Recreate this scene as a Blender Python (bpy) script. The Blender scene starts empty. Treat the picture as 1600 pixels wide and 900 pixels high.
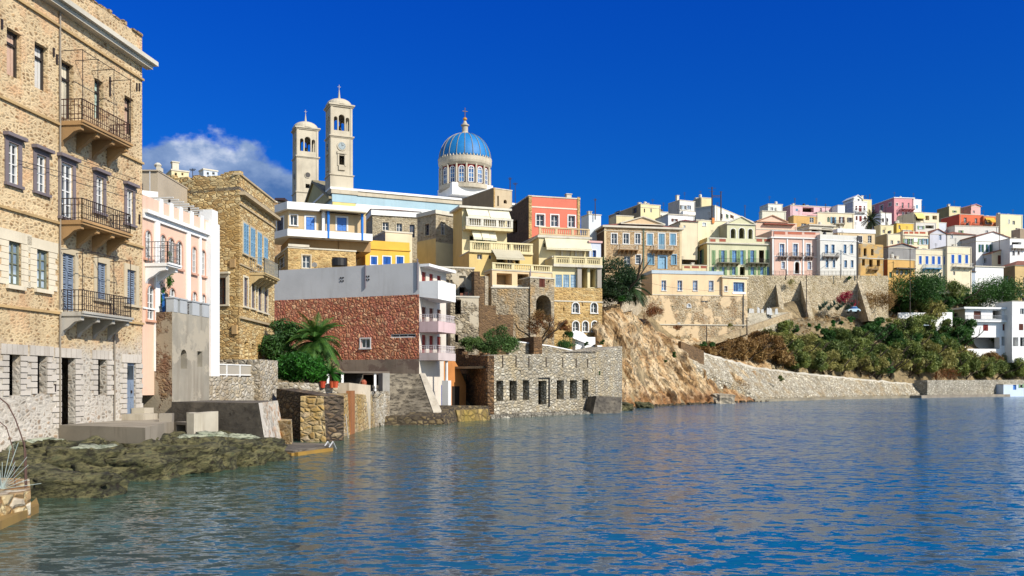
import bpy, math, random
from mathutils import Vector, noise
random.seed(7)
SC = bpy.context.scene
COL = SC.collection
FL, HZ, CH = 1400.0, 600.0, 3.0      # focal length (photo px), horizon row, camera height

def PX(px, Y): return (px-800.0)/FL*Y
def ZZ(py, Y): return CH+(HZ-py)*Y/FL
def P3(px, py, Y): return Vector((PX(px, Y), Y, ZZ(py, Y)))
def lin(r, g, b, k=1.0):
    f = lambda c: (c/255/12.92 if c/255 <= .04045 else ((c/255+.055)/1.055)**2.4)*k
    return (f(r), f(g), f(b), 1)

# ------------------------------------------------------------------ materials
MC = {}
def newmat(key):
    m = bpy.data.materials.new(str(key[0])); m.use_nodes = True
    nt = m.node_tree; bs = nt.nodes['Principled BSDF']
    MC[key] = m
    return m, nt, bs
def N(nt, t, **kw):
    n = nt.nodes.new(t)
    for k, v in kw.items():
        if k.startswith('i_'):
            n.inputs[k[2:].replace('_', ' ')].default_value = v
        else: setattr(n, k, v)
    return n
def coords(nt, sc=(1, 1, 1), rot=(0, 0, 0)):
    t = N(nt, 'ShaderNodeTexCoord'); mp = N(nt, 'ShaderNodeMapping')
    mp.inputs['Scale'].default_value = sc
    if any(rot):     # turn first, then stretch along the turned axes
        m0 = N(nt, 'ShaderNodeMapping'); m0.inputs['Rotation'].default_value = rot; nt.links.new(t.outputs['Object'], m0.inputs[0]); nt.links.new(m0.outputs[0], mp.inputs[0])
    else: nt.links.new(t.outputs['Object'], mp.inputs[0])
    return mp.outputs[0]
def ntex(nt, vec, scale, detail=4, rough=.55):
    n = N(nt, 'ShaderNodeTexNoise'); n.inputs['Scale'].default_value = scale
    n.inputs['Detail'].default_value = detail; n.inputs['Roughness'].default_value = rough
    nt.links.new(vec, n.inputs['Vector']); return n.outputs['Fac']
def ramp(nt, fac, stops):
    r = N(nt, 'ShaderNodeValToRGB'); e = r.color_ramp.elements
    while len(e) < len(stops): e.new(.5)
    for el, (p, c) in zip(e, stops):
        el.position = p; el.color = c if len(c) == 4 else (*c, 1)
    nt.links.new(fac, r.inputs[0]); return r.outputs[0]
def mix(nt, fac, a, b, mode='MIX'):
    m = N(nt, 'ShaderNodeMix', data_type='RGBA', blend_type=mode)
    for s, v in ((m.inputs[0], fac), (m.inputs[6], a), (m.inputs[7], b)):
        if hasattr(v, 'links'): nt.links.new(v, s)
        else: s.default_value = v
    return m.outputs[2]
def mathn(nt, op, a, b=0.0, clamp=False):
    m = N(nt, 'ShaderNodeMath', operation=op); m.use_clamp = clamp
    for s, v in ((m.inputs[0], a), (m.inputs[1], b)):
        if hasattr(v, 'links'): nt.links.new(v, s)
        else: s.default_value = v
    return m.outputs[0]
def bump(nt, bs, h, dist, strength=1.0):
    b = N(nt, 'ShaderNodeBump'); b.inputs['Distance'].default_value = dist
    b.inputs['Strength'].default_value = strength
    nt.links.new(h, b.inputs['Height']); nt.links.new(b.outputs[0], bs.inputs['Normal'])
def g(v): return (v, v, v, 1)

def stucco(r, gg, b, dirt=.35, k=.8, patch=None):
    key = ('stucco', r, gg, b, dirt, k, patch)
    if key in MC: return MC[key]
    m, nt, bs = newmat(key)
    dirt = min(.9, dirt*1.5); c = lin(r, gg, b, k); v = coords(nt)
    big = ntex(nt, v, .35, 5)
    c1 = mix(nt, 1.0, c, ramp(nt, big, [(.3, g(1-dirt*.45)), (.55, g(1.0)), (.75, g(1.04))]), 'MULTIPLY')
    st = ntex(nt, coords(nt, (1.6, 1.6, .18)), 1.0, 6, .65)
    dc = (c[0]*.5+.03, c[1]*.46+.025, c[2]*.42+.02, 1)
    c2 = mix(nt, mathn(nt, 'MULTIPLY', ramp(nt, st, [(.52, g(0)), (.72, g(1))]), dirt), c1, dc)
    if patch:
        pm = ramp(nt, ntex(nt, v, .5, 6, .7), [(.52, g(0)), (.56, g(1))])
        c2 = mix(nt, pm, c2, lin(*patch, .7))
    nt.links.new(c2, bs.inputs['Base Color']); bs.inputs['Roughness'].default_value = .85
    bump(nt, bs, ntex(nt, v, 6, 6, .7), .02, .5)
    return m
def paint(r, gg, b, rough=.5, k=.8, worn=.15):
    key = ('paint', r, gg, b, rough, k, worn)
    if key in MC: return MC[key]
    m, nt, bs = newmat(key); c = lin(r, gg, b, k)
    w = ntex(nt, coords(nt), 3, 5, .7)
    nt.links.new(mix(nt, 1.0, c, ramp(nt, w, [(.3, g(1-worn)), (.6, g(1))]), 'MULTIPLY'), bs.inputs['Base Color'])
    bs.inputs['Roughness'].default_value = rough
    return m
def louvre(r, gg, b, pitch=.1):
    key = ('louvre', r, gg, b, pitch)
    if key in MC: return MC[key]
    m, nt, bs = newmat(key); c = lin(r, gg, b, .8)
    wv = N(nt, 'ShaderNodeTexWave', wave_type='BANDS', bands_direction='Z', wave_profile='SAW')
    wv.inputs['Scale'].default_value = .314/pitch
    nt.links.new(coords(nt), wv.inputs['Vector'])
    w = ntex(nt, coords(nt), 2, 5, .7)
    nt.links.new(mix(nt, 1.0, c, ramp(nt, w, [(.3, g(.75)), (.6, g(1))]), 'MULTIPLY'), bs.inputs['Base Color'])
    bump(nt, bs, wv.outputs['Fac'], .05, .8); bs.inputs['Roughness'].default_value = .6
    return m
def stone_nodes(nt, cols, mortar, scale, flat, mw, seed=0.0):
    mp = coords(nt, (scale, scale, scale*flat))
    # warp the cells so joints are not straight
    nz = N(nt, 'ShaderNodeTexNoise'); nz.inputs['Scale'].default_value = 1.3; nz.inputs['Detail'].default_value = 3
    nt.links.new(mp, nz.inputs['Vector'])
    add = N(nt, 'ShaderNodeMix', data_type='RGBA', blend_type='LINEAR_LIGHT'); add.inputs[0].default_value = .22
    nt.links.new(mp, add.inputs[6]); nt.links.new(nz.outputs['Color'], add.inputs[7])
    v1 = N(nt, 'ShaderNodeTexVoronoi'); v1.feature = 'F1'; v1.inputs['Scale'].default_value = 1
    v2 = N(nt, 'ShaderNodeTexVoronoi'); v2.feature = 'DISTANCE_TO_EDGE'; v2.inputs['Scale'].default_value = 1
    for v in (v1, v2): nt.links.new(add.outputs[2], v.inputs['Vector'])
    sep = N(nt, 'ShaderNodeSeparateColor'); nt.links.new(v1.outputs['Color'], sep.inputs[0])
    n = len(cols)
    c = ramp(nt, sep.outputs[0], [(i/(n-1)*.9+.05, lin(*cc, .8)) for i, cc in enumerate(cols)])
    c = mix(nt, 1.0, c, ramp(nt, sep.outputs[1], [(0, g(.72)), (1, g(1.12))]), 'MULTIPLY')
    fine = ntex(nt, coords(nt), 5, 6, .7)
    c = mix(nt, 1.0, c, ramp(nt, fine, [(.3, g(.72)), (.65, g(1.1))]), 'MULTIPLY')
    mm = ramp(nt, v2.outputs['Distance'], [(mw*.4, g(1)), (mw, g(0))])
    mot = ntex(nt, coords(nt), .6, 4)
    mm = mathn(nt, 'MULTIPLY', mm, ramp(nt, mot, [(.3, g(.45)), (.6, g(1))]))
    c = mix(nt, mm, c, lin(*mortar, .8))
    h = mathn(nt, 'ADD', ramp(nt, v2.outputs['Distance'], [(0, g(0)), (mw*2.2, g(1))]), mathn(nt, 'MULTIPLY', fine, .6))
    return c, h
def rubble(cols, mortar, scale=3.0, flat=1.7, mw=.1, stain=None, bd=.05, big=.3, plaster=None):
    key = ('rubble', tuple(cols), mortar, scale, flat, mw, stain, bd, big, plaster)
    if key in MC: return MC[key]
    m, nt, bs = newmat(key)
    c, h = stone_nodes(nt, cols, mortar, scale, flat, mw)
    bg = ntex(nt, coords(nt), .3, 5, .6)
    c = mix(nt, 1.0, c, ramp(nt, bg, [(.3, g(1-big)), (.65, g(1.08))]), 'MULTIPLY')
    if stain:
        sm = ramp(nt, ntex(nt, coords(nt, (1, 1, .5)), .45, 6, .7), [(.5, g(0)), (.66, g(.75))])
        c = mix(nt, sm, c, lin(*stain, .7))
    if plaster:
        pm = ramp(nt, ntex(nt, coords(nt, (1, 1, .8)), plaster[4], 7, .65), [(plaster[3], g(0)), (plaster[3]+.04, g(1))])
        c = mix(nt, pm, c, lin(*plaster[:3], .8))
        h = mathn(nt, 'MULTIPLY', h, mathn(nt, 'SUBTRACT', 1.1, pm))
    nt.links.new(c, bs.inputs['Base Color']); bs.inputs['Roughness'].default_value = .9
    bump(nt, bs, h, bd, .9)
    return m
def glassm(kind='dark'):
    key = ('glass', kind)
    if key in MC: return MC[key]
    m, nt, bs = newmat(key)
    a, b = {'dark': ((22, 28, 34), (70, 80, 90)), 'blue': ((30, 60, 110), (90, 140, 190)), 'pale': ((110, 130, 150), (190, 205, 215))}[kind]
    w = ntex(nt, coords(nt), .9, 2)
    nt.links.new(ramp(nt, w, [(.4, lin(*a)), (.65, lin(*b))]), bs.inputs['Base Color'])
    bs.inputs['Roughness'].default_value = .08; bs.inputs['IOR'].default_value = 1.5
    return m
def tiles(r=165, gg=85, b=60):
    key = ('tiles', r, gg, b)
    if key in MC: return MC[key]
    m, nt, bs = newmat(key)
    w = ntex(nt, coords(nt), 2.5, 5, .7)
    c = mix(nt, 1.0, lin(r, gg, b, .8), ramp(nt, w, [(.3, g(.6)), (.65, g(1.15))]), 'MULTIPLY')
    nt.links.new(c, bs.inputs['Base Color']); bs.inputs['Roughness'].default_value = .85
    wv = N(nt, 'ShaderNodeTexWave', wave_type='BANDS', bands_direction='X'); wv.inputs['Scale'].default_value = 1.4
    nt.links.new(coords(nt), wv.inputs['Vector']); bump(nt, bs, wv.outputs['Fac'], .06, .7)
    return m
def rockm(cols, sc=(1, 1, 1), rot=(0, 0, 0), scale=.8, bd=.4, low=None, lowz=(0, 5), seam=.5):
    key = ('rock', tuple(cols), sc, rot, scale, bd, low, lowz)
    if key in MC: return MC[key]
    m, nt, bs = newmat(key)
    v = coords(nt, sc, rot)
    a = ntex(nt, v, scale, 9, .68); b_ = ntex(nt, coords(nt), .25, 5)
    n = len(cols)
    c = ramp(nt, a, [(.33+.36*i/(n-1), lin(*cc, .8)) for i, cc in enumerate(cols)])
    c = mix(nt, 1.0, c, ramp(nt, b_, [(.3, g(.8)), (.65, g(1.1))]), 'MULTIPLY')
    cr = ntex(nt, coords(nt, tuple(s*1.7 for s in sc), rot), scale*2.3, 6, .8)
    crm = ramp(nt, cr, [(.38, g(1)), (.47, g(0))])
    c = mix(nt, mathn(nt, 'MULTIPLY', crm, seam), c, lin(60, 48, 36, .8))
    if low:
        t = N(nt, 'ShaderNodeTexCoord'); s = N(nt, 'ShaderNodeSeparateXYZ'); nt.links.new(t.outputs['Object'], s.inputs[0])
        zz = mathn(nt, 'ADD', s.outputs[2], mathn(nt, 'MULTIPLY', mathn(nt, 'SUBTRACT', b_, .5), (lowz[1]-lowz[0])*2.2))
        mr = N(nt, 'ShaderNodeMapRange'); mr.inputs[1].default_value = lowz[0]; mr.inputs[2].default_value = lowz[1]
        mr.inputs[3].default_value = 1; mr.inputs[4].default_value = 0
        nt.links.new(zz, mr.inputs[0])
        c = mix(nt, mathn(nt, 'MULTIPLY', mr.outputs[0], .85), c, mix(nt, a, lin(*low[0], .8), lin(*low[1], .8)))
    nt.links.new(c, bs.inputs['Base Color']); bs.inputs['Roughness'].default_value = .9
    bump(nt, bs, mathn(nt, 'SUBTRACT', a, mathn(nt, 'MULTIPLY', crm, .25)), bd, .9)
    return m
def leafm(c1, c2, c3=None):
    key = ('leaf', c1, c2, c3)
    if key in MC: return MC[key]
    m, nt, bs = newmat(key)
    v = coords(nt)
    a = ntex(nt, v, .55, 3); b_ = ntex(nt, v, 5, 2)
    f = mathn(nt, 'ADD', mathn(nt, 'MULTIPLY', a, .6), mathn(nt, 'MULTIPLY', b_, .4))
    st = [(.38, lin(*c1, .8)), (.6, lin(*c2, .8))]
    if c3: st.append((.68, lin(*c3, .8)))
    nt.links.new(ramp(nt, f, st), bs.inputs['Base Color'])
    bs.inputs['Roughness'].default_value = .65
    tr = N(nt, 'ShaderNodeBsdfTranslucent'); nt.links.new(ramp(nt, f, st), tr.inputs[0])
    mx = N(nt, 'ShaderNodeMixShader'); mx.inputs[0].default_value = .3
    out = nt.nodes['Material Output']
    nt.links.new(bs.outputs[0], mx.inputs[1]); nt.links.new(tr.outputs[0], mx.inputs[2]); nt.links.new(mx.outputs[0], out.inputs[0])
    return m

WHITE = stucco(240, 240, 238, .12, .85)
OFFW = stucco(225, 220, 205, .2)
CREAM = stucco(228, 214, 172, .25)
YELL = stucco(222, 192, 112, .25)
TRIM = stucco(215, 208, 190, .3)
GREY = stucco(165, 162, 156, .35)
CONC = stucco(150, 142, 128, .7)
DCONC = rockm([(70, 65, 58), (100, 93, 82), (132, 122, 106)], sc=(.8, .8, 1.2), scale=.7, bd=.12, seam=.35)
IRON = paint(48, 36, 34, .7)
WIRE = paint(40, 40, 40, .6)
WOODB = paint(95, 50, 35, .6)
BLACKD = paint(20, 18, 16, .9)
TERRA = tiles(150, 96, 76)
MASON = [(150, 118, 78), (182, 150, 104), (200, 172, 128), (168, 138, 100)]

# ------------------------------------------------------------------ mesh builder
class MB:
    def __init__(s): s.v = []; s.f = []
    def add(s, vs, fs):
        o = len(s.v); s.v += [tuple(v) for v in vs]; s.f += [tuple(i+o for i in f) for f in fs]
    def quad(s, a, b, c, d): s.add([a, b, c, d], [(0, 1, 2, 3)])
    def hexa(s, p): # 4 bottom, 4 top
        s.add(p, [(0, 3, 2, 1), (4, 5, 6, 7), (0, 1, 5, 4), (1, 2, 6, 5), (2, 3, 7, 6), (3, 0, 4, 7)])
    def box(s, x0, x1, y0, y1, z0, z1):
        s.hexa([(x0, y0, z0), (x1, y0, z0), (x1, y1, z0), (x0, y1, z0), (x0, y0, z1), (x1, y0, z1), (x1, y1, z1), (x0, y1, z1)])
    def bar(s, a, b, r, n=6, r2=None):
        a = Vector(a); b = Vector(b); d = (b-a)
        if d.length < 1e-6: return
        d.normalize(); t = Vector((0, 0, 1)) if abs(d.z) < .9 else Vector((1, 0, 0))
        p = d.cross(t).normalized(); q = d.cross(p); r2 = r if r2 is None else r2
        vs = []
        for c, rr in ((a, r), (b, r2)):
            for i in range(n):
                w = 2*math.pi*(i+.5)/n; vs.append(c+p*math.cos(w)*rr+q*math.sin(w)*rr)
        s.add(vs, [(i, (i+1) % n, n+(i+1) % n, n+i) for i in range(n)]+[tuple(range(n))[::-1], tuple(range(n, 2*n))])
    def lathe(s, c, prof, n=24, ang0=0.0):
        c = Vector(c); vs = []
        for (r, z) in prof:
            for i in range(n):
                w = 2*math.pi*i/n+ang0; vs.append((c.x+r*math.cos(w), c.y+r*math.sin(w), c.z+z))
        fs = []
        for k in range(len(prof)-1):
            for i in range(n):
                j = (i+1) % n; fs.append((k*n+i, k*n+j, (k+1)*n+j, (k+1)*n+i))
        fs += [tuple(range(n))[::-1], tuple(range((len(prof)-1)*n, len(prof)*n))]
        s.add(vs, fs)
    def prism(s, poly, z0, z1):
        n = len(poly); s.add([(x, y, z0) for x, y in poly]+[(x, y, z1) for x, y in poly],
            [tuple(range(n))[::-1], tuple(range(n, 2*n))]+[(i, (i+1) % n, n+(i+1) % n, n+i) for i in range(n)])
    def build(s, name, mat, parent=None, smooth=False):
        me = bpy.data.meshes.new(name)
        off = parent_loc(parent)
        me.from_pydata([(x-off.x, y-off.y, z-off.z) for x, y, z in s.v], [], s.f); me.update()
        if smooth: me.polygons.foreach_set('use_smooth', [True]*len(me.polygons))
        o = bpy.data.objects.new(name, me); me.materials.append(mat); COL.objects.link(o)
        if parent is not None: o.parent = parent
        return o
def parent_loc(p):
    v = Vector((0, 0, 0))
    while p is not None: v = v+p.location; p = p.parent
    return v
def tag(o, label=None, cat=None, group=None, kind=None):
    if label: o['label'] = label
    if cat: o['category'] = cat
    if group: o['group'] = group
    if kind: o['kind'] = kind
    return o
def thing(name, label, cat, loc, group=None):
    o = bpy.data.objects.new(name, None); COL.objects.link(o); o.location = loc; o.empty_display_size = .3
    return tag(o, label, cat, group)
def solo(mb, name, mat, label, cat, group=None, smooth=False):
    """one-mesh thing with its origin at its base"""
    xs = [v[0] for v in mb.v]; ys = [v[1] for v in mb.v]; zs = [v[2] for v in mb.v]
    c = Vector(((min(xs)+max(xs))/2, (min(ys)+max(ys))/2, min(zs)))
    mb.v = [(x-c.x, y-c.y, z-c.z) for x, y, z in mb.v]
    o = mb.build(name, mat, None, smooth); o.location = c
    return tag(o, label, cat, group)
def copy_tree(o, parent=None):
    c = o.copy(); COL.objects.link(c); c.parent = parent
    for ch in list(o.children): copy_tree(ch, c)
    return c

# ------------------------------------------------------------------ facades
class Fac:
    def __init__(s, A, B):
        s.A = Vector(A); s.B = Vector(B); d = s.B-s.A; s.L = d.length; s.u = d/s.L
        s.n = Vector((s.u.y, -s.u.x))
    @classmethod
    def px(c, pL, YL, pR, YR): return c((PX(pL, YL), YL), (PX(pR, YR), YR))
    def s(f, px):
        k = (px-800)/FL; return (k*f.A.y-f.A.x)/(f.u.x-k*f.u.y)
    def Y(f, s): return f.A.y+f.u.y*s
    def z(f, px, py): return ZZ(py, f.Y(f.s(px)))
    def pt(f, s, z, off=0.0):
        p = f.A+f.u*s+f.n*off; return (p.x, p.y, z)
    def box(f, mb, s0, s1, z0, z1, o0, o1):
        mb.hexa([f.pt(s0, z0, o1), f.pt(s1, z0, o1), f.pt(s1, z0, o0), f.pt(s0, z0, o0),
                 f.pt(s0, z1, o1), f.pt(s1, z1, o1), f.pt(s1, z1, o0), f.pt(s0, z1, o0)])
def panel(mb, f, s0, s1, z0, z1, ops, depth=.3):
    xs = sorted(set([s0, s1]+[min(max(o[i], s0), s1) for o in ops for i in (0, 2)]))
    zs = sorted(set([z0, z1]+[min(max(o[i], z0), z1) for o in ops for i in (1, 3)]))
    for i in range(len(xs)-1):
        for j in range(len(zs)-1):
            cx = (xs[i]+xs[i+1])/2; cz = (zs[j]+zs[j+1])/2
            if any(o[0] < cx < o[2] and o[1] < cz < o[3] for o in ops): continue
            mb.quad(f.pt(xs[i], zs[j]), f.pt(xs[i+1], zs[j]), f.pt(xs[i+1], zs[j+1]), f.pt(xs[i], zs[j+1]))
    for o in ops:
        a, b, c, d = o[:4]; D = -(o[5] if len(o) > 5 and o[5] else depth)
        if o[4] if len(o) > 4 else 0:
            r = (c-a)/2; rise = min(r, (d-b)*.6); zc = d-rise; n = 8; m = (a+c)/2
            arc = [(m-r*math.cos(math.pi*i/n), zc+rise*math.sin(math.pi*i/n)) for i in range(n+1)]
            for i in range(n):
                (p, q), (p2, q2) = arc[i], arc[i+1]
                mb.quad(f.pt(p, q), f.pt(p2, q2), f.pt(p2, d), f.pt(p, d))
                mb.quad(f.pt(p, q), f.pt(p2, q2), f.pt(p2, q2, D), f.pt(p, q, D))
            top = zc
        else:
            top = d; mb.quad(f.pt(a, d), f.pt(c, d), f.pt(c, d, D), f.pt(a, d, D))
        mb.quad(f.pt(a, b), f.pt(a, top), f.pt(a, top, D), f.pt(a, b, D))
        mb.quad(f.pt(c, b), f.pt(c, top), f.pt(c, top, D), f.pt(c, b, D))
        mb.quad(f.pt(a, b), f.pt(c, b), f.pt(c, b, D), f.pt(a, b, D))

PC = {'white': paint(235, 235, 232), 'cream': paint(225, 215, 190), 'grey': paint(120, 112, 120), 'green': paint(130, 165, 120),
      'dgreen': paint(40, 95, 70), 'blue': paint(50, 120, 205), 'lblue': paint(130, 175, 205), 'brown': paint(95, 48, 34),
      'red': paint(150, 40, 35), 'stone': stucco(205, 190, 160, .4), 'weath': paint(125, 130, 110, .8, .8, .5),
      'gblue': paint(130, 145, 165, .6, .8, .3), 'dark': paint(50, 45, 42), 'peach': paint(222, 172, 146), 'gstone': stucco(122, 112, 116, .3)}
LC = {'blue': louvre(40, 110, 210), 'lblue': louvre(130, 180, 210), 'green': louvre(150, 185, 135), 'dgreen': louvre(50, 105, 80), 'gblue': louvre(125, 140, 165),
      'brown': louvre(110, 55, 38), 'red': louvre(150, 45, 38), 'grey': louvre(120, 118, 112)}

def W(x0, y0, x1, y1, **k): return dict(t='w', r=(x0, y0, x1, y1), **k)
def S(x0, y0, x1, y1, **k): return dict(t='s', r=(x0, y0, x1, y1), **k)
def D(x0, y0, x1, y1, **k): return dict(t='d', r=(x0, y0, x1, y1), **k)
def Hh(x0, y0, x1, y1, **k): return dict(t='h', r=(x0, y0, x1, y1), **k)
def BR(x0, y0, x1, y1, **k): return dict(t='b', r=(x0, y0, x1, y1), **k)
def BAL(x0, x1, y, **k): return dict(t='bal', x0=x0, x1=x1, y=y, **k)
def BLS(x0, x1, y0, y1, **k): return dict(t='bls', x0=x0, x1=x1, y0=y0, y1=y1, **k)
def AW(x0, y0, x1, y1, **k): return dict(t='aw', r=(x0, y0, x1, y1), **k)
def BX(x0, y0, x1, y1, o=.1, nm='pilaster', **k): return dict(t='bx', r=(x0, y0, x1, y1), o=o, nm=nm, **k)
def PD(x0, x1, yb, ya, **k): return dict(t='pd', x0=x0, x1=x1, yb=yb, ya=ya, **k)
def rows(fn, xs, y0, y1, dy=0.0, **k):
    return [fn(a, y0+dy*(a-xs[0][0]), b, y1+dy*(a-xs[0][0]), **k) for a, b in xs]

def rail(mb, pts, h, step, r=.018, mid=True, n=4):
    """iron railing along 3-D points"""
    for a, b in zip(pts[:-1], pts[1:]):
        a = Vector(a); b = Vector(b); up = Vector((0, 0, h)); L = (b-a).length
        mb.bar(a+up, b+up, r*1.6, n); mb.bar(a+Vector((0, 0, .08)), b+Vector((0, 0, .08)), r*1.2, n)
        if mid: mb.bar(a+up*.72, b+up*.72, r, n); mb.bar(a+up*.32, b+up*.32, r, n)
        k = max(2, int(L/step))
        for i in range(k+1):
            p = a.lerp(b, i/k); rr = r*1.8 if i in (0, k) else r
            mb.bar(p, p+up, rr, n)

def feature(root, f, ft, ops):
    t = ft['t']; near = f.A.y < 70
    if t in 'wsdhb' and len(t) == 1:
        x0, y0, x1, y1 = ft['r']; xm = (x0+x1)/2
        s0, s1 = f.s(x0), f.s(x1); z0, z1 = f.z(xm, y1), f.z(xm, y0)
        arch = ft.get('arch', 0); dp = ft.get('dep', .28 if t != 'h' else .5); w = s1-s0; h = z1-z0
        if not ft.get('noop'): ops.append((s0, z0, s1, z1, arch, dp))
        sur = ft.get('sur'); sw = ft.get('sw', .16)
        if sur:
            m = MB(); o = .05
            if arch:
                r = w/2; rise = min(r, h*.6); zc = z1-rise; n = 8; c = (s0+s1)/2
                for i in range(n):
                    a1, a2 = math.pi*i/n, math.pi*(i+1)/n
                    q = []
                    for oo in (-.0, o):
                        for (aa, k) in ((a1, 0), (a2, 0), (a2, sw), (a1, sw)):
                            q.append(f.pt(c-(r+k)*math.cos(aa), zc+(rise+k)*math.sin(aa), oo))
                    m.hexa(q)
                f.box(m, s0-sw, s0, z0, zc, 0.003, o); f.box(m, s1, s1+sw, z0, zc, .003, o)
            else:
                f.box(m, s0-sw, s0, z0, z1, 0.003, o); f.box(m, s1, s1+sw, z0, z1, .003, o); f.box(m, s0-sw, s1+sw, z1, z1+sw, .003, o)
                if ft.get('hood'): f.box(m, s0-sw-.08, s1+sw+.08, z1+sw, z1+sw+.12, .003, .22)
            if t not in 'd': f.box(m, s0-sw-.04, s1+sw+.04, z0-.1, z0, .003, .12)
            sm = m
        if t == 'h':
            if sur: sm.build('window_surround', PC[sur], root)
            return
        fr = PC[ft.get('c', 'white')]; m = MB(); D_ = -dp; q = D_+.06
        fw = min(.09, w*.11)
        nm = {'w': 'window', 's': 'shutter', 'd': 'door', 'b': 'boarded_window'}[t]
        if t == 'w':
            ztop = z1
            f.box(m, s0, s0+fw, z0, z1, D_, q); f.box(m, s1-fw, s1, z0, z1, D_, q)
            f.box(m, s0+fw, s1-fw, z0, z0+fw, D_, q); f.box(m, s0+fw, s1-fw, z1-fw, z1, D_, q)
            nx, nz = ft.get('g', (2, 3)); mw = fw*.55
            for i in range(1, nx):
                c = s0+w*i/nx; mm = fw if (nx % 2 == 0 and i == nx//2) else mw
                f.box(m, c-mm/2, c+mm/2, z0+fw, z1-fw, D_+.005, q-.01)
            for j in range(1, nz):
                c = z0+h*j/nz; f.box(m, s0+fw, s1-fw, c-mw/2, c+mw/2, D_+.008, q-.02)
            wo = m.build(nm, fr, root)
            p = MB(); p.quad(f.pt(s0, z0, D_+.002), f.pt(s1, z0, D_+.002), f.pt(s1, z1, D_+.002), f.pt(s0, z1, D_+.002))
            p.build('pane', glassm(ft.get('gl', 'dark')), wo)
        elif t == 's':
            if near:
                mid = (s0+s1)/2
                for a, b in ((s0, mid-.01), (mid+.01, s1)):
                    for c, d in ((a, a+.06), (b-.06, b)): f.box(m, c, d, z0, z1, D_+.1, D_+.16)
                    for c, d in ((z0, z0+.08), (z0+h*.48, z0+h*.54), (z1-.08, z1)): f.box(m, a+.06, b-.06, c, d, D_+.1, D_+.15)
                    k = int(h/.09)
                    for i in range(k):
                        zc = z0+h*(i+.5)/k
                        m.hexa([f.pt(a+.06, zc-.03, D_+.15), f.pt(b-.06, zc-.03, D_+.15), f.pt(b-.06, zc-.035, D_+.14), f.pt(a+.06, zc-.035, D_+.14),
                                f.pt(a+.06, zc+.03, D_+.11), f.pt(b-.06, zc+.03, D_+.11), f.pt(b-.06, zc+.025, D_+.10), f.pt(a+.06, zc+.025, D_+.10)])
                f.box(m, s0, s1, z0, z1, D_-.02, D_+.02)
                wo = m.build(nm, PC[ft.get('c', 'blue')], root)
            else:
                mid = (s0+s1)/2
                f.box(m, s0, mid-.03, z0, z1, D_, D_+.1); f.box(m, mid+.03, s1, z0, z1, D_, D_+.1)
                f.box(m, s0, s1, z0, z1, D_-.05, D_+.02)
                wo = m.build(nm, LC[ft.get('c', 'blue')], root)
        elif t == 'd':
            f.box(m, s0, s1, z0, z1, D_, D_+.05)
            k = 2
            for i in range(k):
                for j in range(3):
                    a = s0+w*(i+.14)/k; b = s0+w*(i+.86)/k; c = z0+h*(j+.12)/3; d = z0+h*(j+.88)/3
                    f.box(m, a, b, c, d, D_+.04, D_+.08)
            wo = m.build(nm, fr, root)
            hb = MB(); f.box(hb, s0+w*.56, s0+w*.62, z0+h*.45, z0+h*.5, D_+.08, D_+.14); hb.build('handle', IRON, wo)
        elif t == 'b':
            f.box(m, s0, s0+fw, z0, z1, D_, D_+.1); f.box(m, s1-fw, s1, z0, z1, D_, D_+.1); f.box(m, s0, s1, z1-fw, z1, D_, D_+.1)
            zt = z0+h*.7; f.box(m, s0, s1, zt, zt+fw, D_, D_+.1)
            wo = m.build(nm, PC['dark'], root)
            m2 = MB(); k = 4
            for i in range(k): f.box(m2, s0+fw+(w-2*fw)*i/k+.008, s0+fw+(w-2*fw)*(i+1)/k-.008, z0, z1-fw, D_-.02, D_+.02+.01*(i % 2))
            m2.build('board', ft.get('bm', stucco(200, 180, 165, .6)), wo)
        if sur: sm.build('surround', PC[sur], wo)
        if ft.get('sh'):
            shw = ft.get('shw', w*.5)
            for a, b in ((s0-shw-.02, s0-.02), (s1+.02, s1+shw+.02)):
                ms = MB(); f.box(ms, a, b, z0, z1, .01, .08); ms.build('shutter', LC[ft['sh']], wo)
    elif t == 'bal':
        s0, s1 = f.s(ft['x0']), f.s(ft['x1']); z = f.z(ft['x0'], ft['y']); p = ft.get('p', .9); th = ft.get('th', .14)
        m = MB(); f.box(m, s0, s1, z-th, z, .003, p); f.box(m, s0-.03, s1+.03, z-th*.45, z+.02, p-.02, p+.05)
        bo = m.build('balcony', ft.get('m', TRIM), root)
        br = ft.get('nb', max(2, int((s1-s0)/1.1)+1))
        for i in range(br):
            c = s0+.15+(s1-s0-.3)*i/max(1, br-1); mb = MB(); w = .1
            pr = [(0, 0), (p*.88, 0), (p*.88, -.16), (p*.6, -.22), (p*.35, -.42), (0.12, -.55), (0, -.75)]
            pr = [(x, y*ft.get('bh', 1)) for x, y in pr]
            n = len(pr)
            mb.add([f.pt(c-w, z-th+y, .004+x) for x, y in pr]+[f.pt(c+w, z-th+y, .004+x) for x, y in pr],
                   [tuple(range(n)), tuple(range(n, 2*n))[::-1]]+[(i2, (i2+1) % n, n+(i2+1) % n, n+i2) for i2 in range(n)])
            mb.build('bracket', ft.get('bmat', ft.get('m', TRIM)), bo)
        h = ft.get('h', .9); e = p-.05
        if ft.get('solid'):
            mr = MB(); tk = .1
            f.box(mr, s0, s1, z+.02, z+h, e-tk, e); f.box(mr, s0, s0+tk, z+.02, z+h, .01, e-tk); f.box(mr, s1-tk, s1, z+.02, z+h, .01, e-tk)
            mr.build('parapet', ft.get('rm', WHITE), bo)
        else:
            mr = MB(); rail(mr, [f.pt(s0+.04, z, .01), f.pt(s0+.04, z, e), f.pt(s1-.04, z, e), f.pt(s1-.04, z, .01)], h, ft.get('step', .13 if near else .22), ft.get('r', .014 if near else .024), near)
            mr.build('railing', ft.get('rm', IRON), bo)
    elif t == 'bls':
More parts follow.
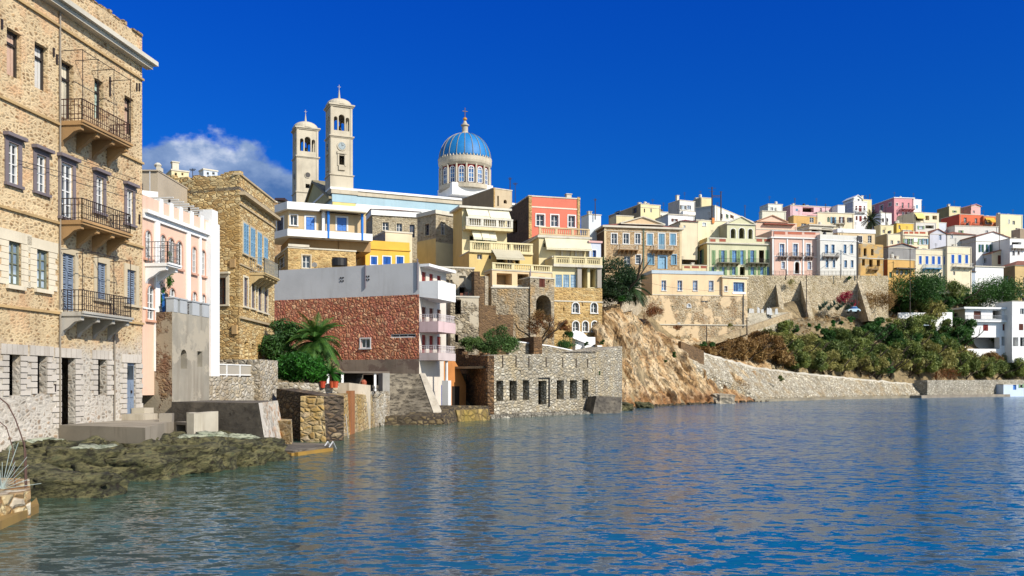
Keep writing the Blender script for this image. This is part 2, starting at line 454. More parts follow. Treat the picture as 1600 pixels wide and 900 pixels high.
        s0, s1 = f.s(ft['x0']), f.s(ft['x1']); z0 = f.z(ft['x0'], ft['y1']); z1 = f.z(ft['x0'], ft['y0']); o = ft.get('o', .1); th = ft.get('th', .22)
        m = MB(); h = z1-z0; rh = h*.16
        f.box(m, s0, s1, z0, z0+rh, o-th, o); f.box(m, s0-.03, s1+.03, z1-rh, z1, o-th-.03, o+.03)
        L = s1-s0; np_ = ft.get('posts', max(1, round(L/2.4)))
        for i in range(np_+1):
            c = s0+.15+(L-.3)*i/np_; f.box(m, c-.16, c+.16, z0+rh, z1-rh, o-th+.01, o-.01)
        nb = int(L/ft.get('step', .28))
        for i in range(nb):
            c = s0+L*(i+.5)/nb; p = f.pt(c, z0+rh, o-th/2); hh = h-2*rh
            m.lathe(p, [(.05, 0), (.09, hh*.28), (.045, hh*.6), (.06, hh)], 6)
        m.build('balustrade', ft.get('m', OFFW), root)
    elif t == 'aw':
        x0, y0, x1, y1 = ft['r']; s0, s1 = f.s(x0), f.s(x1); p = ft.get('p', 1.5); z1 = f.z(x0, y0)
        # bottom edge hangs out by p
        z0 = CH+(HZ-y1)*(f.Y(s0)-p*abs(f.n.y))/FL
        m = MB(); a = [f.pt(s0, z1, .02), f.pt(s1, z1, .02), f.pt(s1, z0, p), f.pt(s0, z0, p)]
        m.hexa([(x, y, z-.04) for x, y, z in a]+a)
        b = [(x, y, z-.22) for x, y, z in a[2:]]
        m.quad(a[3], a[2], b[0], b[1])
        ao = m.build('awning', ft.get('m', stucco(232, 226, 200, .15)), root)
        ma = MB()
        for s_ in (s0+.1, (s0+s1)/2, s1-.1): ma.bar(f.pt(s_, z1-.4 if z1-.4 > z0 else z0-.1, .02), f.pt(s_, z0-.03, p), .025, 4)
        ma.build('awning_arm', WIRE, ao)
    elif t == 'bx':
        x0, y0, x1, y1 = ft['r']; m = MB(); s0, s1 = f.s(x0), f.s(x1); z0, z1 = f.z(x0, y1), f.z(x0, y0)
        f.box(m, s0, s1, z0, z1, ft.get('o0', .003), ft['o']); m.build(ft['nm'], ft.get('m', TRIM), root)
    elif t == 'pd':
        s0, s1 = f.s(ft['x0']), f.s(ft['x1']); zb = f.z((ft['x0']+ft['x1'])/2, ft['yb']); za = f.z((ft['x0']+ft['x1'])/2, ft['ya']); c = (s0+s1)/2; dp = ft.get('dep', .5)
        m = MB(); m.add([f.pt(s0, zb, .02), f.pt(s1, zb, .02), f.pt(c, za, .02), f.pt(s0, zb, -dp), f.pt(s1, zb, -dp), f.pt(c, za, -dp)], [(0, 1, 2), (5, 4, 3), (0, 2, 5, 3), (2, 1, 4, 5), (0, 3, 4, 1)])
        m.build('pediment', ft.get('m', TRIM), root)
        m = MB(); th = ft.get('th', .2)
        for a, b in ((s0-.25, c), (s1+.25, c)):
            zz = zb-.25*(za-zb)/(c-s0)
            m.hexa([f.pt(a, zz, .3), f.pt(b, za, .3), f.pt(b, za, -dp-.02), f.pt(a, zz, -dp-.02), f.pt(a, zz+th, .3), f.pt(b, za+th, .3), f.pt(b, za+th, -dp-.02), f.pt(a, zz+th, -dp-.02)])
        if not ft.get('nobase'): f.box(m, s0-.2, s1+.2, zb-th*.8, zb-.004, .003, .3)
        m.build('raking_cornice', ft.get('rm', ft.get('m', TRIM)), root)

def house(name, label, pL, YL, pR, YR, yt, yb, mat, cat='house', lp=None, rp=None, dep=8.0, fe=(), lf=(), rf=(), par=.5, corn=None, roofm=None, roof='flat',
          extra=5.0, cm=None, group=None, ops=None, base=None, chim=None, lmat=None, low=None):
    f = Fac.px(pL, YL, pR, YR); b = -f.n
    def solve(pt, px):
        k = (px-800)/FL; return (k*pt.y-pt.x)/(b.x-k*b.y)
    if lp is not None: dep = solve(f.A, lp)
    if rp is not None: dep = solve(f.B, rp)
    if not (.5 < dep < 60): print('DEPTH?', name, label, dep); dep = 8
    C, Dd = f.A+b*dep, f.B+b*dep
    zt = ZZ(yt, YL); zb = ZZ(yb, YL)-extra if base is None else base
    root = thing(name, label, cat, ((f.A.x+Dd.x)/2, (f.A.y+Dd.y)/2, zb), group)
    lfac = Fac(C, f.A); rfac = Fac(f.B, Dd); bfac = Fac(Dd, C)
    m = MB(); ml = MB()
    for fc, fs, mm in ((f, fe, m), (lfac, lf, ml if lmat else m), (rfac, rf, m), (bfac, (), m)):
        op = []
        for ft in fs:
            if ft['t'] == 'h' and 'dep' not in ft and pL > 940 and 'ruin' not in name:
                rg = random.Random(int(ft['r'][0]*17)); ft = dict(ft, t='w', g=(2, rg.choice((2, 3))), c=rg.choice(('white', 'white', 'brown', 'grey', 'green')), dep=.15, gl=rg.choice(('dark', 'dark', 'pale')), **({'sur': 'white', 'sw': .12} if rg.random() < .5 else {}), **({'sh': rg.choice(('green', 'brown', 'grey', 'lblue')), 'shw': .45} if rg.random() < .3 else {}))
            feature(root, fc, ft, op)
        panel(mm, fc, 0, fc.L, zb, zt, op)
    # wall thickness cap (parapet top) and roof
    def inset(d):
        return [f.pt(d, 0, -d)[:2], f.pt(f.L-d, 0, -d)[:2], f.pt(f.L-d, 0, -dep+d)[:2], f.pt(d, 0, -dep+d)[:2]]
    o_, i_ = inset(0), inset(min(.25, dep*.2))
    for k in range(4):
        j = (k+1) % 4
        m.quad((*o_[k], zt), (*o_[j], zt), (*i_[j], zt), (*i_[k], zt))
        if par > 0: m.quad((*i_[k], zt), (*i_[j], zt), (*i_[j], zt-par), (*i_[k], zt-par))
    m.build('wall', mat, root)
    if lmat: ml.build('side_wall', lmat, root)  # many side colours are darker copies of the front, with shade put in
    r = MB(); zr = zt-par
    if roof == 'flat': r.prism(inset(.24), zr-.15, zr)
    elif roof == 'hip':
        rh = roofm[1] if isinstance(roofm, tuple) else 1.4
        e = .35; c = [f.pt(-e, zt+.003, e), f.pt(f.L+e, zt+.003, e), f.pt(f.L+e, zt+.003, -dep-e), f.pt(-e, zt+.003, -dep-e)]
        q = min(f.L, dep)/2
        if f.L >= dep: r1, r2 = f.pt(q, zt+rh, -dep/2), f.pt(f.L-q, zt+rh, -dep/2); r.add(c+[r1, r2], [(0, 1, 5, 4), (1, 2, 5), (2, 3, 4, 5), (3, 0, 4), (3, 2, 1, 0)])
        else: r1, r2 = f.pt(f.L/2, zt+rh, -q), f.pt(f.L/2, zt+rh, -dep+q); r.add(c+[r1, r2], [(0, 1, 4), (1, 2, 5, 4), (2, 3, 5), (3, 0, 4, 5), (3, 2, 1, 0)])
    elif roof == 'gable':  # ridge runs front to back
        rh = roofm[1]; e = .3; k = []
        for off in (e, -dep-e):
            k += [f.pt(-e, zt-.05, off), f.pt(f.L/2, zt+rh, off), f.pt(f.L+e, zt-.05, off)]
        k2 = [(x, y, z+.18) for x, y, z in k]
        r.add(k+k2, [(0, 1, 4, 3), (1, 2, 5, 4), (6, 9, 10, 7), (7, 10, 11, 8), (0, 6, 7, 1), (1, 7, 8, 2), (3, 4, 10, 9), (4, 5, 11, 10), (0, 3, 9, 6), (2, 8, 11, 5)])
        for off in (0, -dep+.003):
            gm = MB(); gm.add([f.pt(0, zt+.003, off), f.pt(f.L, zt+.003, off), f.pt(f.L/2, zt+rh, off), f.pt(0, zt+.003, off-.2), f.pt(f.L, zt+.003, off-.2), f.pt(f.L/2, zt+rh, off-.2)], [(0, 1, 2), (5, 4, 3), (0, 2, 5, 3), (2, 1, 4, 5), (0, 3, 4, 1)])
            gm.build('gable', mat, root)
    rm = roofm[0] if isinstance(roofm, tuple) else (roofm or stucco(175, 165, 150, .5))
    ro = r.build('roof', rm, root)
    if not corn and cat == 'house': corn = [(-.002, .16, .07)]
    if corn:
        for (h0, h1, pr) in corn:      # heights below the wall top
            cmb = MB(); z1, z0 = zt-h0, zt-h1; off = .003
            f.box(cmb, -pr, f.L+pr, z0, z1, off, pr)
            lfac.box(cmb, 0, lfac.L, z0, z1, off, pr); rfac.box(cmb, 0, rfac.L, z0, z1, off, pr)
            cmb.build('cornice', cm or TRIM, root)
    if f.A.y > 195 and roof == 'flat' and par > .15 and f.L > 2.5:
        rg = random.Random(int(pL*13+yt))
        if not chim and rg.random() < .6: chim = [(f.L*rg.uniform(.1, .6), min(dep*.5, 2.0), rg.uniform(.3, .8))]
        if rg.random() < .55:
            q = MB(); s_ = f.L*rg.uniform(.2, .8); p_ = f.pt(s_, zr, -min(dep*.4, 2.5)); q.lathe(p_, [(.4, .5), (.42, .55), (.42, 1.3), (.1, 1.45)], 8); q.bar(p_, (p_[0], p_[1], p_[2]+.5), .3, 4); q.build('water_tank', paint(60, 60, 62) if rg.random() < .4 else OFFW, ro)
        q = MB(); s_ = f.L*rg.uniform(.1, .9); p_ = Vector(f.pt(s_, zr, -min(dep*.3, 1.5))); h_ = rg.uniform(1.8, 3.0); q.bar(p_, p_+Vector((0, 0, h_)), .04, 4)
        for a_ in (.75, .85, .95): q.bar(p_+Vector((-.4, 0, h_*a_)), p_+Vector((.4, 0, h_*a_)), .025, 3)
        q.build('antenna', WIRE, ro)
        q = MB(); s_ = f.L*(.04 if rg.random() < .5 else .96); q.bar(f.pt(s_, zb, .06), f.pt(s_, zt-.3, .06), .05, 5); q.build('downpipe', PC['grey'] if rg.random() < .5 else OFFW, root)
    if chim:
        for (cs, co, ch_) in chim:
            cmb = MB(); f.box(cmb, cs, cs+.7, zr, zt+ch_, -co-.7, -co); f.box(cmb, cs-.08, cs+.78, zt+ch_, zt+ch_+.12, -co-.78, -co+.08)
            cmb.build('chimney', TRIM, ro)
    return dict(root=root, f=f, l=lfac, r=rfac, zt=zt, zb=zb, dep=dep)
# ================================================================== camera, world, sun
cam = bpy.data.cameras.new('camera'); co = bpy.data.objects.new('camera', cam); COL.objects.link(co)
co.location = (0, 0, CH); co.rotation_euler = (math.radians(90), 0, 0)
cam.lens = FL/1600*36; cam.sensor_width = 36; cam.shift_y = (HZ-450)/1600; cam.clip_end = 12000; cam.clip_start = .3
SC.camera = co
SUN_EL, SUN_AZ = math.radians(36), math.atan2(.78, -.63)   # azimuth from +Y towards +X
sd = Vector((math.sin(SUN_AZ)*math.cos(SUN_EL), math.cos(SUN_AZ)*math.cos(SUN_EL), math.sin(SUN_EL)))
su = bpy.data.lights.new('sun', 'SUN'); su.energy = 4.8; su.angle = math.radians(.5); su.color = (1, .93, .82)
so = bpy.data.objects.new('sun', su); COL.objects.link(so); so.rotation_euler = sd.to_track_quat('Z', 'Y').to_euler()
so.location = sd*300
wd = bpy.data.worlds.new('World'); SC.world = wd; wd.use_nodes = True; nt = wd.node_tree
bg = nt.nodes['Background']; bg.inputs['Strength'].default_value = .125
sky = N(nt, 'ShaderNodeTexSky', sky_type='NISHITA'); sky.sun_disc = False
sky.sun_elevation = SUN_EL; sky.sun_rotation = SUN_AZ; sky.altitude = 0; sky.air_density = 1.0; sky.dust_density = .4; sky.ozone_density = 2.5
tc = N(nt, 'ShaderNodeTexCoord'); sp = N(nt, 'ShaderNodeSeparateXYZ'); nt.links.new(tc.outputs['Generated'], sp.inputs[0])
# polarised deep blue ahead; unseen sky behind left untinted as neutral fill light
f_ = N(nt, 'ShaderNodeMapRange'); f_.inputs[1].default_value = -.35; f_.inputs[2].default_value = .45; nt.links.new(sp.outputs[1], f_.inputs[0])
elr = ramp(nt, sp.outputs[2], [(0.0, (.03, .27, .58, 1)), (.12, (.02, .245, .60, 1)), (.42, (.006, .205, .86, 1)), (1, (.006, .15, .65, 1))])
deep = mix(nt, 1.0, sky.outputs[0], elr, 'MULTIPLY')
skyc = mix(nt, f_.outputs[0], sky.outputs[0], deep)
# small cumulus bank low over the hill on the left
cdir = Vector(((345-800)/FL, 1, (HZ-285)/FL)).normalized()
mpc = N(nt, 'ShaderNodeMapping'); nt.links.new(tc.outputs['Generated'], mpc.inputs[0]); mpc.inputs['Scale'].default_value = (1, 1, 1.5)
cn = ntex(nt, mpc.outputs[0], 11, 9, .56)
def sepd(ax, c, w):
    return mathn(nt, 'POWER', mathn(nt, 'DIVIDE', mathn(nt, 'SUBTRACT', sp.outputs[ax], c), w), 2.0)
rr = mathn(nt, 'SQRT', mathn(nt, 'ADD', sepd(0, cdir.x, .095), sepd(2, cdir.z-.028, .068)))
cl = mathn(nt, 'SUBTRACT', mathn(nt, 'ADD', cn, .42), mathn(nt, 'MULTIPLY', rr, .52))
clf = N(nt, 'ShaderNodeMapRange', interpolation_type='SMOOTHSTEP'); clf.inputs[1].default_value = .29; clf.inputs[2].default_value = .41; nt.links.new(cl, clf.inputs[0])
cfront = mathn(nt, 'GREATER_THAN', sp.outputs[1], .2)
cn2 = ntex(nt, mpc.outputs[0], 16, 6, .6)
topl = N(nt, 'ShaderNodeMapRange'); topl.inputs[1].default_value = cdir.z-.02; topl.inputs[2].default_value = cdir.z+.075; nt.links.new(sp.outputs[2], topl.inputs[0])
cb = mathn(nt, 'ADD', mathn(nt, 'MULTIPLY', topl.outputs[0], .7), mathn(nt, 'MULTIPLY', mathn(nt, 'SUBTRACT', cn2, .5), 1.6))
ccol = ramp(nt, cb, [(.0, (.55, 1.15, 2.5, 1)), (.4, (1.9, 2.6, 3.9, 1)), (.7, (5.6, 5.9, 6.4, 1))])
skyc = mix(nt, mathn(nt, 'MULTIPLY', mathn(nt, 'MULTIPLY', clf.outputs[0], .88), cfront), skyc, ccol)
nt.links.new(skyc, bg.inputs['Color'])
SC.view_settings.view_transform = 'Standard'; SC.view_settings.look = 'None'; SC.view_settings.gamma = 1; SC.view_settings.exposure = .35
SC.view_settings.use_curve_mapping = False
SC.render.engine = 'CYCLES'

# ================================================================== terrain
COLS = [  # px, Yw, [(t, z) ...]   t = metres behind the waterline
 (-900, 10, [(-30, -3), (0, 0), (6, 1.2), (30, 2), (60, 10), (200, 20), (400, 10)]),
 (-300, 18, [(-30, -3), (0, 0), (5, .9), (30, 2), (60, 10), (200, 24), (400, 20)]),
 (0, 27.0, [(-30, -3), (0, 0), (3, .5), (7.5, 1.0), (20, 2), (40, 5), (80, 15), (200, 26), (400, 26)]),
 (222, 31.2, [(-30, -3), (0, 0), (3, .5), (7, .8), (12, 1.2), (20, 2.5), (40, 8), (75, 24), (200, 30), (400, 30)]),
 (420, 41, [(-20, -3), (0, -.5), (8, .4), (14, 1.8), (20, 3), (45, 8), (66, 14), (120, 30), (250, 33), (400, 30)]),
 (600, 68, [(-20, -3), (0, -.3), (6, .6), (12, 2), (30, 9), (45, 15), (60, 21), (99, 33), (300, 36), (400, 30)]),
 (750, 79, [(-20, -3), (0, -.3), (4, .5), (12, 3), (25, 8), (40, 17), (60, 27), (90, 36), (300, 38), (400, 30)]),
 (900, 93, [(-20, -3), (0, 0), (4, 1), (10, 4), (18, 8), (32, 14), (45, 22), (70, 28), (200, 36), (400, 30)]),
 (940, 98, [(-20, -3), (0, -.2), (5, 2), (10, 8), (16, 12), (40, 15), (60, 18.5), (70, 19.5), (105, 30), (200, 38), (400, 30)]),
 (985, 108, [(-20, -3), (0, -.2), (5, 4), (10, 10), (14, 12.5), (40, 14), (55, 17), (62, 19.5), (100, 30), (200, 40), (400, 30)]),
 (1040, 122, [(-20, -3), (0, -.2), (4, 2), (10, 5.5), (16, 9), (30, 10.5), (36, 11), (48, 18), (60, 24), (100, 34), (200, 44), (400, 30)]),
 (1100, 133, [(-20, -3), (0, -.2), (5, 1.8), (12, 6.0), (14, 5.6), (25, 8.5), (32, 12), (50, 18), (65, 26), (100, 36), (200, 46), (400, 30)]),
 (1180, 150, [(-20, -3), (0, 0), (2, .6), (9, 5.2), (12, 5.0), (24, 10), (36, 17), (44, 18.3), (53, 19), (58, 26), (75, 30), (100, 36), (140, 47), (300, 54), (400, 40)]),
 (1300, 172, [(-20, -3), (0, 0), (1.5, .5), (5, 3.2), (9, 3.4), (16, 9), (24, 17), (31, 18.6), (36, 18.8), (42, 26), (60, 30), (80, 38), (110, 47), (200, 56), (400, 40)]),
 (1400, 191, [(-20, -3), (0, 0), (1.5, .5), (4, 2.6), (8, 3.2), (13, 10), (18, 18.2), (30, 20), (36, 24), (50, 28), (75, 40), (110, 53), (200, 58), (400, 40)]),
 (1470, 204, [(-20, -3), (0, 0), (1.5, .5), (3, 1.8), (8, 3.2), (12, 8), (20, 17), (30, 24), (45, 29), (75, 42), (110, 53), (200, 58), (400, 40)]),
 (1560, 221, [(-20, -3), (0, -.5), (1.5, .5), (3, 1.2), (8, 5), (13, 9.8), (22, 10.5), (30, 24), (45, 31), (75, 42), (110, 50), (200, 54), (400, 40)]),
 (1700, 240, [(-20, -3), (0, -.5), (1.5, .5), (3, 1.5), (10, 8), (13, 10), (22, 10.5), (30, 24), (60, 36), (110, 46), (200, 50), (400, 40)]),
 (2300, 300, [(-20, -3), (0, -.5), (2, 1), (10, 8), (22, 14), (30, 20), (60, 30), (110, 40), (200, 40), (400, 30)]),
]
def hprof(pr, t):
    if t <= pr[0][0]: return pr[0][1]
    for (a, b), (c, d) in zip(pr[:-1], pr[1:]):
        if t <= c: return b+(d-b)*(t-a)/(c-a)
    return pr[-1][1]
def hz(px, t):
    """(Y, Z) of the land at column px, t metres behind its waterline"""
    if px <= COLS[0][0]: return COLS[0][1]+t, hprof(COLS[0][2], t)
    for A, B in zip(COLS[:-1], COLS[1:]):
        if px <= B[0]:
            w = (px-A[0])/(B[0]-A[0]); return (A[1]+(B[1]-A[1])*w)+t, hprof(A[2], t)*(1-w)+hprof(B[2], t)*w
    return COLS[-1][1]+t, hprof(COLS[-1][2], t)
def Yw(px): return hz(px, 0)[0]
def ground(px, Y):
    return hz(px, Y-Yw(px))[1]
def loft(pxs, ts, fn, name, mat, lab_kind='structure', smooth=True):
    mb = MB(); vs = []
    for p in pxs:
        for t in ts: vs.append(fn(p, t))
    nT = len(ts)
    mb.add(vs, [(i*nT+j, (i+1)*nT+j, (i+1)*nT+j+1, i*nT+j+1) for i in range(len(pxs)-1) for j in range(nT-1)])
    o = mb.build(name, mat, None, smooth)
    if lab_kind: o['kind'] = lab_kind
    return o
def fr(a, b, st):
    n = max(1, int(round((b-a)/st))); return [a+(b-a)*i/n for i in range(n+1)]
def fb(p, oct_=5): return noise.fractal(Vector(p), 1.0, 2.0, oct_)
hillm = rockm([(105, 92, 66), (140, 122, 88), (168, 148, 112)], scale=.5, bd=.2, seam=.3)
tt = fr(-20, -2, 3)+fr(-1, 20, 1)+fr(21.5, 60, 1.5)+fr(63, 120, 4)+fr(130, 400, 20)
def hillf(p, t):
    Y, Z = hz(p, t); X = PX(p, Y)
    return (X, Y, Z-.35+.35*fb((X*.25, Y*.25, 0)) if t > 1 else Z-.3)
loft(fr(-900, 900, 15)+fr(908, 1700, 8)+fr(1720, 2300, 30), tt, hillf, 'hillside', hillm)

# cliff: steep strata falling to the right
cliffm = rockm([(124, 88, 52), (188, 152, 104), (222, 198, 158), (190, 170, 138)], sc=(.35, .6, 1.3), rot=(0, math.radians(-48), 0), scale=.5, bd=.7,
               low=((190, 128, 66), (84, 60, 38)), lowz=(.3, 2.6), seam=.75)
def clifff(p, t):
    Y, Z = hz(p, t); X = PX(p, Y)
    if t < 0: return (X, Y-.3, -1.2)
    a = math.radians(48)     # bedding dips to the right
    c_, s_ = math.cos(a), math.sin(a)
    w = X*s_+Z*c_; al = X*c_-Z*s_      # across / along the beds
    r = abs(fb((w*.4, al*.12, Y*.05), 4))*1.5; r2 = fb((w*1.3, al*.4, 3), 5)*1.3
    k = min(1, t/1.5)*min(1, max(.15, (1190-p)/60))
    edge = min(1, max(0, (26-t)/8)); k *= .35+.65*edge
    return (X+r2*.35*k, Y-(1.5*r-.3+.5*r2)*k, Z+.1+(.9*r-.1+.35*r2)*k)
loft(fr(925, 1205, 1.3), [-.5]+fr(0, 18, .3)+fr(18.6, 30, .8), clifff, 'cliff', cliffm, smooth=False)
# shore fringe of dark wet stone
def solid_rock(mb, c, rx, ry, rz, seed, strata=.5, n=14, rot=0):
    c = Vector(c); vs = []; m = n*2; cr, sr = math.cos(rot), math.sin(rot)
    for i in range(n+1):
        th = math.pi*i/n
        for j in range(m):
            ph = 2*math.pi*j/m
            d = Vector((math.sin(th)*math.cos(ph), math.sin(th)*math.sin(ph), math.cos(th)))
            d2 = Vector([math.copysign(abs(q)**.62, q) for q in d])
            k = 1+.30*fb((d.x*1.6+seed, d.y*1.6, d.z*1.6), 3)+.12*fb((d.x*5+seed, d.y*5, d.z*5), 3)
            z = d2.z*rz*k; q = .09*math.sin(z/rz*14+seed+2*d.x)*strata
            x, y = d2.x*rx*(k+q), d2.y*ry*(k+q)
            vs.append(c+Vector((x*cr-y*sr, x*sr+y*cr, z)))
    fs = [(i*m+j, i*m+(j+1) % m, (i+1)*m+(j+1) % m, (i+1)*m+j) for i in range(n) for j in range(m)]
    mb.add(vs, fs)

# revetment slope of pale loose stone
revm = rubble([(206, 198, 178), (236, 228, 206), (176, 164, 138), (244, 234, 208)], (140, 128, 106), 1.9, 1.1, .14, stain=(176, 150, 104), bd=.2, big=.25)
def revf(p, t):
    Yq = Yw(p)
    if p < 1180: w = (p-1070)/110; L = 15-5*w; Ht = 8.3-2.9*w; t0 = .6+(1-w)*9.6; z0 = .4+(1-w)**.8*5.6
    elif p < 1400: w = (p-1180)/220; L = 10-5.5*w; Ht = 5.4-2.6*w; t0 = .6; z0 = .4
    else: w = min(1, (p-1400)/160); L = 4.5-1.2*w; Ht = 2.8-1.2*w; t0 = .6; z0 = .4-.2*w
    tq = t0+(L-t0)*t; Y = Yq+tq; z = z0+(Ht-z0)*t
    if t < 0: Y = Yq+t0+.6; z = z0-2.2
    if t >= 1.01: Y = Yq+L+(t-1)*4; z = Ht-(t-1)*.8
    X = PX(p, Y); nn = fb((X*.9, Y*.9, 1), 4)
    return (X, Y-.1*nn, z+.38+.22*nn)
ro_ = loft(fr(1070, 1562, 1.2), [-.05]+fr(0, 1, .03)+[1.1, 1.4], revf, 'stone_embankment', revm, smooth=False)
# capping kerb on the embankment
mb = MB(); pr_ = None
for p in fr(1072, 1450, 6):
    x, y, z = revf(p, 1); z += .05
    q = [(x, y-.05, z-.2), (x, y+.55, z-.2), (x, y+.55, z+.22), (x, y-.05, z+.22)]
    if pr_: mb.hexa([pr_[0], q[0], q[1], pr_[1], pr_[3], q[3], q[2], pr_[2]])
    pr_ = q
solo(mb, 'coping_wall', stucco(205, 198, 182, .4), 'long pale stone coping running down along the top edge of the stony embankment', 'coping')

# ================================================================== sea
w_ = MB()
w_.add([(-3000, -300, 0), (4000, -300, 0), (4000, 6000, 0), (-3000, 6000, 0)], [(0, 1, 2, 3)])
wm, nt, bs = newmat(('sea',))
geo = N(nt, 'ShaderNodeNewGeometry')
def mp_(sc, rot=0):
    m = N(nt, 'ShaderNodeMapping'); m.inputs['Scale'].default_value = sc; m.inputs['Rotation'].default_value = (0, 0, rot)
    nt.links.new(geo.outputs['Position'], m.inputs[0]); return m.outputs[0]
h1 = ntex(nt, mp_((.55, 1.25, 1), .12), 1.5, 3, .55)
h2 = ntex(nt, mp_((.8, 1.6, 1), -.35), 3.6, 3, .6)
h3 = ntex(nt, mp_((.35, .7, 1), .3), .42, 2, .5)
hh = mathn(nt, 'ADD', mathn(nt, 'ADD', mathn(nt, 'MULTIPLY', h1, .55), mathn(nt, 'MULTIPLY', h2, .22)), mathn(nt, 'MULTIPLY', h3, .7))
def wavevec(vec, sc, det, k):
    n = N(nt, 'ShaderNodeTexNoise'); n.inputs['Scale'].default_value = sc; n.inputs['Detail'].default_value = det; n.inputs['Roughness'].default_value = .6; nt.links.new(vec, n.inputs['Vector'])
    s = N(nt, 'ShaderNodeVectorMath', operation='SUBTRACT'); s.inputs[1].default_value = (.5, .5, .5); nt.links.new(n.outputs['Color'], s.inputs[0])
    q = N(nt, 'ShaderNodeVectorMath', operation='MULTIPLY'); q.inputs[1].default_value = k; nt.links.new(s.outputs[0], q.inputs[0]); return q.outputs[0]
def vadd(a, b):
    s = N(nt, 'ShaderNodeVectorMath', operation='ADD'); nt.links.new(a, s.inputs[0])
    if hasattr(b, 'links'): nt.links.new(b, s.inputs[1])
    else: s.inputs[1].default_value = b
    return s.outputs[0]
wv_ = vadd(vadd(wavevec(mp_((.6, 1.2, 1), .12), 3.0, 3, (.75, 1.7, 0)), wavevec(mp_((.8, 1.6, 1), -.3), 5.5, 2, (.5, 1.0, 0))), wavevec(mp_((.15, .3, 1), .25), .5, 3, (.15, .35, 0)))
nn_ = N(nt, 'ShaderNodeVectorMath', operation='NORMALIZE'); nt.links.new(vadd(wv_, (0, 0, 1)), nn_.inputs[0])
nt.links.new(nn_.outputs[0], bs.inputs['Normal'])
sx = N(nt, 'ShaderNodeSeparateXYZ'); nt.links.new(geo.outputs['Position'], sx.inputs[0])
# base colour greener towards the left shore, deep blue out in the bay
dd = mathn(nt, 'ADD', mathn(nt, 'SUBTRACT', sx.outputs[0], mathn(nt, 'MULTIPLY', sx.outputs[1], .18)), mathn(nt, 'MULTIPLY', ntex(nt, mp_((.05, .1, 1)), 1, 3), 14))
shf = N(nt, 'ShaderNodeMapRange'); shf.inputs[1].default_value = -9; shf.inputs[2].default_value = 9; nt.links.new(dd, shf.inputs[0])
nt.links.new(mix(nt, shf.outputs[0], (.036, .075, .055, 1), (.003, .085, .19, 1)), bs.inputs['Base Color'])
bs.inputs['Roughness'].default_value = .12; bs.inputs['IOR'].default_value = 1.33
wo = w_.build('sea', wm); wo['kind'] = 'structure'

# ================================================================== LEFT: stone mansion
mx0, my0 = PX(0, 30.5), 30.5; ud = Vector((.114, 1)).normalized()
def mline(px):
    k = (px-800)/FL; s = (k*my0-mx0)/(ud.x-k*ud.y); return Vector((mx0, my0))+ud*s
MA, MBp = Vector((mx0, my0))-ud*6.5, mline(222)
MF = Fac(MA, MBp)
def mansion_mat():
    m, nt, bs = newmat(('mansion',))
    A, ha = stone_nodes(nt, [(140, 104, 66), (190, 158, 114), (214, 190, 150), (168, 136, 96), (204, 176, 134)], (222, 198, 156), 4.6, 1.7, .26)
    B, hb = stone_nodes(nt, [(150, 138, 122), (196, 188, 174), (218, 210, 198), (176, 154, 130), (190, 180, 166)], (204, 197, 184), 4.6, 1.4, .26)
    pl = ramp(nt, ntex(nt, coords(nt, (1, 1, .9)), .55, 7, .65), [(.52, g(0)), (.6, g(1))])
    A = mix(nt, mathn(nt, 'MULTIPLY', pl, .75), A, mix(nt, ntex(nt, coords(nt), 1.2, 5), lin(200, 140, 92, .8), lin(226, 200, 158, .8)))
    t = N(nt, 'ShaderNodeTexCoord'); s = N(nt, 'ShaderNodeSeparateXYZ'); nt.links.new(t.outputs['Object'], s.inputs[0])
    nz = ntex(nt, coords(nt), .5, 6, .7)
    zz = mathn(nt, 'ADD', mathn(nt, 'ADD', s.outputs[2], mathn(nt, 'MULTIPLY', mathn(nt, 'SUBTRACT', nz, .5), 2.2)), mathn(nt, 'MULTIPLY', s.outputs[1], -.07))
    mr = N(nt, 'ShaderNodeMapRange'); mr.inputs[1].default_value = 4.5; mr.inputs[2].default_value = 3.6; nt.links.new(zz, mr.inputs[0])
    c = mix(nt, mr.outputs[0], A, B)
    bgn = ntex(nt, coords(nt), .28, 5); c = mix(nt, 1.0, c, ramp(nt, bgn, [(.3, g(.8)), (.65, g(1.08))]), 'MULTIPLY')
    nt.links.new(c, bs.inputs['Base Color']); bs.inputs['Roughness'].default_value = .92
    h = mathn(nt, 'ADD', mathn(nt, 'MULTIPLY', ha, mathn(nt, 'SUBTRACT', 1.0, mr.outputs[0])), mathn(nt, 'MULTIPLY', hb, mr.outputs[0]))
    bump(nt, bs, h, .035, .9); return m
mans = thing('stone_mansion', 'tall four storey rubble stone mansion with iron balconies at the left edge, nearest building', 'building', (MA.x-4, (MA.y+MBp.y)/2, 0))
zt = 18.35; ops = []
def MFt(*fts):
    for ft in fts: feature(mans, MF, ft, ops)
bm1 = stucco(205, 172, 150, .5); bm2 = stucco(215, 212, 205, .5); QW = stucco(228, 216, 190, .3)
MFt(BR(-52, 28, -26, 104, bm=bm1), BR(10.5, 48, 33.5, 121, bm=bm1), BR(54, 70, 75, 141, bm=bm2), BR(96, 98, 115, 186, bm=stucco(225, 215, 190, .5)), BR(147.5, 125, 161.5, 187, bm=stucco(200, 222, 205, .4)), BR(194.5, 152, 208.5, 211, bm=bm1))
for r in ((-52, 212, -28, 285, 12), (12, 224, 28, 288, 12), (56, 243, 71, 301, 12), (95, 256, 113, 341, 16), (149, 277, 161, 332, 12), (197, 297, 207, 350, 12)):
    MFt(W(*r[:4], c='white', g=(2, 4), sur='gstone', sw=.17, hood=1, dep=.1))
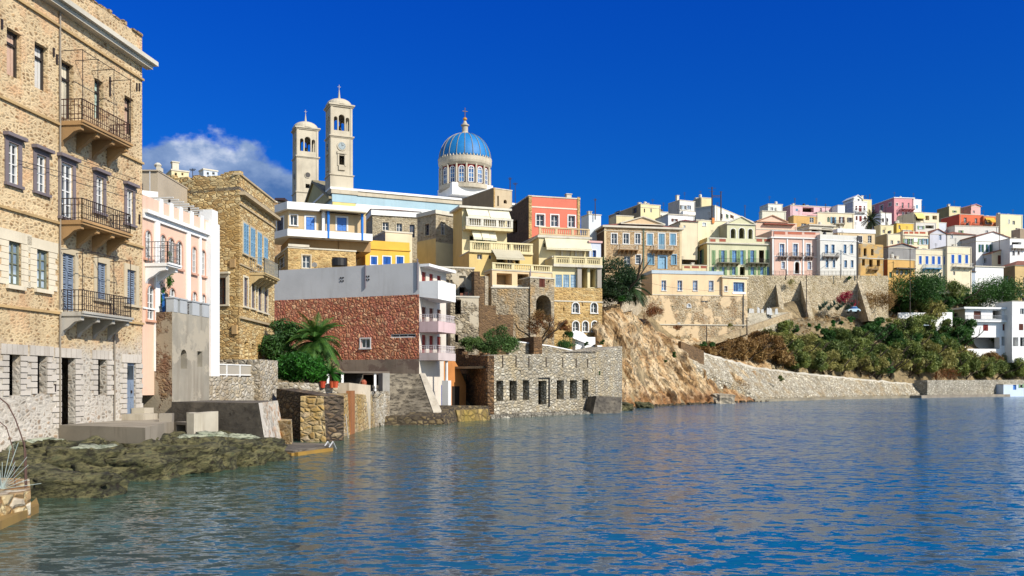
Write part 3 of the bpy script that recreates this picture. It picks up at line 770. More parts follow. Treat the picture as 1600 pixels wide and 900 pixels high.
for r in ((-56, 356, -30, 430), (13, 378, 32.5, 446), (57, 391, 75.5, 452)):
    MFt(W(*r, c='weath', g=(2, 4), dep=.13, gl='pale'))
    s0, s1 = MF.s(r[0]), MF.s(r[2]); xm = (r[0]+r[2])/2; z0, z1 = MF.z(xm, r[3]), MF.z(xm, r[1]); q = MB()
    for (a, b) in ((s0-.5, s0-.003), (s1+.003, s1+.5)):
        k = 7
        for i in range(k): o = .12*(i % 2); MF.box(q, a+(o if a < s0-.1 else 0), b-(o if a > s0 else 0), z0+(z1-z0)*i/k, z0+(z1-z0)*(i+1)/k-.015, .003, .03)
    MF.box(q, s0-.55, s1+.55, z1+.003, z1+.38, .003, .035); MF.box(q, s0-.15, s1+.15, z0-.14, z0, .003, .12); q.build('window_quoins', QW, mans)
MFt(S(96.5, 397, 116, 486, c='gblue', arch=0, sur='stone', sw=.2, dep=.2), S(150.5, 411, 165.5, 468, c='gblue', sur='stone', sw=.22, dep=.2), S(197.5, 422, 211.5, 476, c='gblue', sur='stone', sw=.24, dep=.2))
gf = [(-52, 549, -30, 622), (13, 554, 31, 618), (57, 556, 72.5, 615), (95, 559, 117, 668), (152, 561.5, 166, 617)]
for r in gf: MFt(Hh(*r, dep=.28))
MFt(D(197.5, 567, 211.5, 653, c='gblue', dep=.12))
for r in gf+[(197.5, 567, 211.5, 653)]:   # white dressed jambs, every second block longer
    s0, s1 = MF.s(r[0]), MF.s(r[2]); xm = (r[0]+r[2])/2; z0, z1 = MF.z(xm, r[3]), MF.z(xm, r[1]); q = MB()
    k = max(6, int((z1-z0)/.2))
    for i in range(k):
        for sg in (0, 1):
            ln = .32+.22*((i+sg) % 2)+random.uniform(-.04, .04)
            a, b = (s0-ln, s0-.003) if sg == 0 else (s1+.003, s1+ln)
            MF.box(q, a, b, z0+(z1-z0)*i/k, z0+(z1-z0)*(i+1)/k-.035, .003, .035+random.uniform(0, .015))
    for i in range(5):
        a = s0-.4+(s1-s0+.8)*i/5; MF.box(q, a, a+(s1-s0+.8)/5-.02, z1+.003, z1+.36, .003, .045)
    q.build('dressed_jamb', stucco(206, 198, 186, .5), mans)
# door 5 upper glass, lamp
q = MB(); s0, s1 = MF.s(199.5), MF.s(209.5); MF.box(q, s0, s1, MF.z(204, 592), MF.z(204, 571), -.05, -.03); q.build('door_glass', glassm('dark'), mans)
m = MB()
panel(m, MF, 0, MF.L, -.5, zt, ops, .4)
Db = MBp-MF.n*9; Da = MA-MF.n*9
for fc in (Fac(MBp, Db), Fac(Db, Da), Fac(Da, MA)): panel(m, fc, 0, fc.L, -.5, zt, [])
m.build('wall', mansion_mat(), mans)
m = MB(); m.hexa([(*p, zt-1.3) for p in (MF.pt(.3, 0, -.3)[:2], MF.pt(MF.L-.3, 0, -.3)[:2], MF.pt(MF.L-.3, 0, -8.7)[:2], MF.pt(.3, 0, -8.7)[:2])]+[(*p, zt-1.1) for p in (MF.pt(.3, 0, -.3)[:2], MF.pt(MF.L-.3, 0, -.3)[:2], MF.pt(MF.L-.3, 0, -8.7)[:2], MF.pt(.3, 0, -8.7)[:2])])
# dark floors seen through the openings
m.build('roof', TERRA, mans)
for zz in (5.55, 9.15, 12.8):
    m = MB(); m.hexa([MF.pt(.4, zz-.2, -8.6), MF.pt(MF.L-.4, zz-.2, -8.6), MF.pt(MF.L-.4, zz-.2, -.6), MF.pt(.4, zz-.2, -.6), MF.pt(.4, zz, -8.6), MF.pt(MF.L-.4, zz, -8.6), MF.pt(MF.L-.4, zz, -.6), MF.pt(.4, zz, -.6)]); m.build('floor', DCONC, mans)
# broken coping of stones and roof tiles on top
m = MB()
s = 0.0
while s < MF.L-.2:
    w = random.uniform(.18, .5); h = random.uniform(.03, .22); MF.box(m, s, min(MF.L, s+w), zt+.002, zt+h, -.4+random.uniform(-.05, .05), random.uniform(-.05, .1)); s += w+random.uniform(0, .12)
m.build('broken_coping', rubble(MASON, (150, 120, 85), 3), mans)
m = MB(); zc = 17.35
MF.box(m, -.3, MF.L+.35, zc-.32, zc-.14, .003, .32); MF.box(m, -.3, MF.L+.5, zc-.14, zc+.05, .003, .5); MF.box(m, -.3, MF.L+.42, zc+.05, zc+.1, .003, .4)
rf_ = Fac(MBp, Db); rf_.box(m, 0, 4, zc-.14, zc+.05, .003, .5)
m.build('cornice', TRIM, mans)
for zq in (16.42, 12.72, 9.0, 5.62):
    m = MB(); MF.box(m, 0, MF.L+.04, zq, zq+.09, .003, .09); m.build('string_course', stucco(196, 165, 115, .4), mans)
for (x0, x1, y, rm) in ((92, 172, 189, paint(70, 38, 30, .8)), (92, 172, 344, IRON), (92.5, 173, 487, IRON)):
    MFt(BAL(x0, x1, y, p=.95, th=.16, h=.82, nb=4, m=stucco(190, 150, 100, .7) if y < 400 else stucco(186, 182, 172, .5), rm=rm))
# iron awning frames over the balconies
for (xs, y, z2) in (((92, 117, 143, 170), 80, 189), ((92, 117, 143, 170), 390, 487)):
    m = MB(); z = MF.z(xs[0], y); zb_ = MF.z(92, z2); e = []
    for x in xs:
        s = MF.s(x); m.bar(MF.pt(s, z, 0), MF.pt(s, z+.02, .98), .016, 4); m.bar(MF.pt(s, z, .95), MF.pt(s, zb_, .95), .014, 4); e.append(MF.pt(s, z, .95))
    m.bar(e[0], e[-1], .014, 4); m.build('awning_frame', IRON, mans)
for (x, y0, y1) in ((171, 120, 150), (213, 130, 142), (217, 335, 350), (88, 85, 100), (83, 75, 88), (2, 30, 45), (217, 130, 142), (85, 600, 612)):
    m = MB(); s = MF.s(x); MF.box(m, s-.04, s+.04, MF.z(x, y1), MF.z(x, y0), .003, .05); m.build('wall_anchor', IRON, mans)
m = MB()
for x in (91.5, 177): s = MF.s(x); m.bar(MF.pt(s, 1.2, .07), MF.pt(s, 6 if x > 100 else 17, .07), .035, 6)
m.build('drainpipe', paint(150, 140, 125), mans)
# wires crossing the facade
m = MB(); m.bar(MF.pt(MF.s(20), MF.z(20, 250), .15), MF.pt(MF.s(215), MF.z(215, 305), .25), .012, 4); m.bar(MF.pt(MF.s(110), MF.z(110, 246), .15), MF.pt(MF.s(210), MF.z(210, 282), .2), .012, 4); m.build('cable', WIRE, mans)
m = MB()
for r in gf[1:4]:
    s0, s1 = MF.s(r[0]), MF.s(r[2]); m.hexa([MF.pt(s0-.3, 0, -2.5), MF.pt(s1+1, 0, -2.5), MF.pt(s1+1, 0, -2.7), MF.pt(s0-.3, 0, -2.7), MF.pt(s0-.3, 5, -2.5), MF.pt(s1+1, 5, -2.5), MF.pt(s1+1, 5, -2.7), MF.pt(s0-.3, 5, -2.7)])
m.build('interior_shade_wall', rubble([(70, 64, 54), (52, 48, 40)], (36, 33, 28), 3, bd=.08), mans)  # interior darkness put into the stone colour behind the openings

# ------------------------------------------------ grey rendered block with merlons, below the pink house
BRN = rubble([(140, 112, 78), (160, 132, 96), (112, 84, 62), (172, 150, 118)], (150, 130, 104), 4.2, 1.7, .14, stain=(116, 76, 54), plaster=(158, 146, 124, .44, .7), bd=.05)
GPL = stucco(165, 158, 142, .55, .8, (188, 178, 158))
root = thing('ruined_block', 'grey rendered block with two small openings and a merlon parapet, under the pink house', 'building', (-17, 43, 0))
A = (PX(225, 40.8)-.6, 41.0); B = (PX(269, 40.5), 40.5); Cc = (PX(327, 44.2), 44.2)
f1 = Fac(A, B); f2 = Fac(B, Cc); zt2 = ZZ(487, 40.5); ops2 = []
feature(root, f2, Hh(282.5, 546, 292, 576, arch=1, dep=.6), ops2); feature(root, f2, Hh(308.5, 549, 316, 573, dep=.6), ops2)
m = MB(); panel(m, f2, 0, f2.L, .5, zt2, ops2); 
Dd = Vector(Cc)-f2.n*4; panel(m, Fac(Cc, Dd), 0, 4, .5, zt2, []); m.hexa([(A[0], A[1]+.2, zt2-.12), (B[0]-.2, B[1]+.2, zt2-.12), (Cc[0]-.2, Cc[1], zt2-.12), (Dd.x, Dd.y, zt2-.12), (A[0], A[1]+.2, zt2-.02), (B[0]-.2, B[1]+.2, zt2-.02), (Cc[0]-.2, Cc[1], zt2-.02), (Dd.x, Dd.y, zt2-.02)])
m.build('wall', GPL, root)
m = MB(); panel(m, f1, 0, f1.L, .5, zt2, []); m.build('front_wall', BRN, root)
m = MB()   # back of the recesses
for (a, b, c, d) in ops2 and [(o[0], o[1], o[2], o[3]) for o in ops2]: f2.box(m, a-.1, c+.1, b-.1, d+.1, -.75, -.6)
m.build('blocked_opening', stucco(128, 100, 78, .6), root)
for (x0, x1) in ((271, 277), (281, 292), (300, 311), (315.5, 326.5)):
    m = MB(); s0, s1 = f2.s(x0), f2.s(x1); zl = zt2; f2.box(m, s0, s1, zl+.003, zl+.62, -.35, .02); f2.box(m, s0-.04, s1+.04, zl+.62, zl+.68, -.39, .06); m.build('merlon', stucco(178, 182, 184, .4), root)
m = MB(); rail(m, [f2.pt(f2.s(272), zt2, -.15), f2.pt(f2.L, zt2, -.15)], .5, .2, .012); m.build('railing', IRON, root)
# pots, blue door on the terrace
m = MB(); m.lathe((PX(232, 41.3), 41.3, zt2), [(.1, 0), (.13, .05), (.22, .3), (.24, .34), (.2, .34)], 12)
solo(m, 'flower_pot', WHITE, 'white flower pot on the terrace beside the mansion wall', 'pot')
m = MB(); m.lathe((PX(229, 41.6), 41.6, zt2), [(.1, 0), (.13, .05), (.2, .6), (.3, .64), (.2, .68)], 12)
solo(m, 'planter', paint(150, 75, 45), 'terracotta planter with red geraniums on the terrace beside the mansion', 'pot')
root = thing('terrace_door', 'bright blue wooden door standing open on the terrace among the vines', 'door', (PX(257, 41.4), 41.4, zt2))
m = MB(); m.box(PX(254, 41.4), PX(259.5, 41.4), 41.35, 41.41, zt2, ZZ(459, 41.4)); m.build('door_leaf', PC['blue'], root)
m = MB(); m.box(PX(259.6, 41.4), PX(262, 41.4), 41.3, 41.45, zt2, ZZ(459, 41.4)); m.build('frame', PC['dark'], root)

# ------------------------------------------------ pink house
PA, PB = mline(222.5), mline(334); PF = Fac(PA-ud*0.0, PB)
PINK = stucco(232, 196, 172, .18, .8); root = thing('pink_house', 'pink house with arched windows and white pilasters, between the two stone houses', 'house', (PA.x-3, 43, 2.5)); ops3 = []
ztp = ZZ(313, 41); zc = ZZ(337, 41)
def PFt(*a):
    for ft in a: feature(root, PF, ft, ops3)
for r in ((225.5, 360, 235.5, 404), (249.5, 367, 258, 412), (262, 372, 271, 417), (275, 377, 284, 420), (299, 386, 306, 427), (313.5, 391, 320, 431)):
    PFt(W(*r, arch=1, g=(2, 4), sur='peach', sw=.07, dep=.07))
for r in ((229, 446, 240, 500), (249, 448, 258, 500), (263, 450, 273, 500), (299.5, 456, 306.5, 500), (314, 460, 320.5, 500)):
    PFt(W(*r, arch=1, g=(2, 4), sur='peach', sw=.07, dep=.07))
for x0, x1 in ((240.5, 247.5), (290.5, 295.5), (310.2, 312.6)):
    xm = (x0+x1)/2; PFt(BX(x0, HZ-(zc-CH)*FL/PF.Y(PF.s(xm)), x1, 580, o=.09, m=WHITE))
m = MB(); panel(m, PF, 0, PF.L, 2.5, ztp, ops3); e_ = PB-PF.n*8; s_ = PA-PF.n*8
for fc in (Fac(PB, e_), Fac(e_, s_), Fac(s_, PA)): panel(m, fc, 0, fc.L, 2.5, ztp, [])
m.build('wall', PINK, root)
m = MB(); m.hexa([PF.pt(.1, zc-.2, -.1), PF.pt(PF.L-.1, zc-.2, -.1), PF.pt(PF.L-.1, zc-.2, -7.9), PF.pt(.1, zc-.2, -7.9), PF.pt(.1, zc-.05, -.1), PF.pt(PF.L-.1, zc-.05, -.1), PF.pt(PF.L-.1, zc-.05, -7.9), PF.pt(.1, zc-.05, -7.9)]); m.build('roof', GREY, root)
m = MB(); PF.box(m, 0, PF.L, zc-.32, zc-.1, .003, .1); PF.box(m, 0, PF.L, zc-.1, zc+.06, .003, .25); m.build('cornice', WHITE, root)
m = MB(); PF.box(m, 0, PF.L, 6.35, 6.42, .003, .06); m.build('string_course', WHITE, root)
for px in (251, 267, 282, 299, 315): 
    m = MB(); s = PF.s(px); PF.box(m, s-.14, s+.14, zc+.06, ztp+.12, -.1, .06); m.build('parapet_post', WHITE, root)
m = MB(); s0 = PF.s(321); PF.box(m, s0, PF.L+.05, 3.4, zc+.6, .003, .3); PF.box(m, PF.s(326), PF.L+.05, zc+.6, zc+1.3, -.5, .2); m.build('end_pier', WHITE, root)
PFt(BAL(226, 247, 411, p=1.1, h=.95, nb=2, m=WHITE, rm=paint(120, 120, 120)))
# pergola on its roof
pg = thing('pergola', 'grey slatted pergola on the roof of the pink house', 'pergola', (*PF.pt(6, 0, -2)[:2], ztp))
zt_ = ZZ(322, 44.5)
for s in (3.2, 5.2, 7): 
    for o in (-.4, -1.7): m = MB(); m.bar(PF.pt(s, zc-.1, o), PF.pt(s, zt_, o), .06, 4); m.build('post', PC['dark'], pg)
m = MB()
for i in range(9): s = 3+4.2*i/8; m.bar(PF.pt(s, zt_+.05, -.1), PF.pt(s, zt_+.05, -2.0), .05, 4)
m.build('slats', paint(225, 222, 215), pg)
# white roof terrace next to it
root = thing('roof_terrace_house', 'white parapet terrace in front of a plain greige wall, above the pink house', 'house', (PX(236, 45), 46, 8))
m = MB(); a = PF.pt(-.2, 0, -.9); tf = Fac.px(219, 43, 247, 43.4)
tf.box(m, 0, tf.L, ZZ(323, 43), ZZ(297, 43), -1.6, 0); m.build('terrace', WHITE, root)
m = MB(); m.box(PX(215, 50), PX(252, 50), 49.5, 54, 8, ZZ(271, 50)); m.box(PX(214, 50), PX(253, 50), 49.4, 54.1, ZZ(271, 50), ZZ(269, 50)); m.build('wall', stucco(186, 172, 150, .3), root)
m = MB(); m.box(PX(244, 49.6), PX(249.5, 49.6), 49.6, 50.1, ZZ(269, 50), ZZ(263, 50)); m.lathe((PX(246.7, 49.8), 49.8, ZZ(263, 50)), [(.14, 0), (.22, .12), (.1, .25)], 8); m.build('chimney', TRIM, root)
m = MB(); m.bar((PX(234, 49), 49, 10), (PX(234, 49), 49, ZZ(268, 49)), .03, 6); m.build('pole', paint(200, 200, 200), root)

# ------------------------------------------------ second stone house
ST2 = rubble([(214, 178, 116), (234, 206, 146), (244, 222, 168), (222, 190, 130), (196, 158, 100)], (160, 124, 76), 2.4, 2.6, .07, stain=(214, 172, 100), bd=.05, big=.2)
cx, cy = PX(374, 54), 54.0; LU = Vector((-.95, .3)).normalized()
RA = Vector((cx, cy)); RB = RA+Vector((-.007, 1)).normalized()*8.2
root = thing('stone_house', 'stone house with broad blank side wall and pale blue shutters beside the pink house', 'house', (cx-4, cy+4, 3))
rfc = Fac(RA, RB); lfc = Fac(RA+LU*11, RA); opr = []; opl = []; zt = ZZ(273, 54)
def R2(*a):
    for ft in a: feature(root, rfc, ft, opr)
R2(*[S(*r, c='lblue', sur='stone', sw=.13, dep=.08) for r in ((379.5, 350, 386.5, 397), (390.5, 357, 397, 402), (411.5, 372, 417, 404))], S(401.5, 364, 407.5, 414, c='lblue', sur='stone', sw=.13, dep=.08))
R2(*[W(*r, c='grey', g=(2, 3), sur='cream', sw=.12, dep=.1) for r in ((380.5, 434, 387, 479), (392.5, 440, 398, 482), (403, 444, 408.5, 486), (412, 449, 417.5, 489))])
R2(*[Hh(*r, dep=.4) for r in ((382, 534, 387, 560), (393.5, 537, 397.5, 562), (404.5, 539, 409, 562), (413.5, 541, 417.5, 564))])
R2(BAL(390, 414, 426, p=.95, h=.95, nb=5, m=stucco(205, 180, 130, .4), rm=paint(150, 150, 140, .6)))
feature(root, lfc, W(337.5, 434, 353.5, 476, c='brown', g=(2, 3), sur='cream', sw=.22, hood=1, dep=.25), opl)
m = MB(); panel(m, rfc, 0, rfc.L, 1, zt, opr); panel(m, lfc, 0, lfc.L, 1, zt, opl)
e1 = RB+LU*11; e2 = RA+LU*11; panel(m, Fac(RB, e1), 0, 11, 1, zt, []); panel(m, Fac(e1, e2), 0, rfc.L, 1, zt, [])
m.build('wall', ST2, root)
m = MB(); q = [(*(RA), zt-.9), (*(RB), zt-.9), (*e1, zt-.9), (*e2, zt-.9)]; m.hexa(q+[(x, y, z+.2) for x, y, z in q]); m.build('roof', GREY, root)
m = MB()
for zq, p, h in ((ZZ(299, 54), .35, .2), (ZZ(317, 54), .08, .1), (ZZ(411, 54), .07, .09), (ZZ(494, 54), .16, .14)):
    rfc.box(m, 0, rfc.L+p, zq-h, zq, .003, p)
rfc.box(m, 0, rfc.L, zt+.002, zt+.12, -.4, .08); m.build('cornice', stucco(196, 176, 140, .4), root)
for (px, y0, y1) in ((366, 405, 418), (369, 508, 522)):
    m = MB(); s = lfc.s(px); lfc.box(m, s-.25, s+.1, lfc.z(px, y1), lfc.z(px, y0), .003, .1); m.build('corbel', stucco(206, 172, 120, .6), root)
# broken top of side wall
m = MB(); s = 0
while s < 10.8:
    w = random.uniform(.25, .6); h = random.uniform(.05, .35); lfc.box(m, s, min(11, s+w), zt+.003, zt+h, -.4, -.02); s += w
m.build('broken_coping', ST2, root)

# small houses far behind, over its roof
house('far_house', 'small yellow flat-roofed house with two square windows on the ridge above the pink house', 268, 100, 295, 101, 264, 284, CREAM, lp=259, fe=[Hh(273, 270, 276.5, 274), Hh(283.5, 270, 286.5, 274)], par=.3, chim=[(.2, .5, .9)])
house('far_house', 'small blue-shaded white cube house on the ridge above the side wall of the stone house', 318, 100, 340, 101, 263, 282, stucco(205, 215, 225, .15), lp=311, fe=[Hh(323, 269, 326.5, 273), Hh(331.5, 269, 335.5, 273), Hh(324, 275, 338, 277.5)], par=.3)
house('far_house', 'low stone house with a flowered roof terrace, between the stone house and the church tower', 396, 112, 460, 118, 306, 340, rubble(MASON, (160, 130, 95), 2.5), lp=None, dep=8, fe=[], par=.4)
m = MB(); m.box(PX(424, 113.6), PX(440, 113.6), 115.2, 117, ZZ(307, 113), ZZ(303.5, 113))
solo(m, 'roof_canopy', paint(60, 40, 45), 'dark little canopy on the low terrace beside the short church tower', 'canopy')

# ------------------------------------------------ terrace walls at the water, left
RUBW = rubble([(196, 188, 170), (220, 212, 196), (168, 154, 130), (206, 190, 160)], (176, 166, 146), 3.6, 1.3, .12, bd=.06, stain=(150, 130, 100))
RUBD = rubble([(104, 84, 62), (138, 112, 80), (84, 70, 56), (150, 132, 104)], (60, 50, 42), 2.0, 2.0, .16, bd=.14, stain=(92, 80, 66))
RUBY = rubble([(190, 158, 100), (214, 190, 140), (160, 130, 84), (200, 180, 150)], (176, 158, 124), 2.4, 1.5, .12, bd=.08, stain=(178, 140, 60))
def wall(name, label, pts, zt_, zb_, th, mat, cat='wall', bat=0.0, cap=None, group=None):
    """free standing wall along plan points; zt_ one value or list; bat = batter"""
    m = MB(); cm = MB(); pts = [Vector(p) for p in pts]; n = len(pts)
    zt_ = zt_ if isinstance(zt_, (list, tuple)) else [zt_]*n
    for i in range(n-1):
        f = Fac(pts[i], pts[i+1]); k = max(1, int(f.L/2.5))
        for q in range(k):
            s0, s1 = f.L*q/k, f.L*(q+1)/k; a = zt_[i]+(zt_[i+1]-zt_[i])*q/k; b = zt_[i]+(zt_[i+1]-zt_[i])*(q+1)/k
            c = a-1.2 if zb_ == 'low' else zb_; d = b-1.2 if zb_ == 'low' else zb_
            m.hexa([f.pt(s0, c, bat), f.pt(s1, d, bat), f.pt(s1, d, -th), f.pt(s0, c, -th), f.pt(s0, a, 0), f.pt(s1, b, 0), f.pt(s1, b, -th), f.pt(s0, a, -th)])
            if cap: cm.hexa([f.pt(s0, a+.002, .05), f.pt(s1, b+.002, .05), f.pt(s1, b+.002, -th-.05), f.pt(s0, a+.002, -th-.05), f.pt(s0, a+.12, .05), f.pt(s1, b+.12, .05), f.pt(s1, b+.12, -th-.05), f.pt(s0, a+.12, -th-.05)])
    if cap:
        r = thing(name, label, cat, (pts[0].x, pts[0].y, zt_[0]-2.2 if zb_ == 'low' else zb_), group); m.build('wall_body', mat, r); cm.build('coping', cap, r); return r
    return solo(m, name, mat, label, cat, group)
def pp(px, Y): return (PX(px, Y), Y)
wall('terrace_wall', 'pale rubble retaining wall under the white framed panels, below the stone house', [pp(322, 45.2), pp(406, 50)], ZZ(588, 45), .8, 2.5, RUBW)
wall('garden_pier', 'taller pale rubble end of the terrace wall under the corner of the stone house', [pp(406, 49.4), pp(434, 52)], ZZ(562, 50), .8, 3, RUBW)
wall('brick_pier', 'low dark red stone pier beside the white framed panels', [pp(391, 50.2), pp(406, 50.8)], ZZ(563, 50), 3, .5, rubble([(120, 72, 60), (150, 98, 80)], (100, 70, 60), 3.5))
root = thing('panel_fence', 'white framed fence of frosted panels along the terrace below the stone house', 'fence', (PX(331, 46), 46, 3.4))
f = Fac.px(331, 46.3, 393, 49.6); m = MB(); z0, z1 = ZZ(586, 46.3), ZZ(568, 46.3)
for i in range(4): s = f.L*i/3; f.box(m, s-.04, s+.04, z0-.3, z1, 0, .08)
f.box(m, 0, f.L, z1-.06, z1, 0.003, .077); f.box(m, 0, f.L, z0, z0+.06, .003, .077); m.build('frame', PC['white'], root)
m = MB(); f.box(m, 0.05, f.L-.05, z0+.05, z1-.05, .02, .04); m.build('panel', stucco(165, 158, 145, .3), root)
# dark concrete block with battered lit end
root = thing('concrete_bastion', 'dark weathered concrete bastion with a pale battered end, standing at the water beside the rocks', 'wall', (PX(340, 39), 39, -.5))
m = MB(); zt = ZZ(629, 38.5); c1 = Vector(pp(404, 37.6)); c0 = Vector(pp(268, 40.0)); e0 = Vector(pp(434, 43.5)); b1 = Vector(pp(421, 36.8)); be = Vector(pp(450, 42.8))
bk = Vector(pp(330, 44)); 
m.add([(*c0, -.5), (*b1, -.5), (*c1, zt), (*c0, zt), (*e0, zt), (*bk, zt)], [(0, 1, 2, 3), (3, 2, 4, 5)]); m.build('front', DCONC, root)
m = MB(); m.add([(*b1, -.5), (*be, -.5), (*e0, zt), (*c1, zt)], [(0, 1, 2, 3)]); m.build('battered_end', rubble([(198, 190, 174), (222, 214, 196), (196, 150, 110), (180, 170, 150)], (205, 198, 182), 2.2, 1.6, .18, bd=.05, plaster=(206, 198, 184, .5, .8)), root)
m = MB(); m.hexa([(*pp(430, 42.2), -.5), (*pp(457, 41.5), -.5), (*pp(459, 44), -.5), (*pp(430, 45), -.5), (*pp(430, 42.2), ZZ(657, 42.5)), (*pp(454, 41.7), ZZ(657, 42.5)), (*pp(456, 44), ZZ(657, 42.5)), (*pp(430, 45), ZZ(657, 42.5))]); m.build('step', RUBY, root)
# platform of old concrete
root = thing('concrete_platform', 'broad grey concrete platform over the green rocks in front of the mansion door', 'platform', (PX(180, 33), 34, 0))
m = MB(); zt = 1.46; a = MF.pt(MF.s(91), 0, .02)[:2]; b = pp(227, 31.6); c = pp(272, 37.5); d = MF.pt(MF.L, 0, .02)[:2]
m.prism([a, b, c, (PX(268, 40.2), 40.2), d], .62, zt); m.build('deck', stucco(160, 150, 132, .7), root)
m = MB(); m.prism([(a[0]+.1, a[1]+.6), (b[0]-.5, b[1]+.7), (c[0]-.5, c[1]+.3), d], -.3, .62); m.build('footing', rubble([(150, 140, 120), (120, 112, 96)], (96, 88, 74), 3), root)
fq = Fac(b, c); m = MB()
fq.box(m, fq.L-.55, fq.L, zt, ZZ(646, 37), -.5, .003); m.build('post', CONC, root)
m = MB(); MF.box(m, MF.s(190), MF.s(214), zt+.003, zt+.26, .01, .95); MF.box(m, MF.s(205), MF.s(220), zt+.263, zt+.5, .01, .6); m.build('step', stucco(190, 180, 160, .5), root)
wall('concrete_parapet', 'short pale concrete slab with a drain hole, set against the dark bastion', [pp(291, 36.6), pp(303, 36), pp(341, 37.4)], [ZZ(645, 36), ZZ(646, 36), ZZ(643, 37)], .2, .35, stucco(196, 188, 170, .5))
m = MB(); f = Fac.px(272, 38, 293, 37.4); f.box(m, 0, f.L, ZZ(659, 38)-.12, ZZ(659, 38), -.9, 0); f.box(m, 0, .15, .6, ZZ(659, 38)-.123, -.9, 0); f.box(m, f.L-.15, f.L, .6, ZZ(659, 38)-.123, -.9, 0)
solo(m, 'stone_bench', CONC, 'low concrete bench between the platform post and the pale parapet slab', 'bench')
# seawalls right of the bastion
wall('seawall', 'dark coarse stone seawall facing the bastion, with a crumbling sloped top', [pp(432, 51), pp(505, 46.6)], [ZZ(607, 51), ZZ(619, 46.6)], -.6, 1.2, RUBD)
wall('seawall', 'yellowed rubble seawall with a rusty pilaster and a ladder, right of the dark stone seawall', [pp(505.5, 46.6), pp(545, 53.3), pp(584, 63)], [ZZ(619, 46.6), ZZ(621, 53.3)+.25, 2.2], -.6, 1.2, RUBY, bat=.15)
wall('garden_wall', 'low grey rubble garden wall on the terrace in front of the palm', [pp(432, 55), pp(470, 55.4), pp(548, 57)], [ZZ(597, 55), ZZ(598, 55.4), ZZ(600, 57)], 1, .6, RUBW)
wall('plastered_wall', 'smooth cream plastered wall section beside the recessed shed', [pp(545, 56.5), pp(579, 60.5)], [ZZ(598, 57), ZZ(602, 60)], 0, .8, stucco(214, 200, 176, .5, .8, (190, 180, 160)))
wall('seawall', 'mottled grey and white rubble seawall under the recessed shed', [pp(579, 62), pp(609, 66)], ZZ(612, 62), -.6, 1.5, RUBW)
m = MB(); f = Fac.px(541, 53, 548, 54.6); f.box(m, 0, f.L, -.5, 2.6, 0, .25); solo(m, 'buttress', stucco(170, 110, 60, .8), 'rusty stained pilaster on the yellowed seawall', 'buttress')
# jetty
m = MB(); m.prism([pp(420, 38.2), pp(458, 37.6), pp(512, 40.3), pp(521, 42), pp(455, 43)], -.4, .2)
root = thing('jetty', 'flat dark bathing jetty at the foot of the battered wall', 'jetty', (PX(470, 40), 40, -.4)); 
m.build('slab', DCONC, root)
m = MB(); f = Fac(pp(420, 38.15), pp(460, 37.5)); f.box(m, 0, f.L, -.3, .12, 0, .18); f = Fac(pp(460, 37.5), pp(515, 40.2)); f.box(m, .003, f.L, -.3, .14, .0, .18); m.build('algae_edge', stucco(160, 124, 50, .8), root)
def ladder(label, base, top, w, mat):
    a = Vector(base); b = Vector(top); u = Vector((w, 0, 0)); m = MB(); m.bar(a, b, .03, 5); m.bar(a+u, b+u, .03, 5); k = 5
    for i in range(k): p = a.lerp(b, (i+.5)/k); m.bar(p, p+u, .02, 5)
    solo(m, 'ladder', mat, label, 'ladder')
ladder('thin leaning ladder against the yellowed seawall', (PX(534, 50), 49.6, -.2), (PX(525, 51), 51.5, ZZ(648, 51)), .45, paint(170, 165, 155))
m = MB()
for k, px in enumerate((506, 514)):
    p = P3(px, 699, 40.5); q = P3(px+6, 690, 40.9); r = P3(px+11, 701, 41.3); m.bar(p, q, .03, 5); m.bar(q, r, .03, 5)
m.bar(P3(496, 699, 40), P3(508, 698, 40.5), .03, 5)
solo(m, 'bathing_ladder', paint(200, 200, 200, .3), 'small metal bathing ladder at the tip of the jetty', 'ladder')

# ------------------------------------------------ rocks in the left foreground
rk = rockm([(34, 34, 22), (74, 74, 44), (120, 114, 76), (66, 80, 54)], sc=(.9, 1.0, 2.3), rot=(0, .3, .3), scale=1.3, bd=.3, low=((34, 30, 20), (70, 56, 30)), lowz=(.05, .3), seam=.95)
rk2 = rockm([(140, 158, 128), (176, 180, 156), (112, 128, 98)], sc=(.8, 1.2, 2.6), scale=1.1, bd=.2, seam=.6)
def shelf(p, t):
    Y0, L = Yw(p)-.9, 8.6
    Y = Y0+L*t; X = PX(p, Y)
    prof = [(0, -.9), (.15, -.4), (.28, -.05), (.4, .2), (.6, .45), (1, .6)]
    z = hprof(prof, t)
    n1 = fb((X*.45, Y*.45, 2), 5); st = abs(fb((X*.3+Y*.2, Y*1.6-X*.5, 5), 4))
    k = min(1, t/.1)
    return (X, Y-.6*n1*k, z+(.3*n1+.25*st-.1)*k)
loft(fr(-120, 440, 2.0), fr(0, .4, .012)+fr(.43, 1, .03), shelf, 'rock_shelf', rk, smooth=True)
BOULD = [(60, 24.4, 1.0, .6, .5, 'olive brown boulder at the water left of the platform'), (112, 24.0, 1.1, .5, .42, 'low wet boulder nearest the quay, half in the water'),
         (158, 25.0, .7, .4, .3, 'small wet rock at the tip of the near rock spit'), (130, 28.4, 1.5, .8, .7, 'rounded green-brown boulder under the left end of the platform'),
         (200, 28.6, 1.6, 1.0, .55, 'long flat olive rock below the corner of the platform'), (262, 30.6, 1.7, 1.0, .72, 'broad layered olive boulder in front of the pale parapet slab'),
         (310, 31.8, 1.3, .9, .75, 'cracked layered boulder between the platform and the bastion'), (355, 33.4, 1.5, .9, .7, 'dark olive boulder at the foot of the bastion'),
         (395, 35.4, 1.2, .8, .6, 'last brown boulder beside the jetty'), (80, 28.5, 1.4, .9, .5, 'mossy green rock below the mansion ground floor windows')]
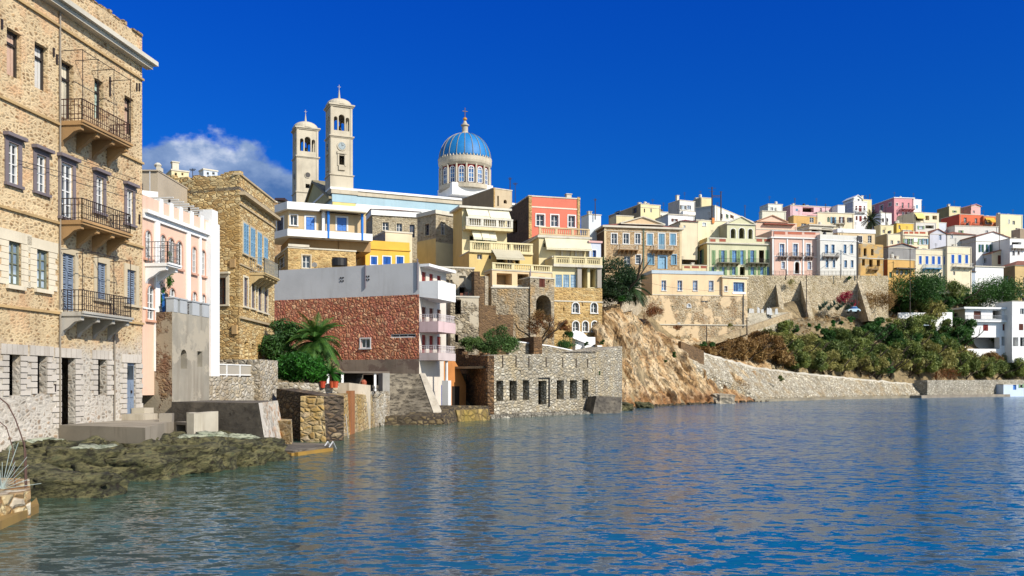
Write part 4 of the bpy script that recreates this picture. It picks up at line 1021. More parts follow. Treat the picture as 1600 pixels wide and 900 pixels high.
for i, (px, Y, a, b, c, lb) in enumerate(BOULD):
    m = MB(); solid_rock(m, (PX(px, Y), Y, .12), a, b, c*1.15, i*3.7+1, 1.0, 18, .1*(i % 3)); solo(m, 'boulder', rk, lb, 'rock', smooth=True)
rngb = random.Random(11)
for i in range(40):
    px = 40+(i % 20)*19+rngb.uniform(-6, 6); row = i//20
    Y = Yw(px)+.1+row*1.7+rngb.uniform(-.4, .4)
    if px > 405 and row: continue
    m = MB(); solid_rock(m, (PX(px, Y), Y, .05+row*.22), rngb.uniform(.7, 1.3), rngb.uniform(.55, .9), rngb.uniform(.38, .85), i*7.7+3, 1.3, 16, rngb.uniform(-.3, .5))
    solo(m, 'boulder', rk, 'olive brown layered rock, one of the band of shore rocks below the platform', 'rock', 'band of shore rocks', smooth=False)
for i, (px, Y, a, z, lb) in enumerate(((330, 36, .9, 1.0, 'pale green slab of rock leaning below the parapet slab'), (300, 35, .8, .95, 'pale green jagged rock beside the parapet slab'), (375, 36.8, .9, .85, 'pale split rock against the bastion'),
                                       (60, 31, 1.1, 1.0, 'pale mossy rock against the mansion base'), (150, 29.3, 1.2, .9, 'whitish green ledge rock under the platform edge'))):
    m = MB(); solid_rock(m, (PX(px, Y), Y, z-.2), a*.75, .5, .3, i*5.1+40, 1.0, 14, .3*i); solo(m, 'boulder', rk2, lb, 'rock', smooth=True)
# foreground quay corner with wire grille
root = thing('quay', 'yellow stained masonry quay corner in the bottom left', 'quay', (PX(20, 20), 20, -.5))
m = MB(); m.prism([pp(-160, 15), pp(-8, 19.0), pp(48, 20.2), pp(46, 22.8), pp(-160, 24)], -.5, ZZ(768, 20.1)); m.build('quay_body', rubble([(190, 150, 84), (224, 206, 164), (170, 120, 60), (230, 220, 196)], (150, 116, 66), 2.4, 1.5, .1, plaster=(214, 196, 150, .55, 1.2)), root)
m = MB(); m.prism([pp(-160, 14.8), pp(0, 18.4), pp(61, 20.9), pp(57, 22.2), pp(40, 20.5), pp(-8, 19.2)], -.5, .18); m.build('ledge', stucco(150, 122, 66, .8), root)
root = thing('wire_fan', 'fan of pale wires standing on the quay corner at the left edge', 'fence', (PX(2, 20.6), 20.6, ZZ(768, 20.6)))
m = MB(); o = Vector((PX(3, 20.6), 20.6, ZZ(764, 20.6)))
for i in range(22):
    a = math.radians(-5+i*9); L = 1.15*(.75+.25*math.sin(i*1.7)); m.bar(o, o+Vector((math.cos(a)*L*.75, .1*math.sin(i), math.sin(a)*L+.04)), .007, 4)
m.build('wires', paint(185, 200, 195, .4), root)
m = MB(); a = P3(40, 768, 20.8); b = P3(38, 690, 20.8); m.bar(a, b, .02, 5)
pts = [P3(-5, 618, 21), P3(12, 632, 21), P3(24, 655, 21), P3(33, 680, 21), P3(40, 705, 21), P3(42, 765, 21)]
for p, q in zip(pts[:-1], pts[1:]): m.bar(p, q, .016, 5)
pts = [P3(-5, 655, 21), P3(10, 668, 21), P3(20, 700, 21), P3(24, 764, 21)]
for p, q in zip(pts[:-1], pts[1:]): m.bar(p, q, .012, 5)
m.build('bent_rod', paint(95, 70, 60, .8), root)
# ================================================================== CENTRE
REDS = rubble([(196, 122, 84), (222, 158, 112), (176, 96, 70), (232, 184, 140), (206, 140, 104)], (156, 88, 68), 3.2, 1.15, .13, bd=.07, big=.15, stain=(204, 118, 98))
root = thing('seafront_house', 'blocky house with blank grey upper wall over red stone and white balconies, above the palm', 'house', (-13, 82, 0))
YC, YLf = 76.0, 81.5
GF = Fac.px(428, YLf, 655, YC); bdir = -GF.n; ztg = ZZ(410, YC); zg1 = ZZ(460, YC); zg2 = ZZ(561, YC); zg3 = ZZ(585, YC)
opg = []
feature(root, GF, W(563.5, 529, 578.5, 544, g=(2, 1), c='white', dep=.15, sur='white', sw=.08), opg)
feature(root, GF, W(610, 521.5, 649.5, 527.5, g=(3, 1), c='white', dep=.15), opg)
m = MB(); panel(m, GF, 0, GF.L, zg2, zg1, opg); m.build('stone_wall', REDS, root)
opr = []; EL = 5.2; RFc = Fac(GF.B, GF.B+bdir*EL)
def RF(*a):
    for ft in a: feature(root, RFc, ft, opr)
def rwin(s0, s1, z0, z1, c, kind='w', **k):  # by metres along the balcony facade
    o = (s0, z0, s1, z1, 0, .15); opr.append(o); m = MB(); RFc.box(m, s0, s1, z0, z1, -.15, -.1); m.build('shutter', LC[c], root)
m = MB(); panel(m, GF, 0, GF.L, zg1, ztg, []); 
m2 = MB(); panel(m2, GF, 0, GF.L, zg3, zg2, [(GF.s(560), zg3, GF.s(604), zg3+.0001, 0, .1)])
m.build('render_wall', stucco(200, 200, 200, .2, .85), root); m2.build('concrete_base', DCONC if 0 else stucco(140, 124, 108, .7, .8, (120, 100, 88)), root)
for zq, c in ((10.9, 'red'), (7.9, 'brown'), (5.5, 'red')):
    for a in (.5, 1.9, 3.4): rwin(a, a+.75, zq+.05, zq+1.7, c)
m = MB(); panel(m, RFc, 0, EL, .8, ztg-.35, opr); Z = GF.A+bdir*EL; panel(m, Fac(GF.B+bdir*EL, Z), 0, GF.L, .8, ztg-.35, []); panel(m, Fac(Z, GF.A), 0, EL, .8, ztg-.35, [])
m.build('wall', stucco(224, 214, 200, .2), root)
m = MB(); m.hexa([GF.pt(.1, ztg-.35, -.1), GF.pt(GF.L+.9, ztg-.35, -.1), GF.pt(GF.L+.9, ztg-.35, -EL-.2), GF.pt(.1, ztg-.35, -EL-.2), GF.pt(.1, ztg-.12, -.1), GF.pt(GF.L+.9, ztg-.12, -.1), GF.pt(GF.L+.9, ztg-.12, -EL-.2), GF.pt(.1, ztg-.12, -EL-.2)]); m.build('roof', WHITE, root)
m = MB(); zq = ZZ(436, 78.6)
for cx_ in (534.5, 574.5):
    for a in (-1, 1):
        for b in (-1, 1):
            s = GF.s(cx_)+a*.12; m.bar(GF.pt(s, zq+b*.14, .002), GF.pt(s, zq+b*.14, .05), .075, 10)
m.build('vent', PC['dark'], root)
m = MB(); s = GF.s(571.5); m.bar(GF.pt(s, ZZ(450, 78), .08), GF.pt(s, ZZ(414, 78), .08), .06, 6); m.bar(GF.pt(GF.s(653), ZZ(452, 76), .08), GF.pt(GF.s(653), ztg+.3, .08), .06, 6); m.build('pipe', PC['grey'], root)
# pink creeping stain band is part of the stone; balconies
for (zf, hh_, solid, mt, nm) in ((ZZ(470, YC), 1.15, 1, WHITE, 'a'), (ZZ(519, YC), .75, 2, stucco(214, 186, 186, .3), 'b'), (ZZ(563, YC), .5, 2, stucco(206, 190, 186, .3), 'c')):
    m = MB(); L0, L1, p = .0, 3.4, 1.8
    if nm == 'a':
        m.add([RFc.pt(L0, zf+.35, 0), RFc.pt(L1, zf-.3+.35, 0), RFc.pt(L1, zf+.1, p), RFc.pt(L0, zf+.1, p)]+[RFc.pt(L0, zf+.5, 0), RFc.pt(L1, zf+.5, 0), RFc.pt(L1, zf+.5, p), RFc.pt(L0, zf+.5, p)], [(0, 3, 2, 1), (4, 5, 6, 7), (0, 1, 5, 4), (1, 2, 6, 5), (2, 3, 7, 6), (3, 0, 4, 7)])
        zf += .5
    else: RFc.box(m, L0, L1, zf, zf+.15, .003, p); zf += .15
    b_ = m.build('balcony', mt, root)
    m = MB(); t_ = .1; RFc.box(m, L0, L1, zf, zf+hh_, p-t_, p+.003); RFc.box(m, L0-.003, L0+t_, zf, zf+hh_, .003, p-t_); RFc.box(m, L1-t_, L1, zf, zf+hh_, .003, p-t_)
    m.build('parapet', mt, b_)
    if solid == 2:
        m = MB(); rail(m, [RFc.pt(.05, zf+hh_, .01), RFc.pt(.05, zf+hh_, p-.05), RFc.pt(L1-.05, zf+hh_, p-.05), RFc.pt(L1-.05, zf+hh_, .01)], .6, .2, .018); m.build('railing', paint(225, 215, 215), b_)
m = MB(); m.bar(RFc.pt(2.2, .8, 1.5), RFc.pt(2.2, zg2+.1, 1.5), .13, 8); RFc.box(m, 1.9, 2.5, .8, 3.3, 1.2, 1.8); m.build('column', stucco(222, 222, 220, .2), root)
# recess with shed under the red wall
root = thing('boat_shed', 'open dark shed with white posts and a thin roof under the red stone wall', 'shed', (PX(560, 68), 70, 1.5))
f = Fac.px(500, 67, 606, 70); m = MB(); f.box(m, 0, f.L, ZZ(583, 68), ZZ(581, 68)+.05, -5, .3); m.build('roof', stucco(120, 108, 96, .6), root)
for px in (511.5, 534, 585): m = MB(); s = f.s(px); f.box(m, s-.09, s+.09, 2, ZZ(582, 68), 0, .15); m.build('post', WHITE, root)
m = MB(); f.box(m, 0, f.L, 0, ZZ(583, 68), -5, -4.8); f.box(m, 0, f.L, .5, ZZ(602, 68), -4.8, -.3); m.build('back_wall', DCONC, root)
for px, c, lb in ((504, (190, 70, 40), 'red clay pot on the garden wall by the palm'), (519, (200, 90, 50), 'long terracotta trough between the white shed posts'), (524, (195, 80, 45), 'small orange pot beside the trough')):
    m = MB(); p = P3(px, 598.5, 56); m.lathe(p, [(.14, -.3), (.2, .08), (.23, .1), (.17, .12)], 10); solo(m, 'clay_pot', paint(*c), lb, 'pot')
m = MB(); p = P3(568, 607, 61); m.lathe(p, [(.3, -.5), (.33, 0), (.2, .2), (.22, .45), (.1, .6)], 10); solo(m, 'oil_drum', paint(170, 90, 60), 'rusty drum standing beside the shed', 'barrel')
m = MB()
for px in (577, 586): 
    c = P3(px, 614, 62.3); pts = [c+Vector((math.cos(a)*.35, 0, math.sin(a)*.35)) for a in [i*math.pi/7 for i in range(15)]]
    for a, b in zip(pts[:-1], pts[1:]): m.bar(a, b, .03, 4)
m.bar(P3(577, 614, 62.3), P3(581, 606, 62.3), .025, 4); m.bar(P3(581, 606, 62.3), P3(586, 614, 62.3), .025, 4); m.bar(P3(578, 607, 62.3), P3(585, 606, 62.3), .025, 4); m.bar(P3(585, 603, 62.3), P3(586, 614, 62.3), .025, 4)
solo(m, 'bicycle', paint(30, 30, 34, .4), 'dark bicycle leaning by the open shed above the seawall', 'bicycle')
# grey battered bastion
root = thing('bastion', 'tall rough grey bastion with a sloping right edge, under the balconied seafront house', 'wall', (PX(640, 70), 70, -.5))
m = MB(); zt = ZZ(584, 72); a0 = pp(604, 68.5); a1 = pp(688, 67.0); t0 = pp(607, 70.5); t1 = pp(656, 73)
m.add([(*a0, -.6), (*a1, -.6), (*t1, zt), (*t0, zt), (*pp(704, 72), -.6), (*pp(662, 78), zt), (*pp(604, 78), zt), (*pp(600, 75), -.6)], [(0, 1, 2, 3), (1, 4, 5, 2), (3, 2, 5, 6), (0, 3, 6, 7)]); m.build('face', rockm([(96, 88, 74), (130, 120, 102), (158, 148, 128)], sc=(.5, .5, 2.2), scale=.8, bd=.35, seam=.6), root)
m = MB(); q0 = Vector((*a1, -.6)); q1 = Vector((*t1, zt)); m.hexa([q0+Vector((0, -.05, 0)), q0+Vector((.7, 0, 0)), q0+Vector((.7, 1, 0)), q0+Vector((0, 1, 0)), q1+Vector((0, -.05, .05)), q1+Vector((.35, 0, .05)), q1+Vector((.35, 1, .05)), q1+Vector((0, 1, .05))]); m.build('edge_rib', stucco(206, 196, 176, .5), root)
wall('pilaster_wall', 'narrow pale concrete pier beside the shed', [pp(598, 66.3), pp(609, 66.6)], ZZ(583, 66.4), -.5, .8, stucco(168, 164, 156, .5))
# quay between bastion and the long ruin
wall('quay_wall', 'low mossy quay wall between the bastion and the long roofless ruin', [pp(598, 65), pp(690, 66.5), pp(714, 73), pp(763, 77)], [ZZ(650, 65), ZZ(651, 66.5), ZZ(634, 73), ZZ(634, 77)], -.6, 3, rubble([(110, 92, 60), (140, 122, 84), (88, 76, 54)], (60, 50, 38), 2, 1.6, .15, bd=.15), bat=.5)
wall('quay_wall', 'yellow mossy quay block at the left foot of the long ruin', [pp(713, 71.5), pp(762, 74.5)], ZZ(640, 73), -.6, 2.5, rubble([(168, 140, 80), (190, 164, 100), (140, 118, 70)], (110, 92, 56), 1.6, 1.2, .1, bd=.15, stain=(150, 130, 50)), bat=.4)
# ochre boat house with curved gable, blue door
root = thing('boathouse', 'small orange boathouse with rounded gable and blue door in the gap before the long ruin', 'house', (PX(705, 82), 82, .5))
f = Fac.px(683, 79.5, 728, 83.5); m = MB(); n = 10; zb_, zt_ = .8, ZZ(562, 80)
arc = [(f.L*i/n, 3.0+2.6*math.sin(math.pi*min(1, .25+i/n*.75))) for i in range(n+1)]
m.add([f.pt(0, zb_)]+[f.pt(s, z) for s, z in arc]+[f.pt(f.L, zb_)], [tuple(range(n+3))])
for (s, z), (s2, z2) in zip(arc[:-1], arc[1:]): m.quad(f.pt(s, z), f.pt(s2, z2), f.pt(s2, z2, -3), f.pt(s, z, -3))
m.build('wall', stucco(212, 140, 74, .4), root)
m = MB(); f.box(m, .1, .9, zb_, 2.9, .003, .08); m.build('door', paint(50, 80, 160), root)
m = MB(); f.box(m, f.L*.5, f.L*.75, zb_, 2.8, .003, .06); m.build('dark_door', PC['dark'], root)

# ---- long ruin with seven openings
LR = rubble([(196, 188, 168), (222, 214, 194), (164, 152, 128), (210, 196, 166), (180, 174, 160)], (150, 140, 120), 2.1, 1.7, .14, bd=.12, big=.25, stain=(190, 170, 130))
root = thing('roofless_ruin', 'long pale roofless stone ruin with seven dark openings at the waterline', 'ruin', (PX(840, 86), 86, 0))
f = Fac.px(762, 79.3, 930, 93.5); ops = []
for r in ((775.5, 595, 786.5, 627), (796, 595, 807.5, 626), (817, 594, 827, 625), (841, 595, 854, 632), (870, 594, 881, 624), (890.5, 594, 901.5, 623), (910, 593, 919.5, 622)):
    ops.append((f.s(r[0]), f.z((r[0]+r[2])/2, r[3]), f.s(r[2]), f.z((r[0]+r[2])/2, r[1]), 0, .7))
zt = ZZ(556, 79.3)
for (px, y) in ((764, 563), (764, 580), (764, 598), (764, 617), (812, 582), (835, 580), (860, 581), (905, 580), (925, 580), (861, 597), (884, 597)):
    s = f.s(px); z = f.z(px, y); ops.append((s, z, s+.17, z+.2, 0, .3))
m = MB(); panel(m, f, 0, f.L, -.6, zt, ops, .7)
bz = f.A-f.n*6; Bz = f.B-f.n*6
panel(m, Fac(f.B, Bz), 0, 6, -.6, zt, []); panel(m, Fac(Bz, bz), 0, f.L, -.6, zt-1.5, [])
m.hexa([f.pt(0, zt, -.7), f.pt(f.L, zt, -.7), f.pt(f.L, zt, 0), f.pt(0, zt, 0), f.pt(0, zt+.05, -.7), f.pt(f.L, zt+.05, -.7), f.pt(f.L, zt+.05, 0), f.pt(0, zt+.05, 0)])
m.hexa([f.pt(0, zt+.053, -.7), f.pt(f.L, zt+.053, -.7), f.pt(f.L, zt+.053, 0), f.pt(0, zt+.053, 0), f.pt(0, zt+.08, -.7), f.pt(f.L, zt+.75, -.7), f.pt(f.L, zt+.75, 0), f.pt(0, zt+.08, 0)])
m.build('wall', LR, root)
m = MB(); m.hexa([f.pt(.2, 4.4, -5.8), f.pt(f.L-.2, 4.4, -5.8), f.pt(f.L-.2, 4.4, -.7), f.pt(.2, 4.4, -.7), f.pt(.2, 4.6, -5.8), f.pt(f.L-.2, 4.6, -5.8), f.pt(f.L-.2, 4.6, -.7), f.pt(.2, 4.6, -.7)]); m.build('floor', stucco(140, 125, 100, .6), root)
lf_ = Fac.px(712, 90, 762, 79.3); m = MB(); k = 9
for i in range(k):   # crumbling return wall, stepping up to the left
    s0, s1 = lf_.L*i/k, lf_.L*(i+1)/k; h = zt+(.3*random.random() if i > 3 else (3-i)*.35); lf_.box(m, s0, s1, -.6, h, -.6, 0)
m.build('return_wall', rubble([(120, 90, 58), (150, 114, 74), (96, 72, 48)], (80, 60, 42), 2, 1.6, .14, bd=.12), root)
m = MB()
for (px) in (785, 806, 826, 853, 879, 900, 918): s = f.s(px); f.box(m, s-.06, s+.06, f.z(px, 573.5), zt+.1, .003, .07)
m.build('drain_slot', paint(90, 78, 62), root)
m = MB(); s = f.s(857); f.box(m, s-.05, s+.05, f.z(857, 636), f.z(857, 590), .05, .15); f.box(m, f.s(841), s+.1, f.z(848, 591), f.z(848, 590), .05, .15); m.build('door_post', PC['dark'], root)
wall('ruin_annex_wall', 'plain rubble wall continuing right of the long ruin up to the cliff', [pp(930.5, 93.6), pp(972, 99)], [ZZ(549, 93.6), ZZ(541, 99)], -.6, 4, LR)
wall('garden_wall', 'rubble garden wall with white coping stepping above the long ruin', [pp(795, 93), pp(858, 96), pp(912, 99.5), pp(935, 101)], [ZZ(533, 93), ZZ(541, 96), ZZ(552, 99.5), ZZ(551, 101)], 2, .5, LR, cap=WHITE)
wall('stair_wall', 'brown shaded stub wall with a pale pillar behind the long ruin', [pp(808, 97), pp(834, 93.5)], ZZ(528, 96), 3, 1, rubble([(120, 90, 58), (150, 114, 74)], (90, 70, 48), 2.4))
# shingle beach below the ruin: uncountable
m = MB(); rng = random.Random(3)
for i in range(1500):
    px = rng.uniform(730, 990); Y = Yw(px)+rng.uniform(-6.5, 0) - (6 if px < 930 else 0)*.5; 
    if px < 930: Y = f.Y(f.s(px))-rng.uniform(.1, 2.6)
    else: Y = Yw(px)-rng.uniform(-1, 1.5)
    X = PX(px, Y); r = rng.uniform(.1, .32); z = -.02+.25*max(0, 1-(f.Y(f.s(px))-Y)/2.2)*(px < 930)
    vs = []
    for k in range(6):
        a = k*math.pi/3+rng.random(); vs.append((X+math.cos(a)*r, Y+math.sin(a)*r*.8, z-.1))
    vs.append((X+rng.uniform(-.05, .05), Y, z+r*.7)); m.add(vs, [(k, (k+1) % 6, 6) for k in range(6)])
o = solo(m, 'shingle', rubble([(150, 145, 130), (190, 184, 168), (110, 104, 92)], (90, 85, 75), 1.2), 'band of loose pale shingle along the waterline below the long ruin', 'shingle'); o['kind'] = 'stuff'
# fallen concrete drum
m = MB(); f = Fac.px(925, 90.5, 966, 92.5); m.hexa([f.pt(-.5, -.4, .6), f.pt(f.L-.2, -.4, .5), f.pt(f.L, -.4, -1.6), f.pt(0, -.4, -1.6), f.pt(.5, 1.8, .1), f.pt(f.L+.5, 1.65, 0), f.pt(f.L+.4, 1.5, -1.4), f.pt(.6, 1.7, -1.4)])
solo(m, 'concrete_chunk', DCONC, 'dark fallen block of concrete wall lying tilted at the foot of the cliff', 'rubble')
m = MB()
for i in range(1500):   # dark wet stones along the tide line
    px = rng.uniform(585, 1560); Y = Yw(px)+rng.uniform(-.8, .9)+(2 if px > 1180 else 0)*0
    if px < 760: Y = Yw(px)-1.5+rng.uniform(-1.2, .6)
    X = PX(px, Y); r = rng.uniform(.12, .45); vs = []
    for k in range(6): a = k*math.pi/3+rng.random(); vs.append((X+math.cos(a)*r, Y+math.sin(a)*r*.8, -.1))
    vs += [(X+rng.uniform(-.1, .1)+math.cos(a)*r*.45, Y+math.sin(a)*r*.4, r*rng.uniform(.5, .9)) for a in (0, 2.1, 4.2)]
    m.add(vs, [(0, 1, 6), (1, 2, 6), (2, 7, 6), (2, 3, 7), (3, 4, 7), (4, 8, 7), (4, 5, 8), (5, 0, 8), (0, 6, 8), (6, 7, 8)])
o = solo(m, 'tide_line_stones', rockm([(52, 46, 34), (84, 74, 54), (116, 104, 80)], scale=1.2, bd=.1), 'dark wet stones scattered along the whole far waterline', 'stones'); o['kind'] = 'stuff'
for i, (px, Y, a, b, c, lb) in enumerate(((975, 101, 1.0, .8, .7, 'brown boulder just right of the fallen concrete block'), (1005, 111, 1.2, 1, .6, 'dark boulder at the foot of the cliff'), (1130, 137, 1.8, 1.2, 1.0, 'grey slab boulder low on the cliff near the embankment'))):
    m = MB(); solid_rock(m, (PX(px, Y), Y, .5 if i == 2 else .2), a, b, c, i*3.3+90, 1, 12); solo(m, 'boulder', rk if i < 2 else rockm([(150, 140, 120), (190, 178, 156)], scale=.8, bd=.2), lb, 'rock')

# ---- arched yellow stone house, cream balcony house above it
YST = rubble([(196, 158, 96), (214, 180, 116), (178, 140, 84), (222, 194, 138)], (206, 174, 116), 2.2, 1.9, .12, bd=.06, big=.2)
house('arched_stone_house', 'yellow stone house with small white-rimmed arched windows at the top of the cliff', 858, 108, 941, 110, 448, 541, YST, rp=942, dep=8, extra=6, par=.2, corn=[(1.6, 1.75, .06)],
      fe=[W(894.5, 473, 904.5, 489, arch=1, sur='white', sw=.12, g=(2, 2)), W(923.5, 473, 933, 489, arch=1, sur='white', sw=.12, g=(2, 2)), W(895, 502, 904.5, 521, arch=1, sur='white', sw=.12, g=(2, 2)),
          W(910.5, 502, 919, 518, arch=1, sur='white', sw=.12, g=(2, 2)), W(924.5, 502, 933.5, 518, arch=1, sur='white', sw=.12, g=(2, 2)), Hh(880, 480, 882, 486), Hh(909, 470, 910.5, 478)])
m = MB(); f = Fac.px(876, 106.5, 932, 108); m.add([f.pt(1, ZZ(520, 107), .3), f.pt(1, ZZ(530, 107), 1.6), f.pt(f.L, ZZ(546, 107), 1.6), f.pt(f.L, ZZ(541, 107), .3), f.pt(1.9, ZZ(520, 107)+.3, .2), f.pt(f.L*.6, ZZ(519, 107), .2)], [(0, 1, 2, 3), (0, 3, 5, 4)])
f.box(m, f.L*.5, f.L*.98, 5, ZZ(540, 107), .2, 1.8); f.box(m, f.L*.3, f.L*.85, 5, ZZ(527, 107), .2, 1.2)
solo(m, 'white_stair', WHITE, 'whitewashed stair block at the door of the arched stone house', 'stairs')
CRM = stucco(228, 214, 168, .2)
house('balcony_house', 'cream house with balustrades, striped awning and grey columns, standing on the arched stone house', 863, 109.5, 939, 111, 400, 451, CRM, dep=6, extra=0, par=0, roof='flat',
      fe=[Hh(922, 420, 930.5, 449, dep=2.2), Hh(904.5, 418, 918, 450, dep=2.2)] + rows(W, ((868, 878), (880, 889.5), (891.5, 900)), 429, 449, c='lblue', g=(3, 4), gl='pale', dep=.1) +
      [BX(901, 416, 907.5, 450, .35, 'column', m=stucco(172, 164, 152, .3)), BX(932, 416, 938.5, 450, .35, 'column', m=stucco(172, 164, 152, .3)), BX(863, 413, 939, 417, .6, 'ledge'), BLS(863.5, 938.5, 400.5, 413, o=.6, m=CRM)])
house('balcony_house_upper', 'set-back cream upper floor with a long scalloped awning and wall lamps', 842, 112.5, 922, 114, 368, 414, CRM, dep=7, lp=797, extra=1, par=.1, corn=[(0, .25, .2)],
      fe=[AW(851, 370, 921, 387, p=1.0, m=stucco(226, 218, 186, .15)), D(868, 388, 876, 413, c='cream'), D(884, 388, 892, 413, c='cream'), D(904, 388, 912, 413, c='cream'), BX(876.5, 387, 879.5, 413, .15), BX(898, 387, 901, 413, .15), Hh(849, 380, 852, 386)], lmat=stucco(216, 196, 146, .3))
house('pale_blue_house', 'narrow pale blue and pink house end with a blue window, right of the long awning', 921, 113.5, 939, 114, 376, 414, stucco(205, 212, 228, .15), dep=5, extra=0, par=.2, fe=[W(925.5, 391, 931.5, 403, c='blue', g=(2, 3), sur='white', sw=.1)], corn=[(0, .25, .15)], cm=stucco(222, 178, 170, .2))
# pink house above
SAL = stucco(226, 122, 98, .2, .8)
BRWN = rubble([(112, 84, 56), (140, 106, 70), (90, 66, 44)], (110, 84, 58), 3, 1.8, .12)  # dark brown for left sides, their shade mixed into the stone colour
house('salmon_house', 'salmon pink house with three white-framed windows over a stone balustrade', 826, 120, 906, 122, 305, 372, SAL, lp=789, extra=4, par=.4, lmat=BRWN,
      fe=rows(W, ((838, 850.5), (861, 872.5), (888, 898.5)), 335, 353, .04, c='white', g=(2, 2), sur='white', sw=.14) + [BX(829.5, 322, 903, 324, .05, 'string_course', m=stucco(238, 220, 200, .1)), BX(826, 306, 830.5, 372, .12, 'quoin', m=YST), BX(902, 308, 906, 372, .12, 'quoin', m=YST)], lf=[Hh(801, 345, 808, 364)], chim=[(5.5, .3, .5)])
house('terrace_block', 'pale terrace storey whose balustrade runs below the salmon house', 842, 115.5, 921, 117.5, 366, 400, CRM, lp=815, extra=1, par=.2, fe=[BLS(842, 921, 354, 366.5, o=.1, m=stucco(214, 190, 150, .3))], lmat=stucco(216, 200, 160, .3), dep=5)
# terraced yellow house, left of it
YL1 = stucco(224, 196, 128, .25)
house('terraced_house', 'topmost floor of the yellow terraced house with two pale awnings and a balustrade', 722, 112, 792, 114, 322, 402, CRM, lp=708, extra=6, par=.15, corn=[(0, .25, .5)], cm=OFFW, roofm=stucco(190, 180, 160, .3), lmat=YL1,
      fe=[AW(727, 323, 761, 336, p=1.2), AW(762, 325, 794, 340, p=1.2), Hh(731, 337, 744, 344, dep=1.2), Hh(748, 338, 760, 345, dep=1.2), Hh(764, 339, 788, 346, dep=1.2), BX(723, 355, 796, 360, 1.3, 'balcony_slab', m=CRM), BLS(724, 796, 341, 356, o=1.3, m=OFFW),
          AW(735, 354, 748, 371, p=1.4), AW(749, 354, 761, 372, p=1.4), AW(762, 355, 772, 373, p=1.2), Hh(734, 368, 741, 378, dep=.8), D(744, 370, 758, 382, c='dgreen'), D(763, 367, 776, 380, c='dgreen')])
house('terraced_house_lower', 'lower yellow floors of the terraced house with tiny arched windows and a tilted awning', 733, 108, 832, 110.5, 392, 430, YL1, lp=719, extra=5, par=.05, roofm=stucco(190, 170, 140, .3),
      fe=[BLS(734, 832, 376, 392, o=.1, m=CRM), BX(733, 391, 832, 394, .25, 'ledge', m=CRM), Hh(736, 389, 741, 393), W(745.5, 397, 753.5, 405, c='white', g=(2, 1)), W(764, 399, 767.5, 404.5, c='lblue', g=(1, 1)), Hh(736.5, 395.2, 740.5, 396), AW(768, 389, 812, 402, p=2.0, m=stucco(200, 192, 166, .2)), Hh(776, 401, 790, 416, dep=1), W(793, 403, 802, 416, c='white', g=(2, 2)), Hh(805, 402, 812, 414)])
PEA = stucco(232, 204, 160, .25)
house('peach_terrace_house', 'peach-coloured terrace with balustrade above two wide dark openings', 769, 104, 862, 107, 420, 448, PEA, lp=757, extra=0, par=.1, roofm=stucco(196, 176, 146, .3),
      fe=[BLS(769, 862, 410, 420.5, o=.1, m=CRM), Hh(776, 427, 800, 445, dep=2), Hh(808.5, 428, 826, 445, dep=2), BX(769, 445, 828, 448, .1, 'ledge', m=OFFW), BX(827.5, 420, 829, 447, .12, 'drainpipe', m=PC['grey'])], lf=[Hh(758, 428, 766, 447)])
RST = rubble([(176, 162, 138), (196, 184, 160), (150, 134, 108)], (170, 156, 130), 2.4, 1.6, .12, bd=.07, stain=(200, 160, 100), plaster=(186, 172, 148, .56, .5))
house('stone_tower_house', 'grey rubble wall with a red-brown shutter above a tall dark archway', 828.5, 103.6, 866, 105, 432, 540, RST, dep=5, extra=3, par=.1, fe=[S(842.5, 432.5, 851.5, 448.5, c='brown', dep=.1), Hh(837.5, 461, 861, 500, arch=1, dep=4), Hh(834, 438, 836, 441), Hh(856, 438, 858, 441)])
house('rubble_house', 'big plain grey rubble wall below the peach terrace', 768, 103.4, 829, 103.8, 448, 535, RST, dep=5, lp=763, extra=3, par=.1, fe=[])
# shaded stepped garden walls in front of it
BSH = rubble([(118, 92, 62), (140, 110, 74), (98, 76, 52)], (110, 86, 60), 2.6, 1.7, .12)  # brown stone, darkened so the walls' shade sits in its colour
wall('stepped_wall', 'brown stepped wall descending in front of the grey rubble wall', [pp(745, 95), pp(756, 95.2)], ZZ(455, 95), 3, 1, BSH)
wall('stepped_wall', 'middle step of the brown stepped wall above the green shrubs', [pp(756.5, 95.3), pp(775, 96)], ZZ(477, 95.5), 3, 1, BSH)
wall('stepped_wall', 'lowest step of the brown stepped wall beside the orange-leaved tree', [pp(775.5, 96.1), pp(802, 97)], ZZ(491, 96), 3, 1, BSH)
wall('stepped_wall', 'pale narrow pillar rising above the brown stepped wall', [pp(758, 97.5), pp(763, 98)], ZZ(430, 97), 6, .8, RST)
# ruins
RU = rubble([(186, 170, 140), (206, 192, 164), (156, 138, 108), (170, 160, 144)], (160, 146, 120), 2.4, 1.5, .13, bd=.1, plaster=(200, 188, 164, .5, .5))
house('ruined_house', 'roofless pale ruin with a tall dark doorway between the seafront house and the terraces', 688, 96, 741, 97, 416, 470, RU, dep=4, extra=6, par=2, fe=[Hh(717.5, 431, 728, 460, dep=1), Hh(692, 437, 701.5, 450), Hh(703, 437, 707, 447)])
house('ruined_house', 'lower half of the pale ruin, rubble wall with a black window hole', 704, 92, 748, 92.5, 462, 545, RU, dep=3.5, extra=3, par=.3, fe=[Hh(711, 468, 720.5, 491, dep=1), Hh(711, 523, 716, 535)])
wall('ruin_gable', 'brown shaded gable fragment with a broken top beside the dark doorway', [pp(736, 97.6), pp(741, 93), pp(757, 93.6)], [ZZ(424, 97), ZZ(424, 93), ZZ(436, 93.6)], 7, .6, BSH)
m = MB()
for i in range(3): f = Fac.px(719+7*i, 94, 724+7*i, 94); f.box(m, 0, f.L, ZZ(462, 94), ZZ(458-2*(i == 1), 94), -.5, 0)
solo(m, 'brick_pile', paint(150, 95, 70), 'small stack of orange bricks on the ledge of the ruin', 'bricks')
